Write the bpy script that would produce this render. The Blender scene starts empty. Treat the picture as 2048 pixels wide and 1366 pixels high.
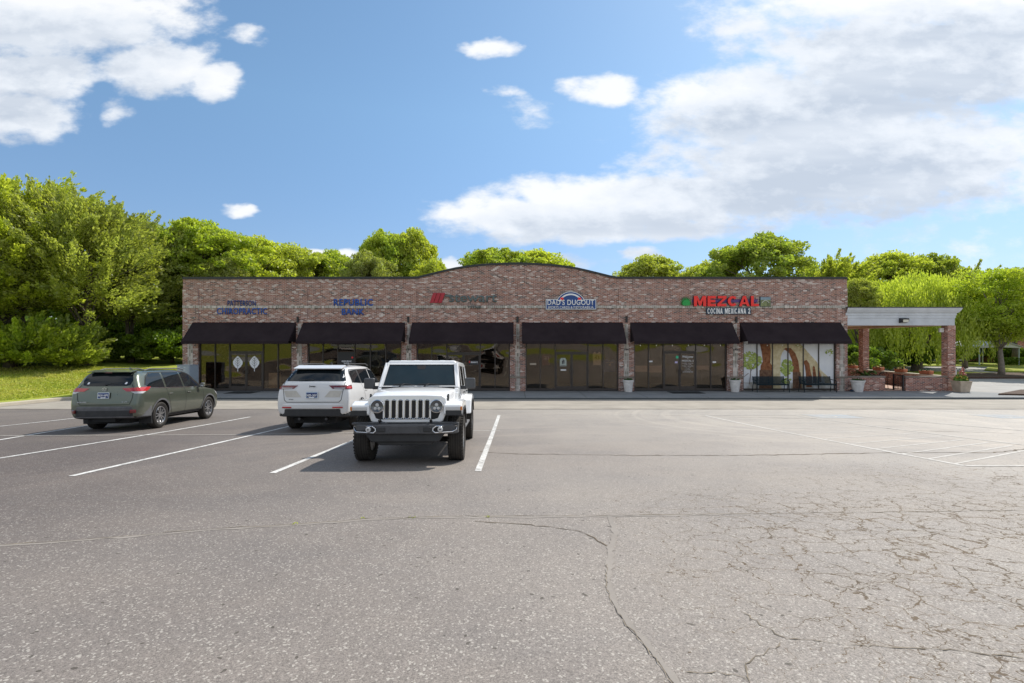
LEAF_T = 0.55
import bpy, bmesh, math, random
import numpy as np
from mathutils import Vector, Matrix
from mathutils.bvhtree import BVHTree

SC = bpy.context.scene
COL = SC.collection
PI = math.pi
rad = math.radians
CAMZ = 1.56          # eye height above the asphalt under the tripod
F = 1024.0           # focal length in photo pixels (photo 2048 wide, 18 mm lens)

# ------------------------------------------------------------------ ground profile
def gz(Y):
    if Y <= -20: return 1.27
    if Y <= 12: return -0.0635*Y
    if Y <= 25.6: return -0.0635*Y + 0.00155*(Y-12)**2
    return -0.0635*25.6 + 0.00155*13.6**2
ZLOW = gz(25.6)      # lot level at the kerb
ZW = 1.56-99*0.028125  # sidewalk level
def G(px, py, flat=None):
    """photo pixel -> point on the lot"""
    if flat is not None:
        Y = F*(CAMZ-flat)/(py-683.0)
        return ((px-1024)*Y/F, Y)
    lo, hi = 0.5, 400.0
    for _ in range(60):
        m = (lo+hi)/2
        if 683+F*(CAMZ-gz(m))/m > py: lo = m
        else: hi = m
    return ((px-1024)*lo/F, lo)
YF = 28.8            # facade plane
K = YF/F
def FX(px): return (px-1024)*K
def FZ(py): return CAMZ-(py-683)*K

# ------------------------------------------------------------------ material helpers
class NT:
    def __init__(s, nt):
        s.nt = nt
    def n(s, t, **kw):
        nd = s.nt.nodes.new(t)
        for k, v in kw.items():
            setattr(nd, k, v)
        return nd
    def set(s, sock, v):
        if v is None: return
        if hasattr(v, 'is_output') or isinstance(v, bpy.types.NodeSocket):
            s.nt.links.new(v, sock)
        elif isinstance(v, bpy.types.Node):
            s.nt.links.new(v.outputs[0], sock)
        else:
            if isinstance(v, (tuple, list)) and len(v) == 3 and sock.type == 'RGBA': v = (*v, 1)
            sock.default_value = v
    def math(s, op, a, b=None, c=None, clamp=False):
        nd = s.n('ShaderNodeMath', operation=op); nd.use_clamp = clamp
        for i, v in enumerate((a, b, c)):
            if v is not None: s.set(nd.inputs[i], v)
        return nd.outputs[0]
    def vmath(s, op, a, b=None, scale=None):
        nd = s.n('ShaderNodeVectorMath', operation=op)
        s.set(nd.inputs[0], a)
        if b is not None: s.set(nd.inputs[1], b)
        if scale is not None: s.set(nd.inputs['Scale'], scale)
        return nd.outputs['Value'] if op in ('LENGTH', 'DOT_PRODUCT', 'DISTANCE') else nd.outputs[0]
    def sep(s, v):
        nd = s.n('ShaderNodeSeparateXYZ'); s.set(nd.inputs[0], v); return nd.outputs
    def comb(s, x, y, z=0.0):
        nd = s.n('ShaderNodeCombineXYZ')
        for i, v in enumerate((x, y, z)): s.set(nd.inputs[i], v)
        return nd.outputs[0]
    def noise(s, vec, scale, detail=3, rough=0.5, dist=0.0, out='Fac'):
        nd = s.n('ShaderNodeTexNoise')
        if vec is not None: s.set(nd.inputs['Vector'], vec)
        s.set(nd.inputs['Scale'], scale); s.set(nd.inputs['Detail'], detail)
        s.set(nd.inputs['Roughness'], rough); s.set(nd.inputs['Distortion'], dist)
        return nd.outputs[out] if out in nd.outputs else nd.outputs[0]
    def voro(s, vec, scale, feature='F1', out='Distance', rnd=1.0):
        nd = s.n('ShaderNodeTexVoronoi', feature=feature)
        s.set(nd.inputs['Vector'], vec); s.set(nd.inputs['Scale'], scale)
        s.set(nd.inputs['Randomness'], rnd)
        return nd.outputs[out]
    def ramp(s, fac, stops, interp='LINEAR'):
        nd = s.n('ShaderNodeValToRGB'); cr = nd.color_ramp; cr.interpolation = interp
        while len(cr.elements) < len(stops): cr.elements.new(0.5)
        for e, (p, c) in zip(cr.elements, stops):
            e.position = p
            if isinstance(c, (int, float)): c = (c, c, c)
            e.color = (*c[:3], 1)
        s.set(nd.inputs[0], fac)
        return nd.outputs[0]
    def mix(s, fac, a, b, mode='MIX'):
        nd = s.n('ShaderNodeMix', data_type='RGBA', blend_type=mode)
        s.set(nd.inputs[0], fac); s.set(nd.inputs[6], a); s.set(nd.inputs[7], b)
        return nd.outputs[2]
    def maprange(s, v, a, b, c=0.0, d=1.0, interp='LINEAR'):
        nd = s.n('ShaderNodeMapRange', interpolation_type=interp)
        for i, x in enumerate((v, a, b, c, d)): s.set(nd.inputs[i], x)
        return nd.outputs[0]
    def pos(s):
        return s.n('ShaderNodeNewGeometry').outputs['Position']
    def obj(s):
        return s.n('ShaderNodeTexCoord').outputs['Object']
    def bump(s, h, strength=0.3, dist=0.01):
        nd = s.n('ShaderNodeBump'); s.set(nd.inputs['Height'], h)
        s.set(nd.inputs['Strength'], strength); s.set(nd.inputs['Distance'], dist)
        return nd.outputs[0]

MATS = {}
def new_mat(name):
    m = bpy.data.materials.new(name); m.use_nodes = True
    m.node_tree.nodes.clear()
    t = NT(m.node_tree)
    out = t.n('ShaderNodeOutputMaterial')
    MATS[name] = m
    return m, t, out
def pbsdf(t, out, color, rough=0.5, metal=0.0, spec=0.5, coat=0.0, coat_rough=0.03, normal=None, emit=None, emit_s=0.0):
    b = t.n('ShaderNodeBsdfPrincipled')
    t.set(b.inputs['Base Color'], color); t.set(b.inputs['Roughness'], rough)
    t.set(b.inputs['Metallic'], metal); t.set(b.inputs['Specular IOR Level'], spec)
    t.set(b.inputs['Coat Weight'], coat); t.set(b.inputs['Coat Roughness'], coat_rough)
    if normal is not None: t.set(b.inputs['Normal'], normal)
    if emit is not None:
        t.set(b.inputs['Emission Color'], emit); t.set(b.inputs['Emission Strength'], emit_s)
    t.nt.links.new(b.outputs[0], out.inputs[0])
    return b
def simple(name, color, rough=0.5, metal=0.0, spec=0.5, coat=0.0, vary=0.12, vscale=6.0, bump=0.0, bscale=80):
    """plain surface with a little procedural unevenness"""
    m, t, out = new_mat(name)
    o = t.obj()
    nz = t.noise(o, vscale, 4, 0.6)
    col = t.mix(t.maprange(nz, 0.3, 0.7), tuple(c*(1-vary) for c in color), tuple(min(1, c*(1+vary)) for c in color))
    nrm = t.bump(t.noise(o, bscale, 3), bump, 0.01) if bump else None
    r = t.maprange(t.noise(o, vscale*1.7, 3), 0.3, 0.7, max(0.0, rough-0.06), min(1, rough+0.06))
    pbsdf(t, out, col, r, metal, spec, coat, normal=nrm)
    return m

# ------------------------------------------------------------------ object helpers
def tag(o, label=None, cat=None, group=None, kind=None):
    if label: o['label'] = label
    if cat: o['category'] = cat
    if group: o['group'] = group
    if kind: o['kind'] = kind
    return o
def empty(name, loc, rot=(0, 0, 0), label=None, cat=None, group=None):
    o = bpy.data.objects.new(name, None); COL.objects.link(o)
    o.empty_display_size = 0.2
    o.location = loc; o.rotation_euler = rot
    return tag(o, label, cat, group)
def link(name, me, mat=None, parent=None, bevel=0.0, smooth=False, segs=2):
    if mat is not None:
        me.materials.clear()
        for m in (mat if isinstance(mat, (list, tuple)) else [mat]): me.materials.append(m)
    o = bpy.data.objects.new(name, me); COL.objects.link(o)
    if parent is not None: o.parent = parent
    if bevel:
        b = o.modifiers.new('bevel', 'BEVEL'); b.width = bevel; b.segments = segs
        b.limit_method = 'ANGLE'; b.angle_limit = rad(35); b.use_clamp_overlap = True
    if smooth:
        me.polygons.foreach_set('use_smooth', [True]*len(me.polygons))
        me.set_sharp_from_angle(angle=rad(38))
    return o
def rotm(rx=0, ry=0, rz=0):
    return Matrix.Rotation(rz, 3, 'Z') @ Matrix.Rotation(ry, 3, 'Y') @ Matrix.Rotation(rx, 3, 'X')
class MB:
    def __init__(s): s.v = []; s.f = []; s.mi = []
    def add(s, vs, fs, mi=0):
        k = len(s.v)
        s.v += [tuple(v) for v in vs]
        s.f += [tuple(i+k for i in f) for f in fs]
        s.mi += [mi]*len(fs)
        return s
    def box(s, c, d, rot=None, mi=0):
        cx, cy, cz = c; x, y, z = d[0]/2, d[1]/2, d[2]/2
        P = [Vector((a*x, b*y, e*z)) for a in (-1, 1) for b in (-1, 1) for e in (-1, 1)]
        if rot is not None: P = [rot @ p for p in P]
        P = [(p.x+cx, p.y+cy, p.z+cz) for p in P]
        return s.add(P, [(0, 1, 3, 2), (4, 6, 7, 5), (0, 4, 5, 1), (2, 3, 7, 6), (0, 2, 6, 4), (1, 5, 7, 3)], mi)
    def bx(s, x0, x1, y0, y1, z0, z1, mi=0):
        return s.box(((x0+x1)/2, (y0+y1)/2, (z0+z1)/2), (abs(x1-x0), abs(y1-y0), abs(z1-z0)), mi=mi)
    def prism(s, poly, axis, lo, hi, mi=0):
        """poly: 2-D outline; axis 'x': (y,z), 'y': (x,z), 'z': (x,y)"""
        def p3(a, b, t):
            return (t, a, b) if axis == 'x' else ((a, t, b) if axis == 'y' else (a, b, t))
        n = len(poly)
        V = [p3(a, b, lo) for a, b in poly]+[p3(a, b, hi) for a, b in poly]
        Fs = [tuple(range(n)), tuple(range(2*n-1, n-1, -1))]+[(i, i+n, (i+1) % n+n, (i+1) % n) for i in range(n)]
        return s.add(V, Fs, mi)
    def tube(s, pts, r, seg=8, cap=True, mi=0):
        pts = [Vector(p) for p in pts]; n = len(pts)
        rs = r if isinstance(r, (list, tuple)) else [r]*n
        V = []; Fs = []
        prev = None
        for i, p in enumerate(pts):
            d = (pts[min(i+1, n-1)]-pts[max(i-1, 0)])
            if d.length < 1e-9: d = Vector((0, 0, 1))
            d.normalize()
            if prev is None:
                u = d.cross(Vector((0, 0, 1)))
                if u.length < 1e-3: u = d.cross(Vector((1, 0, 0)))
            else:
                u = prev - d*prev.dot(d)
            u.normalize(); prev = u
            w = d.cross(u)
            for k in range(seg):
                a = 2*PI*k/seg
                V.append(p+u*(rs[i]*math.cos(a))+w*(rs[i]*math.sin(a)))
        for i in range(n-1):
            for k in range(seg):
                k2 = (k+1) % seg
                Fs.append((i*seg+k, i*seg+k2, (i+1)*seg+k2, (i+1)*seg+k))
        if cap:
            Fs.append(tuple(range(seg-1, -1, -1))); Fs.append(tuple(range((n-1)*seg, n*seg)))
        return s.add(V, Fs, mi)
    def lathe(s, prof, axis='z', c=(0, 0, 0), seg=24, closed=False, mi=0):
        """prof: (radius, height) list about an axis"""
        V = []; Fs = []
        n = len(prof)
        for k in range(seg):
            a = 2*PI*k/seg; ca, sa = math.cos(a), math.sin(a)
            for r, h in prof:
                p = (r*ca, r*sa, h) if axis == 'z' else ((h, r*ca, r*sa) if axis == 'x' else (r*ca, h, r*sa))
                V.append((p[0]+c[0], p[1]+c[1], p[2]+c[2]))
        m = n if closed else n-1
        for k in range(seg):
            k2 = (k+1) % seg
            for j in range(m):
                j2 = (j+1) % n
                Fs.append((k*n+j, k2*n+j, k2*n+j2, k*n+j2))
        if not closed:
            if prof[0][0] > 1e-6: Fs.append(tuple(k*n for k in range(seg)))
            if prof[-1][0] > 1e-6: Fs.append(tuple(k*n+n-1 for k in range(seg-1, -1, -1)))
        return s.add(V, Fs, mi)
    def mesh(s, name):
        me = bpy.data.meshes.new(name)
        me.from_pydata(s.v, [], s.f)
        if any(s.mi): me.polygons.foreach_set('material_index', s.mi)
        bm = bmesh.new(); bm.from_mesh(me)
        bmesh.ops.remove_doubles(bm, verts=bm.verts, dist=1e-6)
        bmesh.ops.recalc_face_normals(bm, faces=bm.faces)
        bm.to_mesh(me); bm.free(); me.update()
        return me
    def build(s, name, mat, parent=None, bevel=0.0, smooth=False, segs=2):
        return link(name, s.mesh(name), mat, parent, bevel, smooth, segs)
def quads_mesh(name, V, smooth=False):
    """V: (n,4,3) array, one quad each"""
    n = V.shape[0]
    me = bpy.data.meshes.new(name)
    me.vertices.add(n*4); me.loops.add(n*4); me.polygons.add(n)
    me.vertices.foreach_set('co', V.reshape(-1).astype(np.float32))
    me.loops.foreach_set('vertex_index', np.arange(n*4, dtype=np.int32))
    me.polygons.foreach_set('loop_start', np.arange(0, n*4, 4, dtype=np.int32))
    try: me.polygons.foreach_set('loop_total', np.full(n, 4, dtype=np.int32))
    except Exception: pass
    me.update(calc_edges=True)
    return me
def text_mesh(body, w, h, depth=0.02, bold=0.0, shear=0.0, spacing=1.0, res=3):
    """text standing in the XZ plane facing -Y, centred, fitted to w x h"""
    cu = bpy.data.curves.new('lettering', 'FONT')
    cu.body = body; cu.size = 1.0; cu.offset = bold; cu.shear = shear
    cu.space_character = spacing; cu.resolution_u = res; cu.extrude = 0.0
    o = bpy.data.objects.new('lettering', cu); COL.objects.link(o)
    dg = bpy.context.evaluated_depsgraph_get(); dg.update()
    me = bpy.data.meshes.new_from_object(o.evaluated_get(dg))
    bpy.data.objects.remove(o); bpy.data.curves.remove(cu)
    bm = bmesh.new(); bm.from_mesh(me)
    xs = [v.co.x for v in bm.verts]; ys = [v.co.y for v in bm.verts]
    x0, x1, y0, y1 = min(xs), max(xs), min(ys), max(ys)
    for v in bm.verts:
        v.co = Vector(((v.co.x-(x0+x1)/2)*w/(x1-x0), 0, (v.co.y-(y0+y1)/2)*h/(y1-y0)))
    bmesh.ops.remove_doubles(bm, verts=bm.verts, dist=1e-5)
    if depth:
        r = bmesh.ops.extrude_face_region(bm, geom=bm.faces[:])
        for e in r['geom']:
            if isinstance(e, bmesh.types.BMVert): e.co.y -= depth
    bmesh.ops.recalc_face_normals(bm, faces=bm.faces)
    bm.to_mesh(me); bm.free()
    me.materials.clear()
    return me
def text(name, body, c, w, h, mat, parent=None, depth=0.02, bold=0.0, shear=0.0, spacing=1.0, rot=None):
    o = link(name, text_mesh(body, w, h, depth, bold, shear, spacing), mat, parent)
    o.location = c
    if rot: o.rotation_euler = rot
    return o
def copy_tree(o, parent=None):
    c = o.copy(); COL.objects.link(c)
    if parent is not None: c.parent = parent
    for ch in [x for x in bpy.data.objects if x.parent == o]:
        copy_tree(ch, c)
    return c
SUN_E = 5.0
CLOUD_K = 7.4
SKY_TINT = (1.0, 1.0, 1.0)
# ------------------------------------------------------------------ camera, light, sky
cam_d = bpy.data.cameras.new('camera'); cam = bpy.data.objects.new('camera', cam_d); COL.objects.link(cam)
cam.location = (0, 0, CAMZ); cam.rotation_euler = (rad(90), 0, 0)
cam_d.lens = 18.0; cam_d.sensor_width = 36.0; cam_d.clip_start = 0.1; cam_d.clip_end = 2500
SC.camera = cam
SC.render.resolution_x = 1024; SC.render.resolution_y = 683
SC.view_settings.view_transform = 'Standard'; SC.view_settings.look = 'None'
SC.view_settings.exposure = 0; SC.view_settings.gamma = 1
SC.render.engine = 'CYCLES'
SC.cycles.max_bounces = 6; SC.cycles.diffuse_bounces = 3; SC.cycles.glossy_bounces = 3
SC.cycles.transmission_bounces = 3; SC.cycles.transparent_max_bounces = 8
SC.cycles.use_denoising = True

SUN_AZ = math.atan2(0.65, 0.60)      # clockwise from +Y towards +X
SUN_EL = rad(48.5)
sd = bpy.data.lights.new('sun', 'SUN'); sun = bpy.data.objects.new('sun', sd); COL.objects.link(sun)
sd.energy = SUN_E; sd.angle = rad(0.53); sd.color = (1.0, 0.94, 0.85)
sdir = Vector((math.sin(SUN_AZ)*math.cos(SUN_EL), math.cos(SUN_AZ)*math.cos(SUN_EL), math.sin(SUN_EL)))
sun.rotation_euler = sdir.to_track_quat('Z', 'Y').to_euler()
sun.location = sdir*60

W = bpy.data.worlds.new('World'); SC.world = W; W.use_nodes = True
W.node_tree.nodes.clear()
t = NT(W.node_tree)
wout = t.n('ShaderNodeOutputWorld'); bg = t.n('ShaderNodeBackground')
W.node_tree.links.new(bg.outputs[0], wout.inputs[0])
sky = t.n('ShaderNodeTexSky', sky_type='NISHITA'); sky.sun_disc = False
sky.sun_elevation = SUN_EL; sky.sun_rotation = SUN_AZ
sky.altitude = 150; sky.air_density = 1.0; sky.dust_density = 0.6; sky.ozone_density = 2.2
dirv = t.n('ShaderNodeTexCoord').outputs['Generated']
# (px, py, rx, ry, strength) of the cloud banks in the view direction, as tangents of the horizontal/vertical angle
CL = [(120, 30, 330, 85, 1), (60, 150, 150, 62, 1), (40, 232, 145, 58, .9), (310, 135, 135, 62, 1), (435, 160, 62, 40, .9),
      (1860, 120, 420, 120, 1), (1600, 210, 370, 90, 1), (1720, 320, 480, 135, 1), (1330, 400, 420, 62, 1), (1090, 432, 240, 56, 1),
      (1240, 455, 330, 38, .9), (1950, 10, 560, 70, .9), (1205, 178, 92, 40, .8), (978, 95, 82, 24, .75), (1022, 188, 55, 20, .62),
      (480, 418, 44, 17, .8), (905, 523, 42, 18, .8), (1280, 515, 48, 17, .8), (655, 512, 100, 14, .7), (1120, 525, 120, 22, .62),
      (490, 72, 60, 26, .55), (235, 225, 34, 34, .5), (1060, 225, 70, 45, .42), (1480, 60, 130, 70, .6), (1900, 500, 330, 60, .35)]
grp = bpy.data.node_groups.new('cloud_density', 'ShaderNodeTree')
grp.interface.new_socket('Vector', in_out='INPUT', socket_type='NodeSocketVector')
grp.interface.new_socket('Density', in_out='OUTPUT', socket_type='NodeSocketFloat')
q = NT(grp); gi = q.n('NodeGroupInput'); go = q.n('NodeGroupOutput')
xyz = q.sep(gi.outputs[0])
u, v = xyz[0], xyz[1]
wv = q.comb(q.math('MULTIPLY', u, 3.2), q.math('MULTIPLY', v, 6.0), 0.37)
warp = q.noise(wv, 1.6, 4, 0.62, out='Color')
ws = q.sep(warp)
u2 = q.math('ADD', u, q.math('MULTIPLY', q.math('SUBTRACT', ws[0], 0.5), 0.11))
v2 = q.math('ADD', v, q.math('MULTIPLY', q.math('SUBTRACT', ws[1], 0.5), 0.06))
dens = None
for (px, py, rx, ry, st) in CL:
    a = q.math('MULTIPLY', q.math('SUBTRACT', u2, (px-1024)/F), F/rx)
    b = q.math('MULTIPLY', q.math('SUBTRACT', v2, (683-py)/F), F/ry)
    r2 = q.math('MULTIPLY_ADD', a, a, q.math('MULTIPLY', b, b))
    e = q.math('MULTIPLY', q.math('SUBTRACT', 1.45, r2), st)
    dens = e if dens is None else q.math('SMOOTH_MAX', dens, e, 0.25)
fine = q.noise(wv, 5.0, 5, 0.58)
tot = q.math('ADD', dens, q.math('MULTIPLY', q.math('SUBTRACT', fine, 0.5), 1.45))
q.set(go.inputs[0], tot)
dx, dy, dz = t.sep(dirv)
yy = t.math('MAXIMUM', dy, 0.08)
uu = t.math('DIVIDE', dx, yy); vv = t.math('DIVIDE', dz, yy)
def dens_at(du, dv):
    g = t.n('ShaderNodeGroup'); g.node_tree = grp
    t.set(g.inputs[0], t.comb(t.math('ADD', uu, du), t.math('ADD', vv, dv), 0.0))
    return g.outputs[0]
d0 = dens_at(0.0, 0.0); d1 = dens_at(0.022, 0.062)
front = t.maprange(dy, 0.08, 0.25)
# unseen cloud added behind the camera, thickened to light shaded facade; also feeds reflections
bk = t.noise(t.comb(t.math('MULTIPLY', dx, 2.0), t.math('MULTIPLY', dy, 2.0), t.math('MULTIPLY', dz, 4.0)), 1.3, 8, 0.6)
bmask = t.maprange(bk, 0.42, 0.56)
fm = t.maprange(d0, 0.34, 1.08, 0.0, 1.0, 'SMOOTHSTEP')
mask = t.mix(front, bmask, fm)
mask = t.math('MULTIPLY', t.math('MULTIPLY', mask, 0.93), t.maprange(dz, 0.0, 0.04))
shade = t.maprange(d1, 0.25, 1.35, 0.0, 1.0)
shn = t.noise(t.comb(t.math('MULTIPLY', uu, 1.6), t.math('MULTIPLY', vv, 11.0), 1.7), 1.3, 4, 0.5)
shade = t.math('MULTIPLY', shade, t.maprange(shn, 0.25, 0.6, 0.55, 1.0), clamp=True)
ccol = t.ramp(shade, [(0.0, (0.93, 0.94, 0.95)), (0.5, (0.79, 0.83, 0.885)), (1.0, (0.54, 0.60, 0.69))])
ccol = t.mix(1.0, ccol, (CLOUD_K,)*3, 'MULTIPLY')
# sky tint by height: low band dimmed and bluer, upper sky brightened
skyc = t.mix(1.0, sky.outputs[0], t.ramp(dz, [(0.0, (0.54, 0.58, .70)), (0.15, (0.70, 0.77, .88)), (0.4, (0.95, 1.08, 1.06)), (1, (1.05, 1.22, 1.16))]), 'MULTIPLY')
t.set(bg.inputs[0], t.mix(mask, skyc, ccol)); bg.inputs[1].default_value = 0.15
W.cycles.sampling_method = 'MANUAL'; W.cycles.sample_map_resolution = 256
# ------------------------------------------------------------------ ground materials
def asphalt_mat():
    m, t, out = new_mat('asphalt'); p = t.pos(); x, y, z = t.sep(p)
    fl = t.comb(x, y, 0.0)
    # broad tone: darker, purplish on the left; paler and worn to the right
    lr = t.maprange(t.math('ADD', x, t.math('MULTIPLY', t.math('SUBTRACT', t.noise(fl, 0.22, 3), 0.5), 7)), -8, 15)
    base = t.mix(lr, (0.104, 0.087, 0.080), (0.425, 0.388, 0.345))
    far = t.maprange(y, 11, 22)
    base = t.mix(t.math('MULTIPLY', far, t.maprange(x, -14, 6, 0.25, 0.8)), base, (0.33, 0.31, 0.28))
    # stains, dusty streaks along the fall of the lot
    st = t.noise(t.comb(t.math('MULTIPLY', x, 0.25), t.math('MULTIPLY', y, 0.9), 0.0), 0.8, 6, 0.62)
    base = t.mix(t.maprange(st, 0.35, 0.7, 0.0, 0.5), base, t.mix(1.0, base, (1.28, 1.25, 1.20), 'MULTIPLY'))
    st2 = t.noise(fl, 0.55, 5, 0.6)
    base = t.mix(t.maprange(st2, 0.46, 0.70, 0.0, 0.75), base, t.mix(1.0, base, (0.78, 0.79, 0.82), 'MULTIPLY'))
    oil = t.maprange(t.noise(fl, 1.1, 5, 0.7), 0.66, 0.80, 0.0, 0.35)
    base = t.mix(oil, base, (0.10, 0.095, 0.10))
    # pale tyre arcs swept by turning cars on the right
    for (ax, ay, r0, r1) in ((10.5, 17.5, 3.0, 7.5), (3.0, 4.0, 8.5, 12.5)):
        rr = t.vmath('LENGTH', t.vmath('SUBTRACT', fl, (ax, ay, 0)))
        an = t.noise(t.comb(t.math('MULTIPLY', rr, 3.2), ax, t.math('MULTIPLY', x, 0.12)), 1.0, 3, 0.6)
        rg_ = t.math('MULTIPLY', t.maprange(rr, r0, r0+1), t.maprange(rr, r1, r1-1))
        base = t.mix(t.math('MULTIPLY', t.math('MULTIPLY', t.maprange(an, 0.5, 0.62), rg_), 0.35), base, t.mix(1.0, base, (1.30, 1.28, 1.25), 'MULTIPLY'))
    # aggregate: three sizes of stones
    c1 = t.voro(fl, 165, out='Color'); g1 = t.sep(c1)[0]
    c2 = t.voro(fl, 85, out='Color'); g2 = t.sep(c2)[1]
    near = t.maprange(y, 3, 14, 1.0, 0.35)
    spk = t.math('MULTIPLY', near, t.maprange(g1, 0.0, 1.0, -0.27, 0.32))
    spk = t.math('ADD', spk, t.math('MULTIPLY', near, t.maprange(g2, 0.0, 1.0, -0.17, 0.17)))
    mul = t.math('ADD', 1.0, spk)
    base = t.mix(1.0, base, t.comb(mul, mul, mul), 'MULTIPLY')
    lt = t.math('MULTIPLY', t.math('GREATER_THAN', g2, 0.93), t.math('MULTIPLY', near, 0.6))
    base = t.mix(lt, base, (0.46, 0.43, 0.38))
    # small dark pits, denser in the worn area
    pv = t.voro(t.vmath('ADD', fl, t.vmath('SCALE', t.noise(fl, 9, 2, out='Color'), scale=0.12)), 8.5, out='Distance')
    pit = t.math('MULTIPLY', t.math('LESS_THAN', pv, 0.13), t.math('GREATER_THAN', t.noise(fl, 2.3, 3), t.maprange(lr, 0, 1, 0.56, 0.45)))
    base = t.mix(t.math('MULTIPLY', pit, 0.72), base, (0.050, 0.042, 0.032))
    # alligator cracking
    wq = t.vmath('ADD', fl, t.vmath('SCALE', t.vmath('SUBTRACT', t.noise(fl, 2.2, 4, 0.65, out='Color'), (0.5, 0.5, 0.5)), scale=0.42))
    wq2 = t.vmath('ADD', wq, t.vmath('SCALE', t.vmath('SUBTRACT', t.noise(fl, 16, 2, 0.5, out='Color'), (0.5, 0.5, 0.5)), scale=0.035))
    e1 = t.voro(wq2, 2.7, 'DISTANCE_TO_EDGE'); e2 = t.voro(wq2, 5.6, 'DISTANCE_TO_EDGE')
    # zone of cracking: right of the long sealed crack, between 3 and 9 m out
    zx = t.maprange(x, 0.6, 3.4); zy = t.math('MULTIPLY', t.maprange(y, 7.3, 5.9), t.maprange(y, 2.0, 4.2, 0.45, 1.0))
    zx2 = t.maprange(x, 3.0, 7.5); zy2 = t.math('MULTIPLY', t.maprange(y, 9.5, 7.0), t.maprange(y, 3.0, 4.5))
    zone = t.math('MAXIMUM', t.math('MULTIPLY', zx, zy), t.math('MULTIPLY', zx2, zy2))
    brk = t.noise(fl, 1.5, 4, 0.6)
    zone = t.math('MULTIPLY', zone, t.maprange(brk, 0.26, 0.40))
    wdt = t.math('MULTIPLY', t.maprange(t.noise(fl, 7, 2), 0.35, 0.65, 0.3, 1.0), zone)
    k1 = t.math('LESS_THAN', e1, t.math('MULTIPLY', wdt, 0.028))
    k2 = t.math('MULTIPLY', t.math('LESS_THAN', e2, t.math('MULTIPLY', wdt, 0.028)), t.math('GREATER_THAN', brk, 0.47))
    ck = t.math('MAXIMUM', k1, t.math('MULTIPLY', k2, 0.85))
    ckc = t.mix(t.noise(fl, 1.7, 2), (0.048, 0.034, 0.022), (0.15, 0.10, 0.052))
    halo = t.math('MULTIPLY', t.math('MULTIPLY', t.maprange(e1, 0.0, 0.09, 0.35, 0.0), zone), t.noise(fl, 5, 2))
    base = t.mix(halo, base, (0.22, 0.18, 0.11))
    base = t.mix(t.math('MULTIPLY', ck, 0.95), base, ckc)
    h = t.math('ADD', t.math('MULTIPLY', g1, 0.5), t.math('MULTIPLY', g2, 0.4))
    nrm = t.bump(h, 0.35, 0.006)
    pbsdf(t, out, base, t.maprange(st, 0.3, 0.7, 0.72, 0.86), spec=0.35, normal=nrm)
    return m
def concrete_mat(name, c, stain=0.25, joint=None):
    m, t, out = new_mat(name); p = t.pos()
    n1 = t.noise(p, 0.9, 6, 0.6); n2 = t.noise(p, 45, 3)
    col = t.mix(t.maprange(n1, 0.3, 0.72, 0, 1), tuple(k*(1+stain*.4) for k in c), tuple(k*(1-stain) for k in c))
    col = t.mix(t.maprange(n2, 0.3, 0.7, 0, 0.3), col, tuple(k*0.75 for k in c))
    if joint:
        x, y, z = t.sep(p)
        j = t.math('LESS_THAN', t.math('FRACT', t.math('DIVIDE', t.math('ADD', x, 100.0), joint)), 0.014)
        col = t.mix(t.math('MULTIPLY', j, 0.6), col, (0.07, 0.065, 0.06))
    pbsdf(t, out, col, 0.82, spec=0.3, normal=t.bump(n2, 0.25, 0.004))
    return m
def grass_mat(name='lawn_turf', c1=(0.25, 0.32, 0.04), c2=(0.46, 0.48, 0.10), dry=(0.52, 0.45, 0.18)):
    m, t, out = new_mat(name); p = t.pos()
    x, y, z = t.sep(p)
    n1 = t.noise(p, 0.35, 5, 0.65); n2 = t.noise(p, 6, 5, 0.7); n3 = t.noise(t.comb(x, y, 0), 60, 2)
    col = t.mix(t.maprange(n2, 0.3, 0.7), c1, c2)
    col = t.mix(t.maprange(n1, 0.52, 0.75, 0, 0.7), col, dry)
    col = t.mix(t.maprange(n3, 0.3, 0.7, 0, 0.4), col, tuple(k*0.45 for k in c1))
    pbsdf(t, out, col, 0.9, spec=0.1, normal=t.bump(t.math('ADD', n3, n2), 0.6, 0.03))
    return m
def paint_mat(name, c, wear=0.5, under=(0.2, 0.19, 0.18)):
    m, t, out = new_mat(name); p = t.pos()
    n = t.noise(p, 14, 5, 0.7); n2 = t.noise(p, 1.5, 3)
    f = t.maprange(t.math('ADD', t.math('MULTIPLY', n, 0.7), t.math('MULTIPLY', n2, 0.3)), wear-0.05, wear+0.12, 0.0, 0.75)
    col = t.mix(f, c, under)
    v = t.sep(t.voro(p, 90, out='Color'))[0]
    col = t.mix(t.maprange(v, 0, 1, 0, 0.3), col, under)
    pbsdf(t, out, col, 0.75, spec=0.3)
    return m
M_ASPH = asphalt_mat()
M_APRON = concrete_mat('apron_concrete', (0.355, 0.325, 0.28), 0.25)
M_WALK = concrete_mat('sidewalk_concrete', (0.235, 0.245, 0.25), 0.22, joint=3.05)
M_KERB = concrete_mat('kerb_concrete', (0.50, 0.45, 0.36), 0.3)
M_SIDE = concrete_mat('side_lot_asphalt', (0.36, 0.35, 0.33), 0.2)
M_LAWN = grass_mat()
M_PAINT = paint_mat('white_line_paint', (0.72, 0.71, 0.68), 0.50)
M_PAINTF = paint_mat('faded_line_paint', (0.62, 0.60, 0.56), 0.44, (0.36, 0.335, 0.30))
M_PAINTM = paint_mat('worn_line_paint', (0.66, 0.64, 0.60), 0.46, (0.36, 0.335, 0.30))
M_BLUE = paint_mat('faded_blue_paint', (0.24, 0.34, 0.44), 0.40, (0.38, 0.355, 0.32))
M_SEAL = concrete_mat('crack_filler', (0.285, 0.255, 0.225), 0.3)
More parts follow.
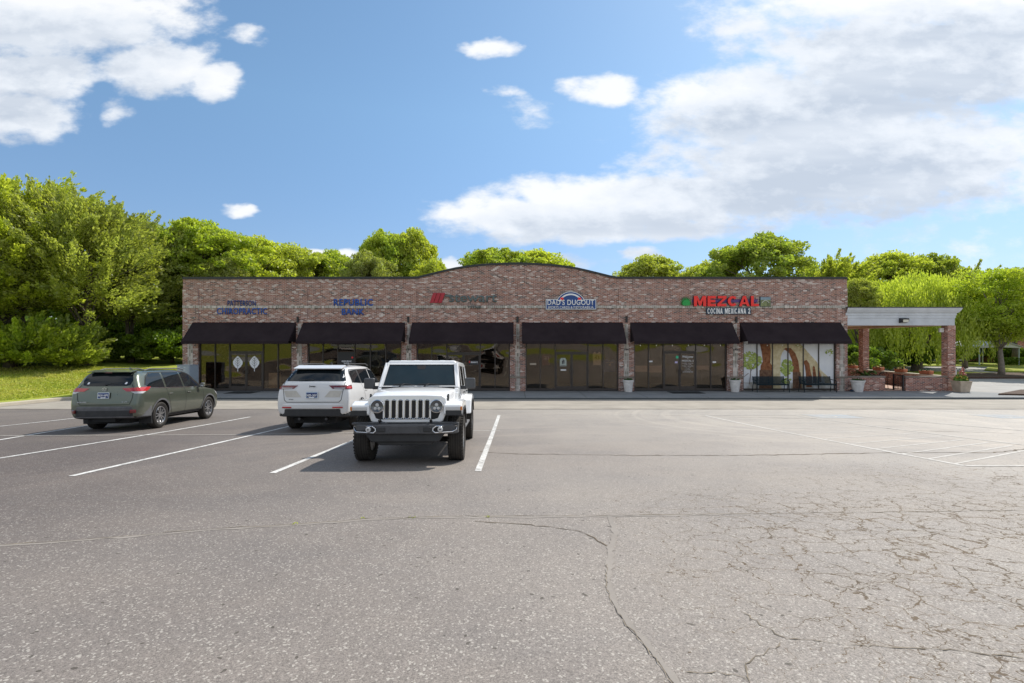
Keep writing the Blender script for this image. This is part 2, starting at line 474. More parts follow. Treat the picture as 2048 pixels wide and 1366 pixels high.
M_CRACK = simple('brown_crack', (0.13, 0.10, 0.068), 0.95, vary=0.4, vscale=3)  # plain dark brown of open cracks and the apron joint
M_CRACKL = simple('faint_crack', (0.20, 0.165, 0.12), 0.95, vary=0.4, vscale=5)
M_MULCH = simple('bark_mulch', (0.075, 0.045, 0.03), 0.95, vary=0.6, vscale=14, bump=0.8, bscale=30)
M_SOIL = simple('field_soil', (0.12, 0.13, 0.05), 0.95, vary=0.4, vscale=2)

def sheet(name, xs, ys, zf, mat, keep=None):
    V = [(x, y, zf(x, y)) for y in ys for x in xs]
    n = len(xs); Fs = []
    for j in range(len(ys)-1):
        for i in range(n-1):
            cx = (xs[i]+xs[i+1])/2; cy = (ys[j]+ys[j+1])/2
            if keep is None or keep(cx, cy):
                Fs.append((j*n+i, j*n+i+1, (j+1)*n+i+1, (j+1)*n+i))
    me = bpy.data.meshes.new(name); me.from_pydata(V, [], Fs); me.update()
    o = link(name, me, mat, smooth=True); o['kind'] = 'structure'
    return o
def frange(a, b, s): return [a+i*s for i in range(int(round((b-a)/s))+1)]
def sm(x): x = max(0, min(1, x)); return x*x*(3-2*x)
KX = -22.0   # left edge of the lot
def lawn_z(x, y):
    base = gz(y)+0.14
    rise = 0.80*sm((y-25)/17) + 0.02*max(0, (-22-x))*sm((y+4)/12)
    return base+rise+0.03*math.sin(x*0.7+y*0.3)*sm((-22.3-x)/3)
# one base sheet to the horizon
sheet('ground', [-1500, -400, -90, 0, 90, 400, 1500], [-1500, -300, -60, -20]+frange(-16, 24, 4)+[25.6, 40, 90, 300, 1500],
      lambda x, y: gz(y)-0.12, M_SOIL)
# sub-surface behind the building rises a little (never above the slab)
sheet('parking_lot', [KX, -16, -8, 0, 8, 16, 25, 40, 60], frange(-9, 25, 0.5)+[25.6], lambda x, y: gz(y), M_ASPH)
sheet('side_lot', [19.5, 25, 40, 60, 90, 140], [25.6, 30, 45, 60, 64], lambda x, y: ZLOW-0.004, M_SIDE)
sheet('concrete_apron', [-21.8, -10, 0, 10, 20, 30, 45], frange(20.9, 25.4, 0.5)+[25.6], lambda x, y: gz(y)+0.005, M_APRON,)
# lawn left of the lot and behind the camera
sheet('lawn', [-120, -80, -60, -50]+frange(-45, -22.15, 22.85/16), frange(-60, 60, 1.5), lawn_z, M_LAWN)
sheet('back_lawn', [-22.15, -10, 0, 20, 50, 90], [-60, -40, -25, -20, -15, -9.15], lambda x, y: gz(y)+0.12+0.03*max(0, -12-y), M_LAWN)
# strip of lawn between the kerb and the left end of the sidewalk
def slab(name, poly, z0, z1, mat, bevel=0.02, kind='structure', zf=None):
    o = MB().prism(poly, 'z', z0, z1).build(name, mat, bevel=bevel)
    if kind: o['kind'] = kind
    return o
slab('sidewalk', [(-19.6, 25.6), (25.6, 25.6), (27.6, 26.2), (25.3, 28.95), (18.6, 28.95), (-19.6, 28.95)], ZLOW-0.25, ZW, M_WALK)
slab('patio_paving', [(18.86, 28.96), (24.9, 28.96), (24.9, 38.6), (18.86, 38.6)], ZLOW-0.25, ZW-0.006, simple('patio_tile', (0.42, 0.27, 0.2), 0.8, vary=0.3))
slab('corner_walk', [(25.62, 25.6), (29.4, 25.6), (29.0, 26.05), (27.66, 26.2)], ZLOW-0.25, ZW-0.05, M_WALK)
slab('verge', [(-22.0, 25.75), (-19.62, 25.75), (-19.62, 60), (-22.0, 60)], ZLOW-0.3, ZW-0.005, M_LAWN, bevel=0)
MB().bx(-19.6, 25.6, 25.585, 25.597, ZLOW-.02, ZW-.035).build('kerb_shade_strip', simple('painted_kerb_shade', (.075, .085, .09), .8))['kind'] = 'structure'  # thin dark strip that paints shade onto the front of the kerb
def strip(name, pts, w, mat, dz=0.006, jitter=0.0, wj=0.0, step=0.3, seed=1, taper=False):
    """flat ribbon following the fall of the lot"""
    rnd = random.Random(seed)
    P = []
    for (a, b) in zip(pts[:-1], pts[1:]):
        L = math.dist(a, b); n = max(1, int(L/step))
        for i in range(n): P.append((a[0]+(b[0]-a[0])*i/n, a[1]+(b[1]-a[1])*i/n))
    P.append(pts[-1])
    if jitter: P = [P[0]]+[(x+rnd.gauss(0, jitter), y+rnd.gauss(0, jitter)) for x, y in P[1:-1]]+[P[-1]]
    V = []; n = len(P)
    for i, (x, y) in enumerate(P):
        a = P[max(0, i-1)]; b = P[min(n-1, i+1)]
        dx, dy = b[0]-a[0], b[1]-a[1]; L = math.hypot(dx, dy) or 1
        ww = (w(i/(n-1)) if callable(w) else w)/2*(1+rnd.uniform(-wj, wj))
        if taper and (i == 0 or i == n-1): ww *= 0.15
        for s in (-1, 1):
            X, Yy = x+s*dy/L*ww*-1, y+s*dx/L*ww
            V.append((X, Yy, gz(Yy)+dz))
    Fs = [(2*i, 2*i+1, 2*i+3, 2*i+2) for i in range(n-1)]
    me = bpy.data.meshes.new(name); me.from_pydata(V, [], Fs); me.update()
    o = link(name, me, mat); o['kind'] = 'structure'
    # faces up
    if me.polygons and me.polygons[0].normal.z < 0: me.flip_normals()
    return o
# left kerb of the lot, with its rounded corner turning to the sidewalk
def kerb(name, pts, w=0.16, h=0.15, mat=None):
    mb = MB(); n = len(pts); V = []
    for i, (x, y) in enumerate(pts):
        a = pts[max(0, i-1)]; b = pts[min(n-1, i+1)]
        dx, dy = b[0]-a[0], b[1]-a[1]; L = math.hypot(dx, dy)
        nx, ny = -dy/L, dx/L
        g = gz(y)
        for off, zz in ((0, -0.1), (0.015, h-0.02), (0.035, h), (w, h), (w, -0.1)):
            V.append((x+nx*off, y+ny*off, g+zz))
    Fs = []
    for i in range(n-1):
        for k in range(4):
            Fs.append((i*5+k, i*5+k+1, (i+1)*5+k+1, (i+1)*5+k))
    mb.add(V, Fs)
    o = mb.build(name, mat or M_KERB, smooth=True); o['kind'] = 'structure'; return o
arc = [(KX+1.2-1.2*math.cos(a), 24.4+1.2*math.sin(a)) for a in [i*PI/2/8 for i in range(9)]]
kerb('kerb', [(KX, y) for y in frange(-8.4, 24.3, 0.9)]+arc+[(-19.62, 25.6)], w=0.3)
kerb('back_kerb', [(60, -9), (20, -9), (-10, -9), (KX+.2, -9)], w=0.2)

# parking bay lines
def pl(a, b, w=0.10, mat=M_PAINT, nm='parking_line', **kw):
    return strip(nm, [G(*a), G(*b)], w, mat, **kw)
pl((143, 952.5), (590, 850), 0.105)
pl((545, 946.5), (697, 885), 0.105)
pl((956, 942.5), (998, 830.5), 0.105)
pl((-260, 958), (500, 834), 0.105)
pl((-300, 929), (60, 870), 0.10)
pl((60, 870), (250, 838), 0.10, dz=0.0065)
pl((-200, 873), (160, 835.5), 0.10)
strip('parking_line', [G(-120, 872.5), G(480, 870), G(1000, 861.5)], 0.05, M_PAINTF, dz=0.011)
strip('parking_line', [G(700, 884), G(760, 858)], 0.10, M_PAINT)
# faded bays and hatching on the right
R = [((1410, 831), (1930, 932)), ((1590, 831), (2048, 890)), ((1690, 830), (2250, 878)), ((1930, 932), (2300, 932.5)), ((1410, 831), (1720, 829.5))]
for k, (a, b) in enumerate(R): strip('parking_line', [G(*a), G(*b)], 0.09, (M_PAINTM if k == 0 else M_PAINTF), dz=0.0045+0.0006*k)
for i in range(10):
    f = i/10+0.06
    xa, ya = 1410+(1930-1410)*f, 831+(932-831)*f
    xb, yb = 1590+(2048-1590)*(f+.12), 831+(890-831)*(f+.12)
    A = G(xa, ya); B = G(xb, yb)
    strip('hatch_line', [A, (A[0]+(B[0]-A[0])*.9, A[1]+(B[1]-A[1])*.9)], 0.06, M_PAINTF, dz=0.003+0.0001*i)
# accessible-bay symbols (worn blue squares)
def blue_sq(px, py, nm='accessible_bay_marking'):
    x, y = G(px, py)
    o = strip(nm, [(x-0.75, y), (x+0.75, y)], 1.3, M_BLUE, dz=0.0035)
    mb = MB(); z = gz(y)+0.024
    pts = [(x-0.25+0.28*math.cos(a), y-0.1+0.28*math.sin(a), z-(-0.0)) for a in [rad(d) for d in range(160, 400, 20)]]
    c = strip('accessible_bay_marking', [(p[0], p[1]) for p in pts], 0.07, M_PAINTF, dz=0.0065)
    strip('accessible_bay_marking', [(x-0.1, y+0.42), (x-0.05, y), (x+0.28, y), (x+0.38, y-0.3)], 0.07, M_PAINTF, dz=0.0075)
blue_sq(1665, 832.5); blue_sq(2010, 833)
# long cracks and seams in the asphalt
strip('asphalt_crack', [G(-80, 1096), G(0, 1090), G(180, 1078), G(420, 1058), G(620, 1046), G(750, 1037), G(900, 1033), G(1225, 1031), G(1600, 1026), G(2150, 1020)], 0.010, M_CRACKL, dz=0.004, jitter=0.012, wj=0.8, step=0.09, seed=3)
strip('crack_edge', [G(-80, 1098), G(0, 1092), G(180, 1080), G(420, 1060), G(620, 1048), G(750, 1039), G(900, 1035), G(1225, 1033), G(1500, 1029)], 0.045, M_SEAL, dz=0.0025, jitter=0.012, wj=0.5, step=0.12, seed=4)
strip('asphalt_crack', [G(960, 903), G(1030, 908), G(1250, 911), G(1500, 911), G(1800, 905), G(1990, 906), G(2048, 898), G(2200, 880)], 0.035, M_CRACK, dz=0.004, jitter=0.02, wj=0.7, step=0.15, seed=5)
strip('asphalt_crack', [G(1330, 831), G(1640, 838), G(1800, 860), G(2048, 868)], 0.02, M_CRACK, dz=0.0045, jitter=0.02, wj=0.7, step=0.15, seed=6)
strip('asphalt_crack', [G(950, 1043), G(1090, 1052), G(1170, 1066), G(1215, 1093)], 0.012, M_CRACK, dz=0.004, jitter=0.015, wj=0.8, step=0.07, seed=7)
wide = [G(1218, 1031), G(1232, 1068), G(1222, 1092), G(1219, 1130), G(1217, 1160), G(1228, 1205), G(1255, 1245), G(1292, 1285), G(1330, 1335), G(1362, 1385)]
strip('crack_filler', wide, lambda f: 0.060 if f < .55 else 0.034, M_SEAL, dz=0.004, jitter=0.006, wj=0.35, step=0.05, seed=8)
strip('asphalt_crack', [(x-0.020, y) for x, y in wide[3:]], 0.004, M_CRACKL, dz=0.007, jitter=0.006, wj=0.9, step=0.04, seed=9)
strip('asphalt_crack', [(-22, 20.92), (0, 20.9), (45, 20.9)], 0.06, M_CRACK, dz=0.011, jitter=0.01, wj=0.7, step=0.3, seed=10)
for sd_, P_ in ((11, [(1480, 1220), (1560, 1275), (1700, 1290), (1900, 1300), (2060, 1320)]), (12, [(1370, 1345), (1470, 1348), (1500, 1366)]),
               (13, [(1500, 1366), (1490, 1330), (1560, 1285)]), (14, [(1900, 1130), (1960, 1180), (2060, 1215)])):
    strip('asphalt_crack', [G(*q_) for q_ in P_], 0.006, M_CRACKL, dz=0.004, jitter=0.010, wj=0.95, step=0.04, seed=sd_, taper=True)

# right-hand islands
def isle(name, pts, z, mat, kind='structure', k=0.12):
    P = [G(px, py, flat=ZLOW) for px, py in pts]
    o = MB().prism(P, 'z', ZLOW-0.1, ZLOW+z).build(name, mat, bevel=0.03); o['kind'] = kind; return o
isle('grass_strip', [(1700, 752.5), (2010, 752.5), (1990, 747.3), (1900, 745.2), (1700, 744.2)], 0.10, M_LAWN)
isle('mulch_bed', [(1905, 757.5), (2140, 757.5), (2140, 751), (2060, 748.6), (1960, 748.6), (1915, 751.5)], 0.16, M_MULCH)
isle('far_grass', [(1968, 741.5), (2010, 744.6), (2250, 746), (2250, 733.5), (2000, 733.5), (1975, 736.5)], 0.12, M_LAWN)
isle('far_lawn', [(1500, 733.2), (2500, 733.2), (2500, 724.5), (1500, 724.5)], 0.14, M_LAWN)
o = isle('corner_mulch', [(1996, 794.5), (2120, 797), (2120, 786), (2040, 786)], 0.20, M_MULCH)
# ------------------------------------------------------------------ building materials
def brick_mat(name, red=1.0, stack=False, tint=None, wash=0.5):
    m, t, out = new_mat(name)
    g = t.n('ShaderNodeNewGeometry'); x, y, z = t.sep(g.outputs['Position'])
    nx, ny, nz = t.sep(g.outputs['Normal'])
    side = t.math('GREATER_THAN', t.math('ABSOLUTE', nx), 0.7)
    u = t.math('ADD', t.math('MULTIPLY', x, t.math('SUBTRACT', 1.0, side)), t.math('MULTIPLY', y, side))
    u = t.math('ADD', u, 50.0)
    BW, RH = (0.203, 0.0677) if not stack else (0.0677*1.6, 0.203)
    v = t.math('DIVIDE', t.math('ADD', z, 20.0), RH)
    row = t.math('FLOOR', v)
    off = t.math('MULTIPLY', t.math('MODULO', row, 2.0), 0.5) if not stack else 0.0
    uu = t.math('ADD', t.math('DIVIDE', u, BW), off)
    col = t.math('FLOOR', uu)
    fu = t.math('FRACT', uu); fv = t.math('FRACT', v)
    wn = t.n('ShaderNodeTexWhiteNoise', noise_dimensions='3D')
    t.set(wn.inputs['Vector'], t.comb(col, row, side))
    r1 = wn.outputs['Value']
    wc = t.sep(wn.outputs['Color'])
    mu, mv = (0.055, 0.17) if not stack else (0.13, 0.05)
    mort = t.math('MAXIMUM', t.math('LESS_THAN', fu, mu), t.math('LESS_THAN', fv, mv))
    if stack:
        bc = t.ramp(r1, [(0, (0.20, 0.18, 0.15)), (0.4, (0.27, 0.25, 0.22)), (0.75, (0.33, 0.30, 0.27)), (1, (0.24, 0.16, 0.14))])
    else:
        bc = t.ramp(r1, [(0.0, (0.080, 0.055, 0.050)), (0.16, (0.16, 0.070, 0.052)), (0.40, (0.235, 0.092, 0.062)), (0.62, (0.285, 0.125, 0.085)),
                         (0.76, (0.23, 0.125, 0.105)), (0.90, (0.33, 0.18, 0.145)), (1.0, (0.42, 0.31, 0.28))])
    # lime wash left on individual bricks, in loose patches
    P = t.comb(t.math('MULTIPLY', u, 0.8), t.math('MULTIPLY', z, 1.5), 0)
    lw = t.maprange(t.noise(P, 1.1, 5, 0.62), 0.36, 0.70, 0.04*wash, 1.35*wash)
    f = t.math('MULTIPLY', t.math('LESS_THAN', wc[1], lw), t.maprange(wc[2], 0, 1, 0.35, 0.95))
    bc = t.mix(f, bc, (0.56, 0.49, 0.45))
    dk = t.maprange(t.noise(P, 0.6, 4, 0.6), 0.5, 0.75, 0.0, 0.35)
    bc = t.mix(dk, bc, t.mix(1.0, bc, (0.6, 0.6, 0.62), 'MULTIPLY'))
    tint = tuple(k*q_ for k, q_ in zip(tint or (1, 1, 1), (1.18, 1.20, 1.20)))
    bc = t.mix(1.0, bc, tint, 'MULTIPLY')
    mc = (0.72, 0.68, 0.64)
    c = t.mix(mort, bc, t.mix(t.noise(P, 9, 3), mc, tuple(k*0.7 for k in mc)))
    # stains below the coping and near the pavement
    hgt = t.math('SUBTRACT', 1.0, mort)
    pbsdf(t, out, c, 0.88, spec=0.25, normal=t.bump(t.math('ADD', hgt, t.math('MULTIPLY', t.noise(P, 60, 2), 0.3)), 0.6, 0.008))
    return m
M_BRICK = brick_mat('lime_washed_brick', wash=0.15)
M_BRICKP = brick_mat('patio_brick', wash=0.14, tint=(1.08, 0.88, 0.78))
M_STACK = brick_mat('grey_stack_bond', stack=True)
M_BAND = concrete_mat('soldier_band', (0.25, 0.215, 0.18), 0.4)
M_BRONZE = simple('dark_bronze_frame', (0.044, 0.034, 0.030), 0.4, spec=0.5)
M_CAP = simple('black_coping', (0.018, 0.020, 0.022), 0.45)
M_BLACK = simple('black_metal', (0.014, 0.014, 0.016), 0.4)
def awning_mat():
    m, t, out = new_mat('awning_canvas'); o = t.pos()
    n = t.noise(o, 1.2, 4, 0.6); w = t.noise(o, 160, 2)
    c = t.mix(t.maprange(n, 0.3, 0.7), (0.020, 0.014, 0.017), (0.030, 0.022, 0.025))
    pbsdf(t, out, c, 0.92, spec=0.12, normal=t.bump(t.math('ADD', w, t.math('MULTIPLY', n, 3)), 0.25, 0.01))
    return m
M_AWN = awning_mat()
def glass_mat(name, refl, tint, trans=0.25, warp=0.05):
    m, t, out = new_mat(name); o = t.pos()
    x, y, z = t.sep(o)
    nz = t.noise(t.comb(t.math('MULTIPLY', x, 0.7), 0.0, t.math('MULTIPLY', z, 1.5)), 0.9, 0, 0.5)
    nrm = t.bump(nz, warp, 0.1)
    gl = t.n('ShaderNodeBsdfGlossy'); t.set(gl.inputs['Color'], (*tint, 1)); t.set(gl.inputs['Roughness'], 0.015); t.set(gl.inputs['Normal'], nrm)
    tr = t.n('ShaderNodeBsdfTransparent'); t.set(tr.inputs[0], (trans, trans*.88, trans*.74, 1))
    mx = t.n('ShaderNodeMixShader')
    lw = t.n('ShaderNodeLayerWeight'); lw.inputs[0].default_value = 0.25
    t.set(mx.inputs[0], t.maprange(lw.outputs['Fresnel'], 0.0, 1.0, refl, 0.95))
    t.nt.links.new(tr.outputs[0], mx.inputs[1]); t.nt.links.new(gl.outputs[0], mx.inputs[2])
    t.nt.links.new(mx.outputs[0], out.inputs[0])
    return m
M_GLASS = glass_mat('bronze_tinted_glass', 0.12, (0.42, 0.39, 0.36), 0.74, warp=0.30)
M_ROOM = simple('shop_interior', (0.035, 0.03, 0.028), 0.9)
M_STUCCO = simple('grey_stucco', (0.54, 0.565, 0.61), 0.85, vary=0.14, vscale=1.2, bump=0.15)
M_WHITEP = simple('white_sign_face', (0.78, 0.78, 0.78), 0.5, vary=0.03)
M_TAN = simple('stained_soffit', (0.50, 0.36, 0.24), 0.8, vary=0.2, vscale=2)

GX = YF                # facade plane
ZT = FZ(557.5)         # parapet
# arched part of the parapet
ARC = [(823, 556.5), (835, 556), (848, 552.8), (868, 547.8), (890, 542.3), (912, 537.6), (940, 533.3), (975, 529.9), (1005, 528.6), (1035, 528.0),
       (1065, 528.7), (1100, 530.8), (1130, 534.2), (1155, 538.1), (1178, 543.4), (1200, 548.8), (1220, 553.8), (1233, 556), (1246, 556.5)]
TOPL = [(366, 557)]+ARC+[(1694, 557)]
PIERS = [(366, 397), (584, 615), (803, 833), (1020, 1051), (1237, 1268), (1454, 1486), (1672, 1694)]
XL, XR = FX(366), FX(1694)
ZH = FZ(660)           # storefront head, hidden under the awnings
bld = empty('shopping_strip', ((XL+XR)/2, GX, ZW), label='long single-storey brick shopping strip with an arched parapet and six dark awnings', cat='building')
BL = Vector(bld.location)
class OB(MB):
    """builder in world coordinates, parented to the building"""
    def put(s, name, mat, parent=bld, **kw):
        base = BL
        s.v = [(x-base.x, y-base.y, z-base.z) for x, y, z in s.v]
        return s.build(name, mat, parent, **kw)
# front wall: upper field as one polygon, then piers
up = [(FX(px), FZ(py)) for px, py in TOPL]
poly = up+[(XR, ZH), (XL, ZH)]
w = OB()
w.prism(poly[::-1], 'y', GX, GX+0.3)
for a, b in PIERS:
    w.bx(FX(a), FX(b), GX, GX+0.3, ZW-0.1, ZH)
w.bx(XL, XL+0.3, GX+0.3, GX+18, ZW-0.3, ZT); w.bx(XR-0.3, XR, GX+0.3, GX+18, ZW-0.3, ZT)
w.bx(XL+.3, XR-.3, GX+17.7, GX+18, ZW-0.3, ZT)
# pilasters stand a little proud, full height
ps = []
for a, b in PIERS:
    zt = FZ(577)
    w.bx(FX(a)+(0.0 if a > 366 else 0.0), FX(b), GX-0.04, GX, ZW-0.05, zt)
w.put('brick_wall', M_BRICK)
# fine pilaster joints running to the parapet
jn = OB()
for a, b in PIERS[1:-1]:
    for q_ in (a, b):
        jn.bx(FX(q_)-0.006, FX(q_)+0.006, GX-0.004, GX+0.01, FZ(577), FZ(558 if q_ < 830 or q_ > 1240 else 552))
jn.bx(XL+.02, XR-.02, GX-0.003, GX+.01, FZ(577.3), FZ(577.0))
jn.put('mortar_joint', simple('mortar', (.42, .37, .34), .9))
bd = OB()
pr = [FX(366)-0.0]+[c for a, b in PIERS[1:] for c in (FX(a), FX(b))]
bd.bx(XL-0.005, XR+0.005, GX-0.055, GX, FZ(616.6), FZ(611))
bd.put('soldier_course', M_STACK)
for i, (a, b) in enumerate(PIERS):
    st = OB()
    c = (a+b)/2 if i < 6 else 1683; hw = 5.0
    st.prism([(FX(c-hw), ZW), (FX(c+hw), ZW), (FX(c+hw), FZ(690)), (FX(c+3.2), FZ(690)), (FX(c+3.2), FZ(648)), (FX(c-3.2), FZ(648)), (FX(c-3.2), FZ(690)), (FX(c-hw), FZ(690))], 'y', GX-0.052, GX-0.03)
    st.put('stack_bond_strip', M_STACK)
for i, (a, b) in enumerate(PIERS):
    cs = OB(); cs.bx(FX(a)-.01, FX(b)+.01, GX-0.075, GX-0.036, FZ(756.6), FZ(752.6))
    cs.put('sill_course', M_BAND, bevel=0.006)
# black metal coping follows the parapet
cp = OB()
for (p, q_) in zip(TOPL[:-1], TOPL[1:]):
    x0, x1, z0, z1 = FX(p[0]), FX(q_[0]), FZ(p[1]), FZ(q_[1])
    cp.add([(x0, GX-.06, z0-.035), (x1, GX-.06, z1-.035), (x1, GX-.06, z1+.085), (x0, GX-.06, z0+.085),
            (x0, GX+.36, z0-.035), (x1, GX+.36, z1-.035), (x1, GX+.36, z1+.085), (x0, GX+.36, z0+.085)],
           [(0, 1, 2, 3), (3, 2, 6, 7), (4, 7, 6, 5), (0, 4, 5, 1)])
cp.bx(XL-.05, XL+.36, GX+.36, GX+18, ZT, ZT+.085); cp.bx(XR-.36, XR+.05, GX+.36, GX+18, ZT, ZT+.085)
cp.put('parapet_coping', M_CAP)
OB().bx(XL+.3, XR-.3, GX+.3, GX+17.7, ZT-0.75, ZT-0.6).put('roof', simple('roof_membrane', (0.3, 0.3, 0.3), 0.8))
# dark shop interiors
room = OB()
room.bx(XL+.3, XR-.3, GX+5.0, GX+5.1, ZW, ZH); room.bx(XL+.3, XR-.3, GX+.3, GX+5, ZW-.05, ZW-.01); room.bx(XL+.3, XR-.3, GX+.3, GX+5, ZH+.0, ZH+.05)
for a, b in PIERS[1:-1]: room.bx((FX(a)+FX(b))/2-.05, (FX(a)+FX(b))/2+.05, GX+.3, GX+5, ZW-.01, ZH)
room.put('shop_interior', M_ROOM)

# storefront glazing: bays of six lights, most with a double door in the middle
GY = GX+0.12
def bay(cols, door, head):
    """cols: pixel columns of the mullions; door: (left, mid, right) or None"""
    z0 = ZW+0.02; zt = ZH-0.02
    fr = OB()
    def vbar(px, z0, z1, w_=0.055, y=GY): fr.bx(FX(px)-w_/2, FX(px)+w_/2, y-.06, y+.05, z0, z1)
    for i, c in enumerate(cols):
        if door and c == door[1]: continue
        vbar(c, z0, zt)
    def hbar(a, b, z, h=0.06): fr.bx(FX(a)+.0275, FX(b)-.0275, GY-.05, GY+.04, z-h/2, z+h/2)
    ls = list(zip(cols[:-1], cols[1:]))
    panes = []
    for a, b in ls:
        if door and door[0] <= a and b <= door[2]: continue
        hbar(a, b, zt-.03); hbar(a, b, z0+.06, 0.12)
        panes.append((FX(a)+.02, FX(b)-.02, z0+.1, zt-.05))
    if door:
        hz = FZ(head)
        hbar(door[0], door[2], zt-.03); hbar(door[0], door[2], hz+.03, 0.09)
        panes.append((FX(door[0])+.02, FX(door[2])-.02, hz+.06, zt-.05))
    f = fr.put('storefront_frame', M_BRONZE, bevel=0.004)
    for (a, b, c, d) in panes:
        p = MB().bx(a, b, GY-.008, GY+.002, c, d)
        p.v = [(x-BL.x, y-BL.y, z-BL.z) for x, y, z in p.v]
        p.build('window_pane', M_GLASS, f)
    if door:
        hz = FZ(head)
        for s, (a, b) in enumerate(((door[0], door[1]), (door[1], door[2]))):
            xa, xb = FX(a)+(.035 if s == 0 else .006), FX(b)-(.006 if s == 0 else .035)
            d = OB(); y0, y1 = GY-.045, GY+.0
            d.bx(xa, xa+.06, y0, y1, z0, hz-.02); d.bx(xb-.06, xb, y0, y1, z0, hz-.02)
            d.bx(xa+.06, xb-.06, y0, y1, hz-.09, hz-.02); d.bx(xa+.06, xb-.06, y0, y1, z0, z0+.24)
            dd = d.put('door', M_BRONZE, bevel=0.004)
            p = MB().bx(xa+.055, xb-.055, GY-.028, GY-.02, z0+.235, hz-.085)
            p.v = [(x-BL.x, y-BL.y, z-BL.z) for x, y, z in p.v]; p.build('door_pane', M_GLASS, dd)
            hx = xb-.035 if s == 0 else xa+.035
            h = MB(); hc = hx-(.09 if s == 0 else -.09)
            pts = [(hx, y0-.0, ZW+.95), (hx, y0-.07, ZW+.96), (hc, y0-.08, ZW+.98), (hc, y0-.08, ZW+1.16), (hx, y0-.07, ZW+1.18), (hx, y0, ZW+1.19)]
            h.tube([(x-BL.x, y-BL.y, z-BL.z) for x, y, z in pts], 0.014, 6); h.build('handle', M_BLACK, dd, smooth=True)
    return f
b1 = bay([398.5, 428.4, 457.5, 491, 525, 554.8, 582.5], (457.5, 491, 525), 705)
b2 = bay([616.5, 645, 674.5, 708.6, 740, 771, 801.5], (674.5, 708, 740), 705) if False else bay([616.5, 645, 674.5, 708.6, 740, 771, 801.5], None, 705)
b3 = bay([834.5, 863, 892.8, 926.5, 960.5, 990, 1018.5], (892.8, 926.5, 960.5), 707)
b4 = bay([1052.5, 1080.5, 1110.5, 1143.5, 1176.5, 1206.6, 1235.5], (1110.5, 1143.5, 1176.5), 706)
b5 = bay([1269.5, 1298, 1327.4, 1360.2, 1393, 1422.6, 1452.5], (1327.4, 1360.2, 1393), 704.5)
b6 = bay([1487.5, 1515.4, 1546.5, 1577.5, 1608.3, 1639, 1670.5], None, 705)

# awnings
AWN = [(386, 604), (607.3, 821.5), (824.6, 1033), (1043.7, 1245), (1260, 1463), (1479, 1680)]
AWX = [(FX(386), -12.13), (FX(607), FX(808.7)+.05), (FX(824.6), FX(1027)), (FX(1043.7), FX(1245)), (FX(1260), FX(1463)), (FX(1479), FX(1680))]
zt_, zb_ = FZ(645), CAMZ-0.03
for (x0, x1) in AWX:
    a = OB(); yo = GX-1.03
    pr_ = [(GX-.045, zt_), (GX-.045, zb_-.10), (yo, zb_-.10), (yo, zb_+.03), (yo+.04, zb_+.08)]
    # cloth shell: slope, two cheeks and a short valance (open underneath)
    n = 10
    V = []; Fs = []
    for i in range(n+1):
        x = x0+(x1-x0)*i/n; sag = 0.012*math.sin(PI*((i*0.5) % 1))
        V += [(x, GX-.045, zt_), (x, (GX+yo)/2-.02, (zt_+zb_)/2+.03-sag), (x, yo, zb_+.05), (x, yo-.004, zb_-.10)]
    for i in range(n):
        for k in range(3): Fs.append((i*4+k, (i+1)*4+k, (i+1)*4+k+1, i*4+k+1))
    for e in (0, n):
        b_ = len(V); V.append((V[e*4][0], GX-.045, zb_-.02))
        Fs.append((e*4, e*4+1, e*4+2, b_)); 
    a.add(V, Fs)
    o = a.put('awning', M_AWN)
    s_ = o.modifiers.new('thickness', 'SOLIDIFY'); s_.thickness = 0.012
    fr = MB()
    for xx in (x0+.04, (x0+x1)/2, x1-.04):
        fr.tube([(xx-BL.x, -.05, zb_-.06-BL.z), (xx-BL.x, -1.0, zb_-.06-BL.z)], .012, 5)
    fr.tube([(x0+.04-BL.x, -1.0, zb_-.06-BL.z), (x1-.04-BL.x, -1.0, zb_-.06-BL.z)], .012, 5)
    fr.build('awning_frame', M_BLACK, o)

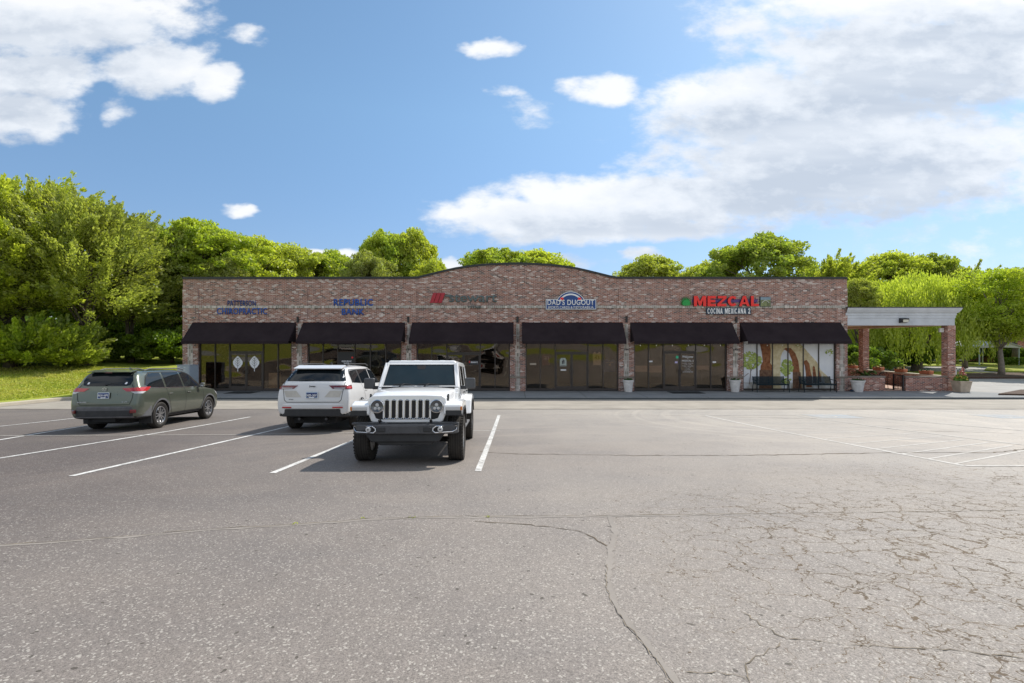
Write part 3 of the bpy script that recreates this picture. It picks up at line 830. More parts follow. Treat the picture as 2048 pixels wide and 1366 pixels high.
# ------------------------------------------------------------------ signs
MB_BLUE = simple('navy_letter', (0.006, 0.045, 0.19), 0.35, spec=0.5)
MB_BLUE2 = simple('royal_blue_letter', (0.004, 0.070, 0.34), 0.35, spec=0.5)
M_RETURN = simple('letter_return', (0.012, 0.014, 0.03), 0.5)
M_RED = simple('red_letter', (0.78, 0.022, 0.016), 0.4)
M_CRIM = simple('crimson_bar', (0.36, 0.016, 0.030), 0.4)
M_GREYL = simple('grey_green_letter', (0.095, 0.125, 0.125), 0.5)
M_GREEN = simple('agave_green', (0.012, 0.30, 0.055), 0.45)
M_NAVY = simple('navy_panel', (0.010, 0.055, 0.22), 0.45)
M_DKPANEL = simple('dark_blue_panel', (0.016, 0.040, 0.075), 0.45)
M_PURPLE = simple('purple_raceway', (0.10, 0.045, 0.20), 0.5)
SY = GX-0.02
def _glyph(ch, s=.25, t=.21):
    if ch == 'M': return [(0, 0), (0, 1), (.30, 1), (.5, .46), (.70, 1), (1, 1), (1, 0), (1-s*.85, 0), (1-s*.85, .64), (.585, .06), (.415, .06), (s*.85, .64), (s*.85, 0)], 1.22
    if ch == 'E': return [(0, 0), (0, 1), (1, 1), (1, 1-t), (s*1.2, 1-t), (s*1.2, .5+t/2), (.92, .5+t/2), (.92, .5-t/2), (s*1.2, .5-t/2), (s*1.2, t), (1, t), (1, 0)], .84
    if ch == 'Z': return [(0, 0), (0, t), (.66, 1-t), (.05, 1-t), (.05, 1), (1, 1), (1, 1-t), (.36, t), (1, t), (1, 0)], .90
    if ch in 'CO':
        a0, a1 = (42, 318) if ch == 'C' else (90.5, 449.5)
        A = [rad(a0+(a1-a0)*k/22) for k in range(23)]
        o = [(.5+.5*math.cos(a)*1.0, .5+.5*math.sin(a)) for a in A]; i = [(.5+(.5-s*.98)*math.cos(a), .5+(.5-t)*math.sin(a)) for a in A]
        return o+i[::-1], 1.0
    if ch == 'A': return [(0, 0), (.36, 1), (.499, 1), (.499, .76), (.39, .40), (.61, .40), (.501, .76), (.501, 1), (.64, 1), (1, 0), (.745, 0), (.68, .20), (.32, .20), (.255, 0)], 1.04
    if ch == 'L': return [(0, 0), (0, 1), (s*1.2, 1), (s*1.2, t), (1, t), (1, 0)], .78
    if ch == 'I': return [(0, 0), (0, 1), (1, 1), (1, 0)], .24
    if ch == 'N': return [(0, 0), (0, 1), (s*1.1, 1), (1-s, .40), (1-s, 1), (1, 1), (1, 0), (1-s*1.1, 0), (s, .60), (s, 0)], .95
    if ch == 'X': return [(0, 0), (.34, .5), (0, 1), (.29, 1), (.5, .67), (.71, 1), (1, 1), (.66, .5), (1, 0), (.71, 0), (.5, .33), (.29, 0)], .95
    if ch == '2': return [(0, 0), (0, .2), (.62, .60), (.68, .74), (.5, .83), (.32, .79), (.24, .66), (0, .66), (.1, .88), (.35, 1), (.7, 1), (.95, .85), (.92, .58), (.45, .2), (1, .2), (1, 0)], .8
    return None, .5
def block_text(name, body, cx, cz, w, h, y0, y1, mat, parent, gap=.16, s=.25, t=.21):
    adv = [_glyph(c, s, t)[1] for c in body]; tot = sum(adv)+gap*(len(body)-1); k = w/tot; x = cx-w/2
    m = MB()
    for c, a in zip(body, adv):
        g = _glyph(c, s, t)[0]
        if g: m.prism([(x+p*a*k, cz-h/2+q*h) for p, q in g], 'y', y0, y1)
        x += (a+gap)*k
    return m.build(name, mat, parent)
def sign(name, label, cat='sign', c=(0, 0), group=None):
    return empty(name, (FX(c[0]), SY, FZ(c[1])), label=label, cat=cat, group=group)
def letters(par, body, px0, px1, py0, py1, mat, depth=0.10, bold=0.03, shear=0.0, y=0.0, name='lettering', spacing=1.0, halo=None):
    cx, cz = FX((px0+px1)/2)-par.location.x, FZ((py0+py1)/2)-par.location.z
    w_, h_ = (px1-px0)*K, (py1-py0)*K
    # per-letter look: face plate + darker return behind it
    text(name, body, (cx, y-depth, cz), w_, h_, mat, par, depth=0.012, bold=bold, shear=shear, spacing=spacing)
    if depth > 0.03:
        text('letter_return', body, (cx, y, cz), w_, h_, M_RETURN, par, depth=depth-.002, bold=bold, shear=shear, spacing=spacing)
s = sign('shop_sign', 'dark blue chiropractic shop letters on brick above the leftmost awning', c=(495, 614))
letters(s, 'PATTERSON', 456, 512.5, 601, 612.5, MB_BLUE, bold=0.012, depth=0.03, spacing=1.12)
letters(s, 'CHIROPRACTIC', 435, 535, 616, 629, MB_BLUE2, bold=0.018, depth=0.03, spacing=1.12)
s = sign('shop_sign', 'bright blue bank letters on brick above the second awning from the left', c=(707, 615))
letters(s, 'REPUBLIC', 668, 746.5, 598, 612, MB_BLUE2, bold=0.025, depth=0.03, spacing=1.1)
letters(s, 'BANK', 684, 729, 617.5, 630, MB_BLUE2, bold=0.025, depth=0.03, spacing=1.1)
s = sign('shop_sign', 'grey letters beside three slanted red bars above the third awning', c=(925, 597))
for i in range(3):
    x = FX(860+i*8.2)-s.location.x; sh = 7*K
    MB().prism([(x, FZ(606)-s.location.z), (x+7.4*K, FZ(606)-s.location.z), (x+7.4*K+sh, FZ(586)-s.location.z), (x+sh, FZ(586)-s.location.z)], 'y', -.10, 0).build('slanted_bar', M_CRIM, s, bevel=.006)
letters(s, 'stewart', 898, 994, 588.5, 604.5, M_GREYL, depth=0.03, bold=0.015)
MB().bx(FX(891)-s.location.x, FX(903)-s.location.x, -.05, 0, FZ(593.5)-s.location.z, FZ(589.5)-s.location.z).build('mounting_plate', M_GREYL, s)
letters(s, 'TITLE', 934, 962, 611.8, 616.2, M_GREYL, depth=0.05, bold=0.02, name='small_lettering', y=-.05)
s = sign('shop_sign', 'arched navy and white sports card shop sign board above the fourth awning', c=(1141, 602))
X0, X1 = FX(1091)-s.location.x, FX(1192)-s.location.x
zb0, zs = FZ(619.5)-s.location.z, FZ(598.5)-s.location.z
def board(inset, y0, y1, mat, name):
    i = inset
    pts = [(X0+i, zb0+i), (X1-i, zb0+i), (X1-i, zs-i)]
    cxa = (FX(1141)-s.location.x); R_ = 35*K; cz = FZ(615)-s.location.z
    a0 = math.asin(max(-1, min(1, (zs-i-cz)/(R_-i*1.0))))
    rx = 31.5*K-i; rz = FZ(583)-cz-s.location.z-i
    a0 = math.asin((zs-i-cz)/rz)
    pts += [(cxa+rx*math.cos(a), cz+rz*math.sin(a)) for a in [a0+(PI-2*a0)*k/20 for k in range(21)]]
    pts += [(X0+i, zs-i)]
    return MB().prism(pts, 'y', y0, y1).build(name, mat, s)
board(0.0, -.10, 0, M_DKPANEL, 'sign_box'); board(0.012, -.106, -.1, M_WHITEP, 'white_border'); board(0.045, -.111, -.106, M_NAVY, 'navy_face')
ring = MB(); cxa = FX(1141)-s.location.x; cz = FZ(612)-s.location.z
P_ = []
for k in range(17):
    a = PI*(0.12+0.76*k/16); P_.append((cxa+23*K*math.cos(a)*1.12, cz+24.5*K*math.sin(a)))
for k in range(16, -1, -1):
    a = PI*(0.12+0.76*k/16); P_.append((cxa+20.5*K*math.cos(a)*1.10, cz+21.5*K*math.sin(a)))
for k in range(16):
    A, B, C, D = P_[k], P_[k+1], P_[33-k-1], P_[33-k]
    ring.add([(A[0], -.116, A[1]), (B[0], -.116, B[1]), (C[0], -.116, C[1]), (D[0], -.116, D[1])], [(0, 1, 2, 3)])
ring.build('white_arch_band', M_WHITEP, s)
for px, sg in ((1123.5, 1), (1158.5, -1)):
    x = FX(px)-s.location.x; z = FZ(598)-s.location.z
    st_ = [(x+0.13*(1 if k % 2 else .55)*math.cos(k*PI/5+.3), z+0.12*(1 if k % 2 else .5)*math.sin(k*PI/5+.3)) for k in range(10)]
    MB().prism(st_, 'y', -.117, -.111).build('red_ball_stitching', M_RED, s)
text('lettering', "DAD'S DUGOUT", (0, -.118, FZ(605)-s.location.z), 93*K, 11*K, M_WHITEP, s, depth=.008, bold=.014, spacing=1.06)
text('small_lettering', 'SPORTS CARDS & MEMORABILIA', (0, -.118, FZ(615)-s.location.z), 91*K, 4.6*K, M_WHITEP, s, depth=.006, bold=.006, spacing=1.0)
s = sign('shop_sign', 'red restaurant letters with a green agave and a white lettered panel above the fifth awning', c=(1450, 605))
MB().bx(FX(1384)-s.location.x, FX(1514)-s.location.x, -.04, 0, FZ(605)-s.location.z, FZ(599)-s.location.z).build('raceway', M_PURPLE, s)
block_text('lettering', 'MEZCAL', FX(1450)-s.location.x, FZ(602.7)-s.location.z, 129*K, 20.5*K, -.17, -.16, M_RED, s, gap=.13, s=.30, t=.24)
block_text('letter_return', 'MEZCAL', FX(1450)-s.location.x, FZ(602.7)-s.location.z, 129*K, 20.5*K, -.158, -.04, M_RETURN, s, gap=.13, s=.30, t=.24)
MB().bx(FX(1411.5)-s.location.x, FX(1500)-s.location.x, -.10, 0, FZ(629)-s.location.z, FZ(615.5)-s.location.z).build('panel', M_DKPANEL, s)
block_text('small_lettering', 'COCINA MEXICANA 2', FX(1455.8)-s.location.x, FZ(622.2)-s.location.z, 85*K, 10.8*K, -.112, -.102, M_WHITEP, s, gap=.24, s=.24, t=.17)
ag = MB(); x = FX(1371)-s.location.x; z = FZ(609)-s.location.z
for k in range(13):
    a = PI*(-0.02+1.04*k/12); L = (0.29+0.13*math.sin(a))
    dx, dz = math.cos(a), math.sin(a)
    nx_, nz_ = -dz, dx
    ag.prism([(x-nx_*.03, z-nz_*.03), (x+dx*L*.5-nx_*.030, z+dz*L*.5-nz_*.030), (x+dx*L, z+dz*L), (x+dx*L*.5+nx_*.030, z+dz*L*.5+nz_*.030), (x+nx_*.03, z+nz_*.03)], 'y', -.12-.002*k, -.03)
ag.prism([(x-.22, z), (x-.15, z-.07), (x+.15, z-.07), (x+.22, z), (x, z+.1)], 'y', -.15, -.03)
ag.build('agave_emblem', M_GREEN, s)
# small square picture tile at the end of the lettering
MB().bx(FX(1518.5)-s.location.x, FX(1539.5)-s.location.x, -.09, 0, FZ(613.5)-s.location.z, FZ(594.3)-s.location.z).build('picture_tile', M_DKPANEL, s)
MB().bx(FX(1519.3)-s.location.x, FX(1539)-s.location.x, -.095, -.09, FZ(613)-s.location.z, FZ(600)-s.location.z).build('tile_field', simple('olive_tile', (.16, .18, .08), .6, vary=.5, vscale=5), s)
MB().bx(FX(1519.3)-s.location.x, FX(1539)-s.location.x, -.095, -.09, FZ(600)-s.location.z, FZ(594.8)-s.location.z).build('tile_sky', simple('pale_tile', (.22, .30, .36), .6), s)
ar = MB(); P_ = [(FX(1522+14*k/8)-s.location.x, -.10, FZ(608-7*math.sin(PI*(k+1)/10))-s.location.z) for k in range(9)]
ar.tube(P_, .012, 5).build('tile_arch', M_WHITEP, s)

# wall lamps between the awnings, small cameras
LT = ['first and second', 'second and third', 'third and fourth', 'fourth and fifth', 'fifth and sixth']
proto = None
for i, px in enumerate((597.5, 817.5, 1035, 1252, 1470.5)):
    if proto is None:
        proto = empty('wall_lamp', (0, 0, 0)); tag(proto, cat='wall lamp', group='black wall lamps between the awnings')
        MB().lathe([(0.058, -.17), (0.062, -.165), (0.062, .165), (0.058, .17)], 'z', (0, -.11, 0), 16).build('lamp_body', M_BLACK, proto, smooth=True)
        MB().bx(-.035, .035, -.05, 0, -.06, .06).build('wall_plate', M_BLACK, proto)
        MB().lathe([(0.05, -.172), (0.0, -.173)], 'z', (0, -.11, 0), 12).build('lens', M_WHITEP, proto)
        o = proto
    else: o = copy_tree(proto)
    o.location = (FX(px), GX-.04, FZ(639.5))
    o['label'] = 'black cylinder wall lamp on brick between the %s awnings from left' % LT[i]
M_CAMW = simple('camera_white', (.6, .6, .58), .4)
for i, (px, py) in enumerate(((388, 635.5), (391, 690.5))):
    o = empty('security_camera', (FX(px), GX-.04, FZ(py)), label=('small dome camera on brick above the leftmost awning' if i == 0 else 'small dome camera on the left corner pier under the awning'), cat='security camera')
    MB().lathe([(.045, 0), (.05, .01), (.05, .03)], 'y', (0, -.03, 0), 12).build('mount', M_CAMW, o, smooth=True)
    MB().lathe([(.036*math.cos(a), -.036*math.sin(a)) for a in [PI/2*k/5 for k in range(6)]], 'y', (0, -.03, 0), 12).build('dome', M_BLACK, o, smooth=True)

# house numbers on the piers
for px, num, where in ((1252.3, '184', 'fourth and fifth'), (1470, '190', 'fifth and sixth'), (818, '181', 'second and third')):
    o = text('house_number', num, (FX(px), GX-.056, FZ(699)), 8.6*K, 4.4*K, M_BLACK, depth=.01, bold=.02)
    tag(o, 'black house number on the brick pier between the %s storefronts' % where, 'house number')

# ------------------------------------------------------------------ things in and on the windows
M_DECW = simple('white_vinyl', (.80, .82, .86), .5, vary=.02)
DY = GX+0.065
def leaf(px, flip, lab):
    o = empty('leaf_decal', (FX(px), GX+.085, FZ(725)), label=lab, cat='window decal')
    m = MB(); H = 26*K/2
    prof = [(0, -H), (9.8*K*.55, -H*.72), (9.8*K*.95, -H*.25), (9.8*K, .05), (9.8*K*.72, H*.45), (9.8*K*.3, H*.85), (0, H)]
    pts = prof+[(-a, b) for a, b in prof[-2:0:-1]]
    m.prism(pts, 'y', -.004, 0).build('leaf_shape', M_DECW, o)
    MB().bx(-.018, .018, -.004, 0, -H-.14, -H-.005).build('leaf_stalk', M_DECW, o)
    v = MB(); v.bx(-.010, .010, -.008, -.0045, -H+.05, H-.1)
    for k in range(4):
        z = -H*.55+k*H*.36
        for s_ in (-1, 1):
            L = .20-.03*k
            v.box((s_*L*.42, -.0065, z+L*.38), (.016, .003, L), rot=rotm(ry=s_*rad(42)))
    v.build('leaf_vein', M_BRONZE, o)
leaf(474, 0, 'white leaf decal on the left door of the leftmost shop'); leaf(507.3, 1, 'white leaf decal on the right door of the leftmost shop')
def flat(name, px0, px1, py0, py1, mat, lab, cat, y=None, parent=None):
    y = GX+.10 if y is None else y
    o = MB().bx(-(px1-px0)*K/2, (px1-px0)*K/2, -.004, 0, -(py1-py0)*K/2, (py1-py0)*K/2).build(name, mat, parent, bevel=0)
    o.location = (FX((px0+px1)/2), y, FZ((py0+py1)/2))
    if parent is None: tag(o, lab, cat)
    return o
M_POST = simple('grey_poster', (.42, .47, .45), .6, vary=.2, vscale=14)
# bank notice
o = empty('window_notice', (FX(691), GX+.075, FZ(722)), label='black bank notice with white lettering in the second shop window', cat='notice')
MB().bx(-16.5*K, 16*K, 0, .012, -18*K, 18*K).build('notice_board', M_BLACK, o)
text('lettering', 'REPUBLIC', (.04, -.002, -.02), 19.5*K, 3.4*K, M_DECW, o, depth=.004, bold=.03)
text('lettering', 'BANK', (.04, -.002, -.13), 11*K, 2.8*K, M_DECW, o, depth=.004, bold=.03)
MB().lathe([(0, 0), (.055, 0), (.055, .006), (0, .006)], 'y', (.36, -.008, .19), 12).build('red_dot', M_RED, o)
# stewart notice
o = empty('window_notice', (FX(946.5), GX+.065, FZ(725.5)), label='small dark notice with a white word in the third shop door', cat='notice')
MB().bx(-10*K, 10*K, 0, .01, -4.5*K, 4.5*K).build('notice_board', M_BLACK, o)
text('lettering', 'stewart', (.05, -.002, .03), 14*K, 3.6*K, M_DECW, o, depth=.003, bold=.03)
MB().bx(-8.6*K, -6.6*K, -.004, 0, -.0, .10).build('red_mark', M_RED, o)
# door poster and label
o = empty('door_poster', (FX(1126.5), GX+.06, FZ(724)), label='pale poster with a dark figure on the left door of the fourth shop', cat='poster')
MB().prism([(-6.5*K, -8.5*K), (6.5*K, -8.5*K), (6.5*K, 4*K), (4*K, 8*K), (-4*K, 8*K), (-6.5*K, 4*K)], 'y', 0, .004).build('poster_sheet', M_POST, o)
MB().prism([(-.06, -.12), (.02, -.12), (.05, .05), (.03, .14), (-.03, .14), (-.02, .08), (-.07, .05)], 'y', -.003, 0).build('dark_figure', M_BLACK, o)
MB().bx(.07, .10, -.003, 0, -.10, .10).build('dark_bar', M_BLACK, o)
MB().bx(-5.5*K, 5.5*K, -.003, 0, -7.6*K, -6.6*K).build('text_line', M_BLACK, o)
flat('door_notice', 1121.5, 1132.5, 738.8, 741.4, M_DECW, 'small white notice on the left door of the fourth shop', 'notice', y=GX+.065)
# jerseys hung inside the windows of the sports shop
def jersey(px, py, w_, h_, num, mat, nmat, lab, y=GX+.19):
    o = empty('jersey', (FX(px), y, FZ(py)), label=lab, cat='jersey')
    a, b = w_*K/2, h_*K/2
    pts = [(-a*.9, -b), (a*.9, -b), (a*.95, b*.35), (a, b*.55), (a*.8, b*.85), (a*.5, b), (a*.3, b*.85), (0, b*.72), (-a*.3, b*.85), (-a*.5, b), (-a*.8, b*.85), (-a, b*.55), (-a*.95, b*.35)]
    MB().prism(pts, 'y', -.015, .015).build('shirt', mat, o)
    text('number', num, (0, -.017, b*.12), len(num)*5.2*K, h_*.26*K, nmat, o, depth=.003, bold=.03)
    MB().bx(-a*.62, a*.62, -.018, -.014, b*.45, b*.51).build('name_strip', nmat, o)
    h = MB(); h.tube([(-a*.5, 0, b*.93), (0, 0, b*1.06), (a*.5, 0, b*.93)], .01, 5); h.tube([(0, 0, b*1.06), (.02, 0, b*1.25)], .007, 5); h.build('hanger', M_BLACK, o)
M_JW = simple('white_jersey', (1.0, .98, 1.0), .8, vary=.03); M_JR = simple('maroon_jersey', (.24, .10, .10), .8); M_JB = simple('blue_jersey', (.06, .10, .38), .8)
M_MAR = simple('maroon_print', (.30, .05, .06), .7)
jersey(1195, 717, 17, 27, '43', M_JW, M_MAR, 'white jersey numbered 43 hung inside the fourth shop window')
jersey(1220.5, 731, 25, 26, '4', M_JB, M_DECW, 'blue jersey numbered 4 hung inside the fourth shop window')
jersey(1093, 719, 17, 24, '41', M_JR, M_DECW, 'dark maroon jersey numbered 41 hung inside the fourth shop window')
flat('window_label', 1060, 1072.5, 726.5, 730, simple('tan_label', (.40, .34, .27), .6), 'small tan label in the leftmost light of the fourth storefront', 'label', y=GX+.10)
# restaurant lettering on the door
o = empty('door_lettering', (FX(1376.3), GX+.068, FZ(728)), label='white welcome lettering on the right door of the fifth shop', cat='lettering')
for txt, py, w_, h_ in (('Welcome', 713.5, 21.5, 4.6), ('to', 717.3, 2.5, 1.6), ('MEZCAL 2', 721.5, 23.5, 3.4), ('monday - thursday', 726.6, 23, 1.5), ('11 am - 9 pm', 729.2, 14, 1.5), ('friday - saturday', 732.2, 22, 1.5), ('11 am - 10 pm', 734.4, 12, 1.4), ('sunday', 738, 9, 1.4), ('11 am - 8 pm', 740.5, 14, 1.4), ('COCINA MEXICANA', 744, 22, 1.6)):
    text('lettering', txt, (0, 0, FZ(py)-FZ(728)), w_*K, h_*K, M_DECW, o, depth=.002, bold=.02, shear=.25 if txt == 'Welcome' else 0)
o = MB().lathe([(0, 0), (2.9*K, 0), (2.9*K, .005), (0, .005)], 'y', (0, 0, 0), 20).build('round_sticker', simple('green_sticker', (.05, .55, .30), .5)); o.location = (FX(1355), GX+.062, FZ(714.3)); tag(o, 'round green sticker on the left door of the fifth shop', 'sticker')
flat('door_sticker', 1350.5, 1356, 722.8, 726.5, simple('lilac_sticker', (.55, .5, .8), .5), 'small lilac sticker below the green one on the fifth shop door', 'sticker', y=GX+.062)
M_TUBE = simple('unlit_neon', (.48, .44, .26), .5)
o = empty('open_sign', (FX(1360.5), GX+.16, FZ(696.5)), label='unlit OPEN sign hanging above the fifth shop door', cat='sign')
text('lettering', 'OPEN', (0, 0, 0), 22*K, 5.5*K, M_TUBE, o, depth=.006, bold=-.012)
tb = MB(); ap = [(15*K*math.cos(a), .004, 5*K*math.sin(a)) for a in [2*PI*k/24 for k in range(25)]]; tb.tube(ap, .008, 5).build('oval_tube', M_TUBE, o)
flat('window_sticker', 1298.5, 1306, 721.5, 724.3, M_DECW, 'white sticker left of the fifth shop door', 'sticker')
flat('window_sticker', 1426.5, 1433.5, 722.8, 725.8, M_DECW, 'white sticker right of the fifth shop door', 'sticker')
# grey blinds half way up the restaurant windows
M_BLIND = simple('lilac_grey_panel', (.62, .58, .68), .8, vary=.03)
for px0, px1, py0, py1, lab in ((1271, 1296, 731.5, 744, 'grey panel inside the leftmost light of the fifth storefront'), (1299.5, 1325.5, 731.5, 745.3, 'grey panel inside the second light of the fifth storefront'), (1395.5, 1421, 731.5, 740, 'shallow grey panel inside the window right of the fifth shop door')):
    flat('window_panel', px0, px1, py0, py1, M_BLIND, lab, 'panel', y=GX+.2)
# pale cabinet inside the first shop
o = empty('white_cabinet', (FX(540), GX+.6, ZW), label='white cabinet standing inside the leftmost shop window', cat='cabinet')
MB().bx(-.27, .27, -.2, .2, 0, .98).build('carcass', simple('cabinet_white', (.85, .85, .83), .5), o, bevel=.01)
MB().bx(-.24, .24, -.215, -.2, .06, .92).build('door_panel', simple('cabinet_door', (.75, .75, .74), .5), o)

# ------------------------------------------------------------------ stone-arch picture covering the last bay (six printed sheets behind the lights)
def mural_mats():
    def mm(name, c1, c2, sc, detail=5):
        m, t, out = new_mat(name); p = t.pos(); x, y, z = t.sep(p)
        n = t.noise(t.comb(x, 0, z), sc, detail, .7)
        v = t.sep(t.voro(t.comb(x, 0, t.math('MULTIPLY', z, 1.7)), 11, out='Color'))[0]
        pbsdf(t, out, t.mix(t.maprange(n, .35, .65), c1, c2), .7, spec=.2)
        return m
    return dict(sky=mm('picture_sky', (.62, .64, .68), (.78, .79, .80), .5), stone=mm('picture_stone', (.50, .40, .22), (.70, .62, .42), 4),
                brown=mm('picture_brown_stone', (.16, .055, .025), (.34, .15, .07), 6), base=mm('picture_base_stone', (.09, .045, .03), (.22, .13, .08), 6),
                green=mm('picture_foliage', (.16, .24, .03), (.50, .56, .20), 9), ground=mm('picture_ground', (.30, .27, .2), (.7, .72, .75), 1.5))
MM = mural_mats()
mu = empty('window_picture', (FX(1579), GX+.105, ZW), label='large printed picture of a stone arcade and trees filling the rightmost storefront', cat='picture')
def mp(px, py): return (FX(1480+px/9.309)-mu.location.x, FZ(680+py/9.309)-mu.location.z)
def mpoly(name, pts, mat, lay):
    return MB().prism([mp(*p) for p in pts], 'y', -.003*lay-.002, -.003*lay).build(name, mat, mu)
mpoly('printed_sky', [(50, 20), (1790, 20), (1790, 950), (50, 950)], MM['sky'], 0)
mpoly('printed_ground', [(50, 790), (1790, 800), (1790, 950), (50, 950)], MM['ground'], 1)
body = [(385, 20), (1100, 20), (1330, 280), (1450, 410), (1520, 560), (1700, 720), (1720, 790), (1600, 800),
        (1590, 740), (1560, 690), (1550, 600), (1535, 790), (1520, 790), (1520, 650), (1495, 560), (1480, 790), (1440, 800), (1430, 600), (1400, 500), (1370, 520), (1360, 800), (1340, 860),
        (1330, 600), (1290, 420), (1240, 375), (1205, 430), (1190, 700), (1170, 930), (1000, 930), (1000, 620), (985, 380), (930, 240), (850, 180), (800, 240), (775, 330), (770, 640), (790, 930), (380, 930), (400, 480), (440, 400), (420, 230), (385, 70)]
mpoly('printed_arcade', body, MM['stone'], 2)
mpoly('printed_pier_shadow', [(385, 20), (560, 20), (590, 200), (580, 430), (615, 480), (615, 930), (375, 930), (400, 480), (440, 400), (420, 230), (385, 70)], MM['brown'], 3)
mpoly('printed_arch_soffit', [(820, 180), (870, 145), (960, 150), (1050, 250), (1105, 400), (1130, 600), (1150, 650), (1170, 930), (1000, 930), (1000, 620), (985, 380), (930, 240), (850, 180)], MM['brown'], 3)
mpoly('printed_arch_soffit', [(1205, 430), (1215, 385), (1260, 372), (1310, 440), (1335, 600), (1360, 690), (1355, 880), (1250, 880), (1245, 640), (1225, 480)], MM['brown'], 3)
mpoly('printed_arch_soffit', [(1370, 520), (1385, 478), (1410, 500), (1430, 600), (1445, 700), (1440, 800), (1380, 800), (1372, 640)], MM['brown'], 3)
mpoly('printed_arch_soffit', [(1480, 560), (1495, 560), (1520, 650), (1525, 790), (1480, 790)], MM['brown'], 3)
mpoly('printed_plinth', [(380, 560), (615, 560), (615, 935), (370, 935)], MM['base'], 4)
mpoly('printed_plinth', [(1000, 600), (1145, 600), (1172, 935), (1000, 935)], MM['base'], 4)
rnd = random.Random(5)
def blobs(name, cx, cy, rx, ry, n, r, lay):
    m = MB()
    for k in range(n):
        a = rnd.uniform(0, 2*PI); q_ = math.sqrt(rnd.random())
        x, y = cx+rx*q_*math.cos(a), cy+ry*q_*math.sin(a); rr = r*rnd.uniform(.5, 1.2)
        P = [mp(max(55, min(1788, x+rr*math.cos(j*PI/3+k))), y+rr*math.sin(j*PI/3+k)*.8) for j in range(6)]
        m.add([(p[0], -.003*lay-.00003*k, p[1]) for p in P], [tuple(range(6))])
    m.build(name, MM['green'], mu)
blobs('printed_tree', 210, 380, 200, 160, 190, 26, 6); blobs('printed_tree', 890, 520, 110, 150, 110, 26, 6); blobs('printed_tree', 870, 760, 90, 60, 30, 22, 6)
blobs('printed_branch', 1700, 230, 100, 60, 26, 16, 6); blobs('printed_branch', 1120, 110, 60, 40, 14, 12, 6)
tr = MB()
for a, b in (((190, 820), (215, 560)), ((215, 560), (150, 440)), ((215, 580), (300, 430)), ((70, 700), (170, 620))):
    A, B = mp(*a), mp(*b); tr.tube([(A[0], -.024, A[1]), (B[0], -.024, B[1])], .014, 5)
tr.build('printed_trunk', MM['base'], mu)
# ------------------------------------------------------------------ covered patio
M_IRON = simple('rusty_iron', (.045, .028, .022), .7)
M_TERRA = simple('terracotta', (.42, .16, .085), .8, vary=.2)
M_PALE = simple('pale_planter', (.66, .64, .62), .8, vary=.18, vscale=4)
M_TANP = simple('tan_planter', (.46, .38, .29), .8, vary=.2, vscale=3)
M_LEAFD = simple('potted_leaf', (.035, .085, .02), .8, vary=.5, vscale=12)
M_PINK = simple('pink_flower', (.50, .20, .16), .7, vary=.3, vscale=9); M_YEL = simple('yellow_flower', (.62, .46, .08), .7)
cx0, cx1 = FX(1690), FX(1912)
can = empty('patio_canopy', ((cx0+cx1)/2, GX, ZW), label='flat patio canopy with grey stucco cornice on brick columns right of the strip', cat='canopy')
CL_ = Vector(can.location)
def cput(m, name, mat, parent=can, **kw):
    m.v = [(x-CL_.x, y-CL_.y, z-CL_.z) for x, y, z in m.v]
    return m.build(name, mat, parent, **kw)
# cornice: profile swept along front and right side
zt = FZ(616); prof = [(0.0, FZ(651)), (0.0, FZ(636.5)), (0.03, FZ(636)), (0.03, FZ(631)), (0.06, FZ(630.6)), (0.06, FZ(626.5)), (0.13, FZ(625)), (0.21, FZ(620.5)), (0.24, FZ(617)), (0.24, zt)]
xr = FX(1909.5); YB = GX+9.3
m = MB(); n = len(prof); V = []
for p, z in prof: V += [(cx0+.0, GX-p, z), (xr+p, GX-p, z), (xr+p, YB+p, z), (cx0, YB+p, z)]
Fs = []
for i in range(n-1):
    for k in range(3): Fs.append((i*4+k, i*4+k+1, (i+1)*4+k+1, (i+1)*4+k))
m.add(V, Fs); k = (n-1)*4
m.add([V[k], V[k+1], V[k+2], V[k+3]], [(0, 1, 2, 3)])
cput(m, 'cornice', M_STUCCO)
m = MB(); m.bx(cx0, xr+.27, GX-.27, YB+.27, zt+.003, zt+.05); cput(m, 'metal_edge', M_CAP)
zs_ = FZ(651)
m = MB(); m.bx(cx0, xr, GX, GX+.5, zs_-.0, zs_+.004); m.bx(xr-.5, xr, GX+.5, YB, zs_, zs_+.004); m.bx(cx0, xr-.5, GX+.5, YB-.01, zs_+.16, zs_+.2)
m.bx(cx0, xr-.5, GX+.5, GX+.52, zs_+.004, zs_+.16); m.bx(xr-.52, xr-.5, GX+.52, YB, zs_+.004, zs_+.16); m.bx(cx0, xr-.5, YB-.5, YB-.01, zs_+.004, zs_+.16)
cput(m, 'soffit', M_TAN)
for (xa, xb, ya, yb) in ((24.535, 24.975, GX+.02, GX+.46), (24.535, 24.975, GX+7.0, GX+7.44)):
    m = MB(); m.bx(xa, xb, ya, yb, ZW-.05, zs_); cput(m, 'column', M_BRICKP)
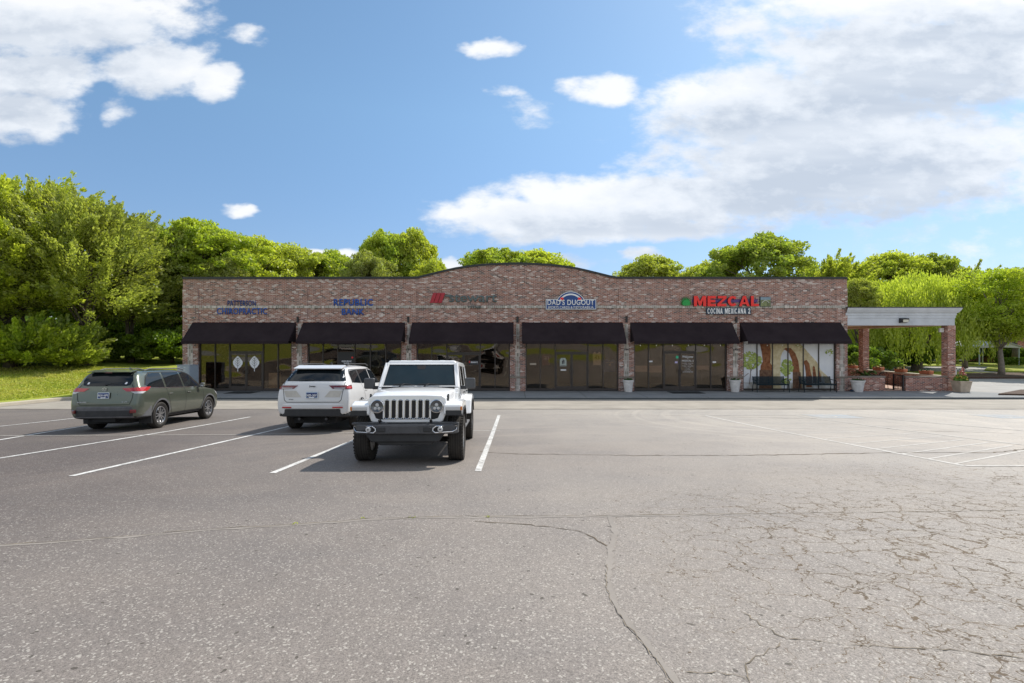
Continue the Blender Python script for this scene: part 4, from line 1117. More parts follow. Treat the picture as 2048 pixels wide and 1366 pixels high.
# patio low walls
def low_wall(lab, x0, x1, y0, y1, top=FZ(752.5), mat=M_BRICKP):
    o = empty('low_brick_wall', ((x0+x1)/2, (y0+y1)/2, ZW), label=lab, cat='low wall')
    b = o.location
    MB().bx(x0-b.x, x1-b.x, y0-b.y, y1-b.y, -.06, top-.07-ZW).build('brickwork', mat, o)
    MB().bx(x0-b.x-.02, x1-b.x+.02, y0-b.y-.03, y1-b.y+.03, top-.07-ZW, top-ZW).build('cap', M_BAND if y0 < GX+.2 and x1-x0 > 1 else M_KERB, o, bevel=.01)
    return o
low_wall('low brick patio wall left of the gate, behind the pale planter', XR+.0, FX(1771.6), GX+.05, GX+.33)
low_wall('low brick patio wall right of the gate, running to the corner column', FX(1813), 24.51, GX+.05, GX+.33)
low_wall('short low brick wall piece at the foot of the corner column', FX(1912)+.021, FX(1912)+.04, GX+.1, GX+.2) if False else None
low_wall('side brick patio wall topped with terracotta flower boxes', 24.59, 24.93, GX+.48, GX+6.97)
low_wall('rear part of the side patio wall, behind the back column', 24.59, 24.93, GX+7.48, GX+9.4)
low_wall('back brick wall of the patio', XR+.05, 24.93, GX+9.42, GX+9.7, top=FZ(752.5)+.05)
# brick steps of planters left of the back column
low_wall('small stepped brick planter near the patio rear', XR+2.6, XR+3.9, GX+8.3, GX+8.8, top=ZW+.75)
# gate post and furniture seen through the opening
o = empty('iron_gate', (FX(1809), GX+.2, ZW), label='open black iron gate folded back against the patio wall', cat='gate')
m = MB(); m.bx(-.03, .03, -.13, -.07, 0, .92); m.bx(-.03, .03, .6, .66, 0, .92); m.bx(-.015, .015, -.07, .6, .84, .88); m.bx(-.015, .015, -.07, .6, .06, .10)
m.build('gate_frame', M_BLACK, o)
m = MB(); [m.bx(-.012, .012, y, y+.024, .10, .84) for y in frange(0.0, .55, .11)]; m.build('bars', M_BLACK, o)
def iron_chair(x, y, rz, lab):
    o = empty('patio_chair', (x, y, ZW), (0, 0, rz), label=lab, cat='chair', group='rusty iron patio chairs')
    for sx in (-1, 1):
        for sy in (-1, 1): MB().tube([(sx*.19, sy*.19, .43), (sx*.22, sy*.23, 0)], .014, 6).build('leg', M_IRON, o)
    m = MB().lathe([(0, .425), (.23, .425), (.24, .44), (.23, .455), (0, .46)], 'z', (0, 0, 0), 14); m.build('seat', M_IRON, o)
    m = MB(); m.tube([(-.2, .2, .44), (-.22, .27, .85), (-.1, .30, 1.0), (.1, .30, 1.0), (.22, .27, .85), (.2, .2, .44)], .016, 6)
    for k in (-.1, 0, .1): m.tube([(k, .2, .44), (k, .29, .98)], .009, 5)
    m.tube([(-.2, .22, .62), (.2, .22, .62)], .01, 5); m.build('backrest', M_IRON, o)
    m = MB()
    for sx in (-1, 1): m.tube([(sx*.22, .22, .66), (sx*.25, -.1, .66), (sx*.22, -.18, .45)], .013, 6)
    m.build('armrest', M_IRON, o)
iron_chair(FX(1778)+.25, GX+1.3, rad(200), 'left rusty iron chair seen through the patio gate opening')
iron_chair(FX(1793)+.35, GX+1.6, rad(165), 'right rusty iron chair seen through the patio gate opening')
o = empty('patio_table', (FX(1785)+.6, GX+2.5, ZW), label='round rusty iron table behind the patio chairs', cat='table')
MB().lathe([(0, .70), (.45, .70), (.46, .715), (.45, .73), (0, .73)], 'z', (0, 0, 0), 20).build('tabletop', M_IRON, o)
MB().tube([(0, 0, 0.02), (0, 0, .7)], .03, 8).build('pedestal', M_IRON, o)
for k in range(3): a = k*2*PI/3; MB().tube([(0, 0, .25), (.3*math.cos(a), .3*math.sin(a), 0)], .018, 6).build('leg', M_IRON, o)
# foliage tufts for pots
def tuft(name, mat, parent, n, r, h, seed, c=(0, 0, 0), leaf=.05, droop=.2):
    rg = np.random.default_rng(seed)
    a = rg.uniform(0, 2*PI, n); rr = r*np.sqrt(rg.random(n)); hh = h*rg.random(n)**.6
    P = np.stack([rr*np.cos(a)+c[0], rr*np.sin(a)+c[1], hh*(1-(rr/r)**2*.6)+c[2]], 1)
    d1 = rg.normal(size=(n, 3)); d1 /= np.linalg.norm(d1, axis=1)[:, None]; d1[:, 2] += .3
    d2 = np.cross(d1, rg.normal(size=(n, 3))); d2 /= np.linalg.norm(d2, axis=1)[:, None]
    s = leaf*rg.uniform(.6, 1.4, n)[:, None]
    V = np.stack([P-d1*s, P+d2*s*.5, P+d1*s, P-d2*s*.5], 1)
    return link(name, quads_mesh(name, V), mat, parent)
# planters
def planter(px, py, w_, h_, mat, lab, y, plant=60, hpl=.12, square=False, group=None, flowers=False):
    z = ZW
    o = empty('planter', (FX(px) if y is None else (px-1024)*y/F, y or GX-.4, z), label=lab, cat='planter', group=group)
    R_ = w_/2
    if square:
        m = MB(); V = []
        for (r, zz) in ((R_*.74, 0), (R_*.95, h_-.06), (R_, h_-.05), (R_, h_), (R_*.86, h_), (R_*.84, h_-.05)):
            V += [(r, r, zz), (-r, r, zz), (-r, -r, zz), (r, -r, zz)]
        Fs = [(3, 2, 1, 0), (20, 21, 22, 23)]
        for i in range(5):
            for k in range(4): Fs.append((i*4+k, i*4+(k+1) % 4, (i+1)*4+(k+1) % 4, (i+1)*4+k))
        m.add(V, Fs); m.build('pot', mat, o, bevel=.012)
    else:
        MB().lathe([(R_*.66, 0), (R_*.68, .02), (R_*.86, h_*.72), (R_*.90, h_*.80), (R_*.96, h_*.84), (R_, h_*.88), (R_, h_), (R_*.88, h_), (R_*.85, h_-.05), (0, h_-.05)], 'z', (0, 0, 0), 24).build('pot', mat, o, smooth=True)
    MB().lathe([(0, h_-.045), (R_*.84, h_-.045), (R_*.84, h_-.06)], 'z', (0, 0, 0), 16).build('soil', M_MULCH, o)
    if plant: tuft('plant', M_LEAFD, o, plant, R_*.8, hpl, int(px), (0, 0, h_-.05), leaf=.07)
    if flowers:
        tuft('leafy_plant', simple('bright_leaf', (.12, .24, .03), .7, vary=.5, vscale=9), o, 260, R_*.95, .45, 3, (0, 0, h_-.08), leaf=.08)
        tuft('yellow_flowers', M_YEL, o, 90, R_*.9, .35, 4, (0, 0, h_+.02), leaf=.06)
        tuft('pink_flowers', M_PINK, o, 80, R_*.5, .55, 5, (0.05, 0, h_+.15), leaf=.07)
    return o
planter(1256.5, 0, .62, .66, M_PALE, 'pale round planter on the sidewalk at the pier between fourth and fifth storefronts', GX-.45, plant=70)
planter(1470, 0, .62, .66, M_PALE, 'pale round planter on the sidewalk at the pier left of the two benches', GX-.45, plant=60)
planter(1715.5, 0, .72, .64, M_PALE, 'pale round planter in front of the left patio wall', GX-.45, plant=90)
planter(1922.5, 0, .68, .62, M_TANP, 'tan square planter with pink and yellow flowers at the patio corner', GX-.55, plant=0, square=True, flowers=True)
# coiled hose
o = empty('garden_hose', (FX(1699), GX-.35, ZW), label='dark blue coiled hose on the sidewalk left of the pale planter by the patio', cat='hose')
m = MB(); m.tube([((.20-.02*(k//16))*math.cos(k*PI/8), (.20-.02*(k//16))*math.sin(k*PI/8), .02+.012*(k/8)) for k in range(64)], .014, 6); m.build('coil', simple('hose_blue', (.03, .05, .09), .6), o, smooth=True)
# flower boxes along the side wall
for i, (px, y) in enumerate(((1698, 37.2), (1748, 34.6), (1793, 32.6), (1846, 30.6))):
    o = empty('flower_box', (24.76, y, FZ(752.5)), label=['terracotta flower box on the patio side wall, left of the back column', 'terracotta flower box just right of the back column', 'terracotta flower box with yellow flowers in the middle of the patio side wall', 'terracotta flower box nearest the corner column'][i], cat='flower box', group='terracotta flower boxes on the patio wall')
    MB().prism([(-.36, 0), (.36, 0), (.42, .22), (-.42, .22)], 'x', -.13, .13).build('box', M_TERRA, o, bevel=.01).rotation_euler = (0, 0, 0)
    tuft('plant', M_LEAFD, o, 50, .3, .12, 20+i, (0, 0, .2), leaf=.06)
    if i != 3: tuft('flowers', M_YEL, o, 24, .28, .14, 30+i, (0, 0, .22), leaf=.05)
# fern in the patio
o = empty('potted_fern', (FX(1738)+.9, GX+1.6, ZW), label='bushy green fern behind the left patio wall', cat='plant')
MB().lathe([(.16, 0), (.25, .55), (.28, .6), (0, .6)], 'z', (0, 0, 0), 18).build('pot', M_TERRA, o, smooth=True)
m = MB(); rnd = random.Random(2)
for k in range(46):
    a = rnd.uniform(0, 2*PI); L = rnd.uniform(.5, .95); up_ = rnd.uniform(.15, .6)
    pr = [(L*f*math.cos(a), L*f*math.sin(a), .6+up_*math.sin(f*PI*.75)*.9) for f in (0, .3, .6, .8, 1)]
    for A, B in zip(pr[:-1], pr[1:]):
        w_ = .05
        nx_, ny_ = -math.sin(a)*w_, math.cos(a)*w_
        m.add([(A[0]-nx_, A[1]-ny_, A[2]), (A[0]+nx_, A[1]+ny_, A[2]), (B[0]+nx_, B[1]+ny_, B[2]), (B[0]-nx_, B[1]-ny_, B[2])], [(0, 1, 2, 3)])
m.build('fronds', simple('fern_leaf', (.07, .13, .02), .8, vary=.4, vscale=8), o)
# canopy flood light, white box on the column
o = empty('flood_light', (FX(1805), GX-.0, FZ(641)), label='black flood light on the canopy cornice', cat='flood light')
MB().prism([(0, -.14), (0, .12), (-.20, .12), (-.24, .06), (-.20, -.10)], 'x', -.21, .21).build('housing', M_BLACK, o, bevel=.01)
MB().bx(-.13, .17, -.235, -.20, -.10, .05).build('lens', simple('lamp_lens', (.62, .60, .52), .3), o)
o = MB().bx(-.12, .12, 0, .1, -.12, .12).build('wall_speaker', M_CAMW, None, bevel=.012); o.location = (24.40, GX+.25, FZ(660)); tag(o, 'white box speaker on the left face of the canopy corner column', 'speaker')
# black sign and letters behind the corner planter
o = empty('street_sign', (FX(1916)+.65, GX+1.2, ZW), label='small white sign in a black frame behind the corner planter', cat='sign')
m = MB(); m.tube([(-.32, 0, 0), (-.32, 0, 1.25)], .02, 6); m.tube([(.32, 0, 0), (.32, 0, 1.25)], .02, 6); m.build('post', M_BLACK, o)
MB().bx(-.3, .3, -.01, .01, .85, 1.15).build('sign_face', M_WHITEP, o)
text('lettering', 'OPEN', (0, -.012, 1.0), .42, .14, M_RED, o, depth=.003, bold=.03)
# ------------------------------------------------------------------ benches
M_BENCH = simple('dark_teal_bench', (.008, .020, .027), .65, spec=.2)
def bench():
    o = empty('bench', (0, 0, 0)); tag(o, cat='bench', group='dark metal benches in front of the picture window')
    Lh = .86
    m = MB()
    for k in range(7):
        z = .46+.055*k; y = .20+.018*k
        m.box((0, y, z+.02), (2*Lh, .014, .045), rot=rotm(rx=rad(-14)))
    for x in (-Lh, -.0, Lh): m.box((x, .255, .63), (.035, .022, .44), rot=rotm(rx=rad(-14)))
    m.build('backrest', M_BENCH, o)
    m = MB()
    for k in range(7): m.bx(-Lh, Lh, -.27+.066*k, -.27+.066*k+.045, .425+.004*abs(k-3), .44+.004*abs(k-3))
    m.bx(-Lh, Lh, -.285, -.265, .39, .44); m.build('seat', M_BENCH, o)
    for s in (-1, 1):
        x = s*(Lh+.02)
        MB().tube([(x, -.25, .43), (x, -.28, 0)], .022, 6).build('leg', M_BENCH, o); MB().tube([(x, .2, .43), (x, .30, 0)], .022, 6).build('leg', M_BENCH, o)
        MB().tube([(x, .27, .68), (x, .02, .66), (x, -.2, .64), (x, -.30, .60), (x, -.27, .43)], .02, 6).build('armrest', M_BENCH, o, smooth=True)
    return o
b0 = bench(); b0.location = (FX(1541)-.25, GX-.52, ZW); b0.rotation_euler = (0, 0, 0); b0['label'] = 'dark metal slatted bench under the trees of the picture window, left one'
b1_ = copy_tree(b0); b1_.location = (FX(1634)-.28, GX-.52, ZW); b1_['label'] = 'dark metal slatted bench beside the rightmost brick pier, right one'
# ------------------------------------------------------------------ mail cluster box
M_MAIL = simple('grey_mailbox', (.30, .35, .40), .45, vary=.05); M_MAILD = simple('mailbox_gap', (.08, .1, .12), .6)
my = GX-1.15; mx = (376-1024)*my/F
o = empty('cluster_mailbox', (mx, my, ZW), (0, 0, rad(-14)), label='grey metal cluster mailbox on a pedestal at the left corner of the building', cat='mailbox')
MB().bx(-.40, .40, -.30, .30, .34, 1.50).build('cabinet', M_MAIL, o, bevel=.008)
MB().bx(-.15, .15, -.15, .15, 0, .34).build('pedestal', M_MAIL, o)
MB().bx(-.43, .43, -.33, .33, 1.50, 1.53).build('cap', M_MAIL, o, bevel=.006)
for cix in range(2):
    for r in range(7):
        x0 = -.37+cix*.375; z0 = .40+r*.152
        if cix == 1 and r in (0, 1): 
            if r == 0:
                d = MB().bx(x0, x0+.355, -.314, -.302, z0, z0+.29).build('parcel_door', M_MAIL, o, bevel=.004)
            continue
        d = MB().bx(x0, x0+.355, -.312, -.302, z0, z0+.138).build('mail_door', M_MAIL, o, bevel=.003)
        MB().bx(x0+.03, x0+.15, -.316, -.313, z0+.085, z0+.11).build('number_plate', M_CAMW, d)
        MB().lathe([(0, 0), (.012, 0), (.012, .006), (0, .006)], 'y', (x0+.31, -.318, z0+.07), 8).build('lock', M_MAILD, d)
# newspaper style dark box in the window corner left of it
# door mats
M_MAT = simple('black_rubber_mat', (.014, .017, .019), .9)
for (a, b, c, d, lab) in ((458, 511, 488, 0, 'black door mat in front of the leftmost shop'), (1340, 1404, 1372, 0, 'black door mat in front of the fifth shop')):
    x0, x1 = (a-1024)*27.9/F, (b-1024)*27.9/F
    o = MB().prism([(x0, 27.35), (x1, 27.35), (x1-.0, 28.45), (x0, 28.45)], 'z', ZW+.001, ZW+.014).build('door_mat', M_MAT); tag(o, lab, 'door mat')
# string of small bulbs along the lip of the two right awnings
M_BULB = simple('glass_bulb', (.75, .72, .62), .2)
for i, (a, b, lab) in enumerate(((1268, 1460, 'string of small bulbs under the lip of the fifth awning'), (1492, 1675, 'string of small bulbs under the lip of the rightmost awning'))):
    y = GX-.92
    x0, x1 = (a-1024)*y/F, (b-1024)*y/F
    o = empty('string_lights', ((x0+x1)/2, y, CAMZ-.16), label=lab, cat='string lights'); L = (x1-x0)/2
    MB().tube([(-L+2*L*k/20, 0, -.02*abs(math.sin(k*PI/3.3))) for k in range(21)], .006, 4).build('cable', M_BLACK, o)
    for k in range(6):
        bb = MB().lathe([(0, -.075), (.02, -.065), (.026, -.045), (.018, -.02), (.012, 0)], 'z', (-L+2*L*(k+.4)/6, 0, -.015), 8).build('bulb', M_BULB, o, smooth=True)
# far carport and the brick building on the right
def far(px, y, z=ZLOW): return ((px-1024)*y/F, y, z)
cx, cy, cz = far(1962, 62, ZLOW+.05)
o = empty('carport', (cx, cy, cz), label='pale open carport shelter beyond the driveway on the right', cat='carport')
W_ = 2.3
MB().prism([(-W_, 2.3), (0, 2.95), (W_, 2.3), (W_, 2.1), (0, 2.2), (-W_, 2.1)], 'y', -2.5, 2.5).build('gable_end', simple('carport_panel', (.55, .55, .52), .7), o)
m = MB(); m.add([(-W_-.15, -2.7, 2.27), (0, -2.7, 3.0), (0, 2.7, 3.0), (-W_-.15, 2.7, 2.27)], [(0, 1, 2, 3)]); m.add([(W_+.15, -2.7, 2.27), (0, -2.7, 3.0), (0, 2.7, 3.0), (W_+.15, 2.7, 2.27)], [(0, 1, 2, 3)])
r = m.build('roof', simple('carport_roof', (.48, .50, .52), .5), o); r.modifiers.new('t', 'SOLIDIFY').thickness = .05
for sx in (-1, -.0, 1):
    for y in (-2.3, 2.3):
        if sx == 0 and y > 0: continue
        MB().bx(sx*W_-.05, sx*W_+.05, y-.05, y+.05, 0, 2.2).build('post', simple('carport_post', (.42, .47, .50), .6), o)
bx_, by_, bz_ = far(2075, 66, ZLOW)
o = empty('orange_brick_house', (bx_, by_, bz_), label='low orange brick house at the far right edge behind the hedge', cat='house')
MB().bx(-3.6, 9, 0, 7, 0, 3.3).build('wall', brick_mat('orange_brick', wash=.1, tint=(1.9, 1.4, 1.1)), o)
MB().prism([(-4.0, 3.3), (9.4, 3.3), (6, 4.9), (-1, 4.9)], 'y', -.4, 7.4).build('roof', simple('shingle', (.10, .09, .085), .9), o)
MB().bx(1, 2.4, -.03, .1, 1, 2.3).build('window', M_GLASS, o)
# ------------------------------------------------------------------ car materials
def paint(name, c, metal=0.0, rough=0.35, dirt=0.10, dirtc=(.30, .27, .22)):
    m, t, out = new_mat(name); o = t.obj(); x, y, z = t.sep(o)
    n = t.noise(o, 3.5, 5, .65); f = t.maprange(z, .25, .9, dirt*2.6, dirt*.35)
    f = t.math('MULTIPLY', f, t.maprange(n, .3, .7, .3, 1.3), clamp=True)
    fl = t.noise(o, 900, 1)
    b = pbsdf(t, out, t.mix(f, c, dirtc), t.math('ADD', rough, t.math('MULTIPLY', f, .8)), metal, .5, coat=.85, coat_rough=.04)
    return m
P_GREEN = paint('grey_green_paint', (.112, .132, .100), .6, .26, dirt=.14)
P_WHITE = paint('white_paint', (.82, .82, .82), 0, .4, dirt=.04)
P_WHITE2 = paint('pearl_white_paint', (.66, .66, .66), 0, .4, dirt=.10)
def cglass():
    m, t, out = new_mat('car_glass')
    pbsdf(t, out, (.008, .012, .015), .03, 0, .42); return m
C_GLASS = cglass()
C_WIND = (lambda: [new_mat('windscreen_glass')])()[0]
def _w():
    m, t, out = C_WIND; o = t.obj()
    n = t.noise(o, 3, 3)
    pbsdf(t, out, t.mix(n, (.008, .018, .026), (.018, .036, .048)), .03, 0, .22, coat=0); return m
C_WIND = _w()
C_PLAST = simple('black_car_plastic', (.022, .023, .025), .6, vary=.2)
C_PLASTG = simple('grey_bumper_plastic', (.055, .056, .060), .5, vary=.15)
C_GREYPL = simple('weathered_trim', (.10, .10, .105), .7, vary=.2)
def tyre_mat():
    m, t, out = new_mat('tyre_rubber'); o = t.obj(); x, y, z = t.sep(o)
    n = t.noise(o, 7, 4, .6)
    gr = t.math('LESS_THAN', t.math('FRACT', t.math('MULTIPLY', t.math('ABSOLUTE', x), 26)), .2)
    c = t.mix(n, (.026, .024, .023), (.060, .054, .047))
    pbsdf(t, out, t.mix(t.math('MULTIPLY', gr, .6), c, (.006, .006, .006)), .85, spec=.2); return m
C_TYRE = tyre_mat()
C_RIM = simple('alloy_rim', (.42, .42, .43), .3, metal=.85, vary=.05); C_RIMD = simple('dark_alloy', (.06, .06, .065), .35, metal=.6)
C_CHROME = simple('chrome', (.65, .66, .68), .15, metal=1.0, vary=.03)
C_RED = simple('tail_lamp_red', (.42, .008, .010), .12, spec=.7, coat=.8, vary=.1); C_REDD = simple('tail_lamp_dark_red', (.14, .008, .010), .15, coat=.8)
C_CLEAR = simple('clear_lamp', (.50, .50, .50), .12, coat=.8, vary=.05); C_AMB = simple('amber_lamp', (.55, .17, .02), .2, coat=.6)
C_DARK = simple('gap_and_trim_black', (.008, .008, .009), .7); C_UNDER = simple('underbody', (.012, .012, .012), .9)  # first one: near-black for panel gaps, seals, mesh and badges
C_PLATE = simple('blue_plate', (.018, .045, .16), .5, vary=.1)
C_SILV = simple('silver_strip', (.50, .47, .42), .4, metal=.2)
C_LENS = simple('headlamp_glass', (.045, .055, .065), .05, spec=.8, coat=1)

# ------------------------------------------------------------------ car building
def bvh_of(o):
    dg = bpy.context.evaluated_depsgraph_get(); dg.update()
    e = o.evaluated_get(dg); me = e.to_mesh()
    V = [v.co.copy() for v in me.vertices]; P = [tuple(p.vertices) for p in me.polygons]
    b = BVHTree.FromPolygons(V, P); e.to_mesh_clear(); return b
def loft_body(name, st, mat, parent, cuts, subs=2):
    """st rows: y, zb, w, zbelt, wb, zt, wt. cuts: (y, z, r) wheel arches"""
    V = []; Fs = []; N = 10
    for (y, zb, w, zbelt, wb, zt, wt) in st:
        zbelt = min(zbelt, zt-.05)
        z1 = zb+(zbelt-zb)*.42; z2 = zb+(zbelt-zb)*.78
        P = [(0, zb), (w*.80, zb), (w*.955, zb+.05), (w, z1), (w*.995, z2), (wb+.012, zbelt-.035), (wb-.01, zbelt+.01), (wt+.02, zt-.085), (wt-.07, zt-.008), (0, zt+.012)]
        ring = P+[(-a, b) for a, b in P[-2:0:-1]]
        V += [(a, y, b) for a, b in ring]
    n = 2*N-2
    for i in range(len(st)-1):
        for k in range(n):
            k2 = (k+1) % n
            Fs.append((i*n+k, i*n+k2, (i+1)*n+k2, (i+1)*n+k))
    # caps: pair the left and right columns
    for e, fl in ((0, 1), ((len(st)-1)*n, 0)):
        for k in range(N-1):
            a, b = e+k, e+k+1
            a2, b2 = e+(n-k) % n, e+(n-k-1) % n
            f = (a, b, b2, a2)
            f = tuple(dict.fromkeys(f))
            if len(f) > 2: Fs.append(f if fl else f[::-1])
    me = bpy.data.meshes.new(name); me.from_pydata(V, [], Fs)
    bm = bmesh.new(); bm.from_mesh(me); bmesh.ops.recalc_face_normals(bm, faces=bm.faces); bm.to_mesh(me); bm.free()
    o = link(name, me, [mat, C_UNDER], parent)
    s = o.modifiers.new('sub', 'SUBSURF'); s.levels = subs; s.render_levels = subs
    dg = bpy.context.evaluated_depsgraph_get(); dg.update()
    sm_ = bpy.data.meshes.new_from_object(o.evaluated_get(dg)); o.modifiers.clear(); o.data = sm_
    sm_.materials.clear(); sm_.materials.append(mat); sm_.materials.append(C_UNDER)
    tmp = []
    for (y, z, r) in cuts:
        for s_ in (-1, 1):
            c = MB().lathe([(0, 0), (r, 0), (r, .6), (0, .6)], 'x', (s_*.58 if s_ > 0 else -.58-.6, y, z), 40).build('cut', None)
            c.parent = parent; tmp.append(c)
            b = o.modifiers.new('b', 'BOOLEAN'); b.operation = 'DIFFERENCE'; b.object = c; b.solver = 'EXACT'
    if tmp:
        dg.update()
        m2 = bpy.data.meshes.new_from_object(o.evaluated_get(dg)); o.modifiers.clear(); o.data = m2
        m2.materials.clear(); m2.materials.append(mat); m2.materials.append(C_UNDER)
        for c in tmp: me_ = c.data; bpy.data.objects.remove(c); bpy.data.meshes.remove(me_)
        mi = []
        for p in m2.polygons:
            d = 0
            for (y, z, r) in cuts:
                if math.hypot(p.center.y-y, p.center.z-z) < r+.004 and abs(p.center.x) > .5: d = 1
            if p.normal.z < -.6 and p.center.z < .5: d = 1
            mi.append(d)
        m2.polygons.foreach_set('material_index', mi)
    o.data.polygons.foreach_set('use_smooth', [True]*len(o.data.polygons)); o.data.set_sharp_from_angle(angle=rad(42))
    return o
VIEWS = {'right': ((0, 1, 0), (0, 0, 1), (-1, 0, 0)), 'left': ((0, 1, 0), (0, 0, 1), (1, 0, 0)), 'rear': ((1, 0, 0), (0, 0, 1), (0, 1, 0)),
         'front': ((1, 0, 0), (0, 0, 1), (0, -1, 0)), 'top': ((1, 0, 0), (0, 1, 0), (0, 0, -1)),
         'rr': ((.7071, .7071, 0), (0, 0, 1), (-.7071, .7071, 0)), 'rl': ((.7071, -.7071, 0), (0, 0, 1), (.7071, .7071, 0))}
def drape(name, bvh, polys, view, mat, parent, off=.006, step=.07, thick=0.0):
    U, Vv, D = [Vector(v) for v in VIEWS[view]]
    if not isinstance(polys[0][0], (tuple, list)): polys = [polys]
    bm = bmesh.new()
    for poly in polys:
        vs = [bm.verts.new((a, b, 0)) for a, b in poly]
        bm.faces.new(vs)
    xs = [v.co.x for v in bm.verts]; ys = [v.co.y for v in bm.verts]
    for lo, hi, ax in ((min(xs), max(xs), 0), (min(ys), max(ys), 1)):
        k = lo+step
        while k < hi:
            co = [0, 0, 0]; co[ax] = k; no = [0, 0, 0]; no[ax] = 1
            bmesh.ops.bisect_plane(bm, geom=bm.verts[:]+bm.edges[:]+bm.faces[:], plane_co=co, plane_no=no); k += step
    bmesh.ops.triangulate(bm, faces=bm.faces)
    dead = []
    for v in bm.verts:
        p = U*v.co.x+Vv*v.co.y-D*5
        loc, nor, idx, dist = bvh.ray_cast(p, D)
        if loc is None: dead.append(v); continue
        if nor.dot(D) > 0: nor = -nor
        v.co = loc+nor*off
    bmesh.ops.delete(bm, geom=dead, context='VERTS')
    me = bpy.data.meshes.new(name); bm.to_mesh(me); bm.free()
    if len(me.polygons) == 0: return None
    # faces outward
    s_ = sum(p.normal.dot(D)*p.area for p in me.polygons)
    if s_ > 0: me.flip_normals()
    return link(name, me, mat, parent, smooth=True)
def line_poly(pts, w):
    out = []
    for a, b in zip(pts[:-1], pts[1:]):
        dx, dy = b[0]-a[0], b[1]-a[1]; L = math.hypot(dx, dy); nx, ny = -dy/L*w/2, dx/L*w/2
        out.append([(a[0]+nx, a[1]+ny), (b[0]+nx, b[1]+ny), (b[0]-nx, b[1]-ny), (a[0]-nx, a[1]-ny)])
    return out
def mirror(poly): return [(-a, b) for a, b in poly][::-1]
def wheel(parent, x, y, R, wd, rim_r, style, tread=False):
    s = 1 if x > 0 else -1
    hub = MB().lathe([(0, -.06), (.16, -.06), (.17, -.04), (.17, .04), (0, .04)], 'x', (0, 0, 0), 20).build('wheel', C_UNDER, parent)
    hub.location = (x, y, R)
    h = wd/2
    n = 48
    tb = MB().lathe([(rim_r, -h*.80), (rim_r+.02, -h*.95), (R-.06, -h*1.02), (R-.022, -h*.94), (R-.005, -h*.80), (R, -h*.5), (R, h*.5), (R-.005, h*.80), (R-.022, h*.94), (R-.06, h*1.02), (rim_r+.02, h*.95), (rim_r, h*.80)], 'x', (0, 0, 0), n, closed=True)
    if tread:
        for k in range(40):
            a = 2*PI*k/40
            for sx in (-1, 1):
                tb.box((sx*h*.82, math.cos(a)*(R-.004), math.sin(a)*(R-.004)), (h*.32, .032, .018), rot=rotm(rx=a-PI/2))
    tb.build('tyre', C_TYRE, hub, smooth=not tread)
    m = MB()
    m.lathe([(rim_r, -h*.8), (rim_r+.012, s*h*.86), (rim_r-.012, s*h*.80), (rim_r-.03, s*h*.3), (rim_r-.03, -s*h*.6)] if False else
            [(rim_r+.004, -h*.8), (rim_r+.012, s*h*.80), (rim_r-.004, s*h*.87), (rim_r-.022, s*h*.80), (rim_r-.03, s*h*.2)], 'x', (0, 0, 0), 36)
    ns = 10 if style == 'double' else (7 if style == 'seven' else 6)
    for k in range(ns):
        a = 2*PI*k/ns+ (0.12 if style == 'double' and k % 2 else 0)
        w_ = .026 if style == 'double' else (.05 if style == 'seven' else .045)
        L = rim_r-.05
        c = ((s*h*.60), math.sin(a)*(.045+L/2), math.cos(a)*(.045+L/2))
        m.box(c, (.028, w_, L), rot=rotm(rx=-a))
    m.lathe([(0, s*h*.72), (.045, s*h*.70), (.07, s*h*.60), (.07, s*h*.4)], 'x', (0, 0, 0), 16)
    m.build('rim', C_RIM if style != 'dark' else C_RIMD, hub, smooth=True)
    MB().lathe([(0, s*h*.12), (rim_r-.02, s*h*.12), (rim_r-.02, s*h*.05), (0, s*h*.05)], 'x', (0, 0, 0), 24).build('brake_disc', C_RIMD, hub)
    return hub
def car_root(name, X, Y, yaw, label, slope, cat='car'):
    d = math.cos(yaw)
    return empty(name, (X, Y, gz(Y)), (-math.atan(slope)*d, 0, yaw), label=label, cat=cat)
def plate(parent, c, body, tilt=0, w=.31, h=.16):
    p = MB().bx(-w/2, w/2, -.006, .006, -h/2, h/2).build('number_plate', C_CHROME, parent, bevel=.004); p.location = c; p.rotation_euler = (tilt, 0, 0)
    MB().bx(-w/2+.012, w/2-.012, -.010, -.006, -h/2+.012, h/2-.012).build('plate_field', C_PLATE, p)
    text('lettering', body, (0, -.011, -.005), w*.86, h*.45, M_WHITEP, p, depth=.003, bold=.02)
    MB().bx(-w*.22, w*.22, -.012, -.010, -h/2+.012, -h/2+.03).build('plate_strip', M_WHITEP, p)
    return p

# ================================================================== grey-green SUV (left)
hl = car_root('parked_suv', -11.10, 15.98, rad(4.6), 'dusty grey-green SUV parked nose to the building, seen from behind', .051)
st = [(-2.40, .44, .80, .70, .78, .76, .70), (-2.39, .40, .87, .78, .85, .90, .79), (-2.37, .38, .90, .98, .865, 1.16, .78), (-2.34, .36, .92, 1.13, .88, 1.26, .76),
      (-2.27, .34, .94, 1.17, .885, 1.42, .725), (-2.19, .33, .952, 1.17, .885, 1.57, .695), (-2.09, .32, .958, 1.17, .885, 1.645, .68), (-1.95, .31, .962, 1.16, .885, 1.68, .675),
      (-1.4, .30, .962, 1.14, .89, 1.69, .665), (-.6, .29, .955, 1.125, .89, 1.705, .675), (.1, .29, .955, 1.115, .89, 1.695, .675), (.5, .29, .955, 1.11, .89, 1.655, .665),
      (.9, .29, .958, 1.10, .89, 1.43, .70), (1.22, .29, .96, 1.085, .89, 1.205, .745), (1.36, .29, .962, 1.06, .89, 1.14, .79), (1.85, .28, .955, 1.02, .88, 1.08, .78),
      (2.06, .28, .92, .95, .84, 1.00, .72), (2.20, .30, .85, .84, .78, .88, .66), (2.27, .36, .70, .66, .66, .72, .55)]
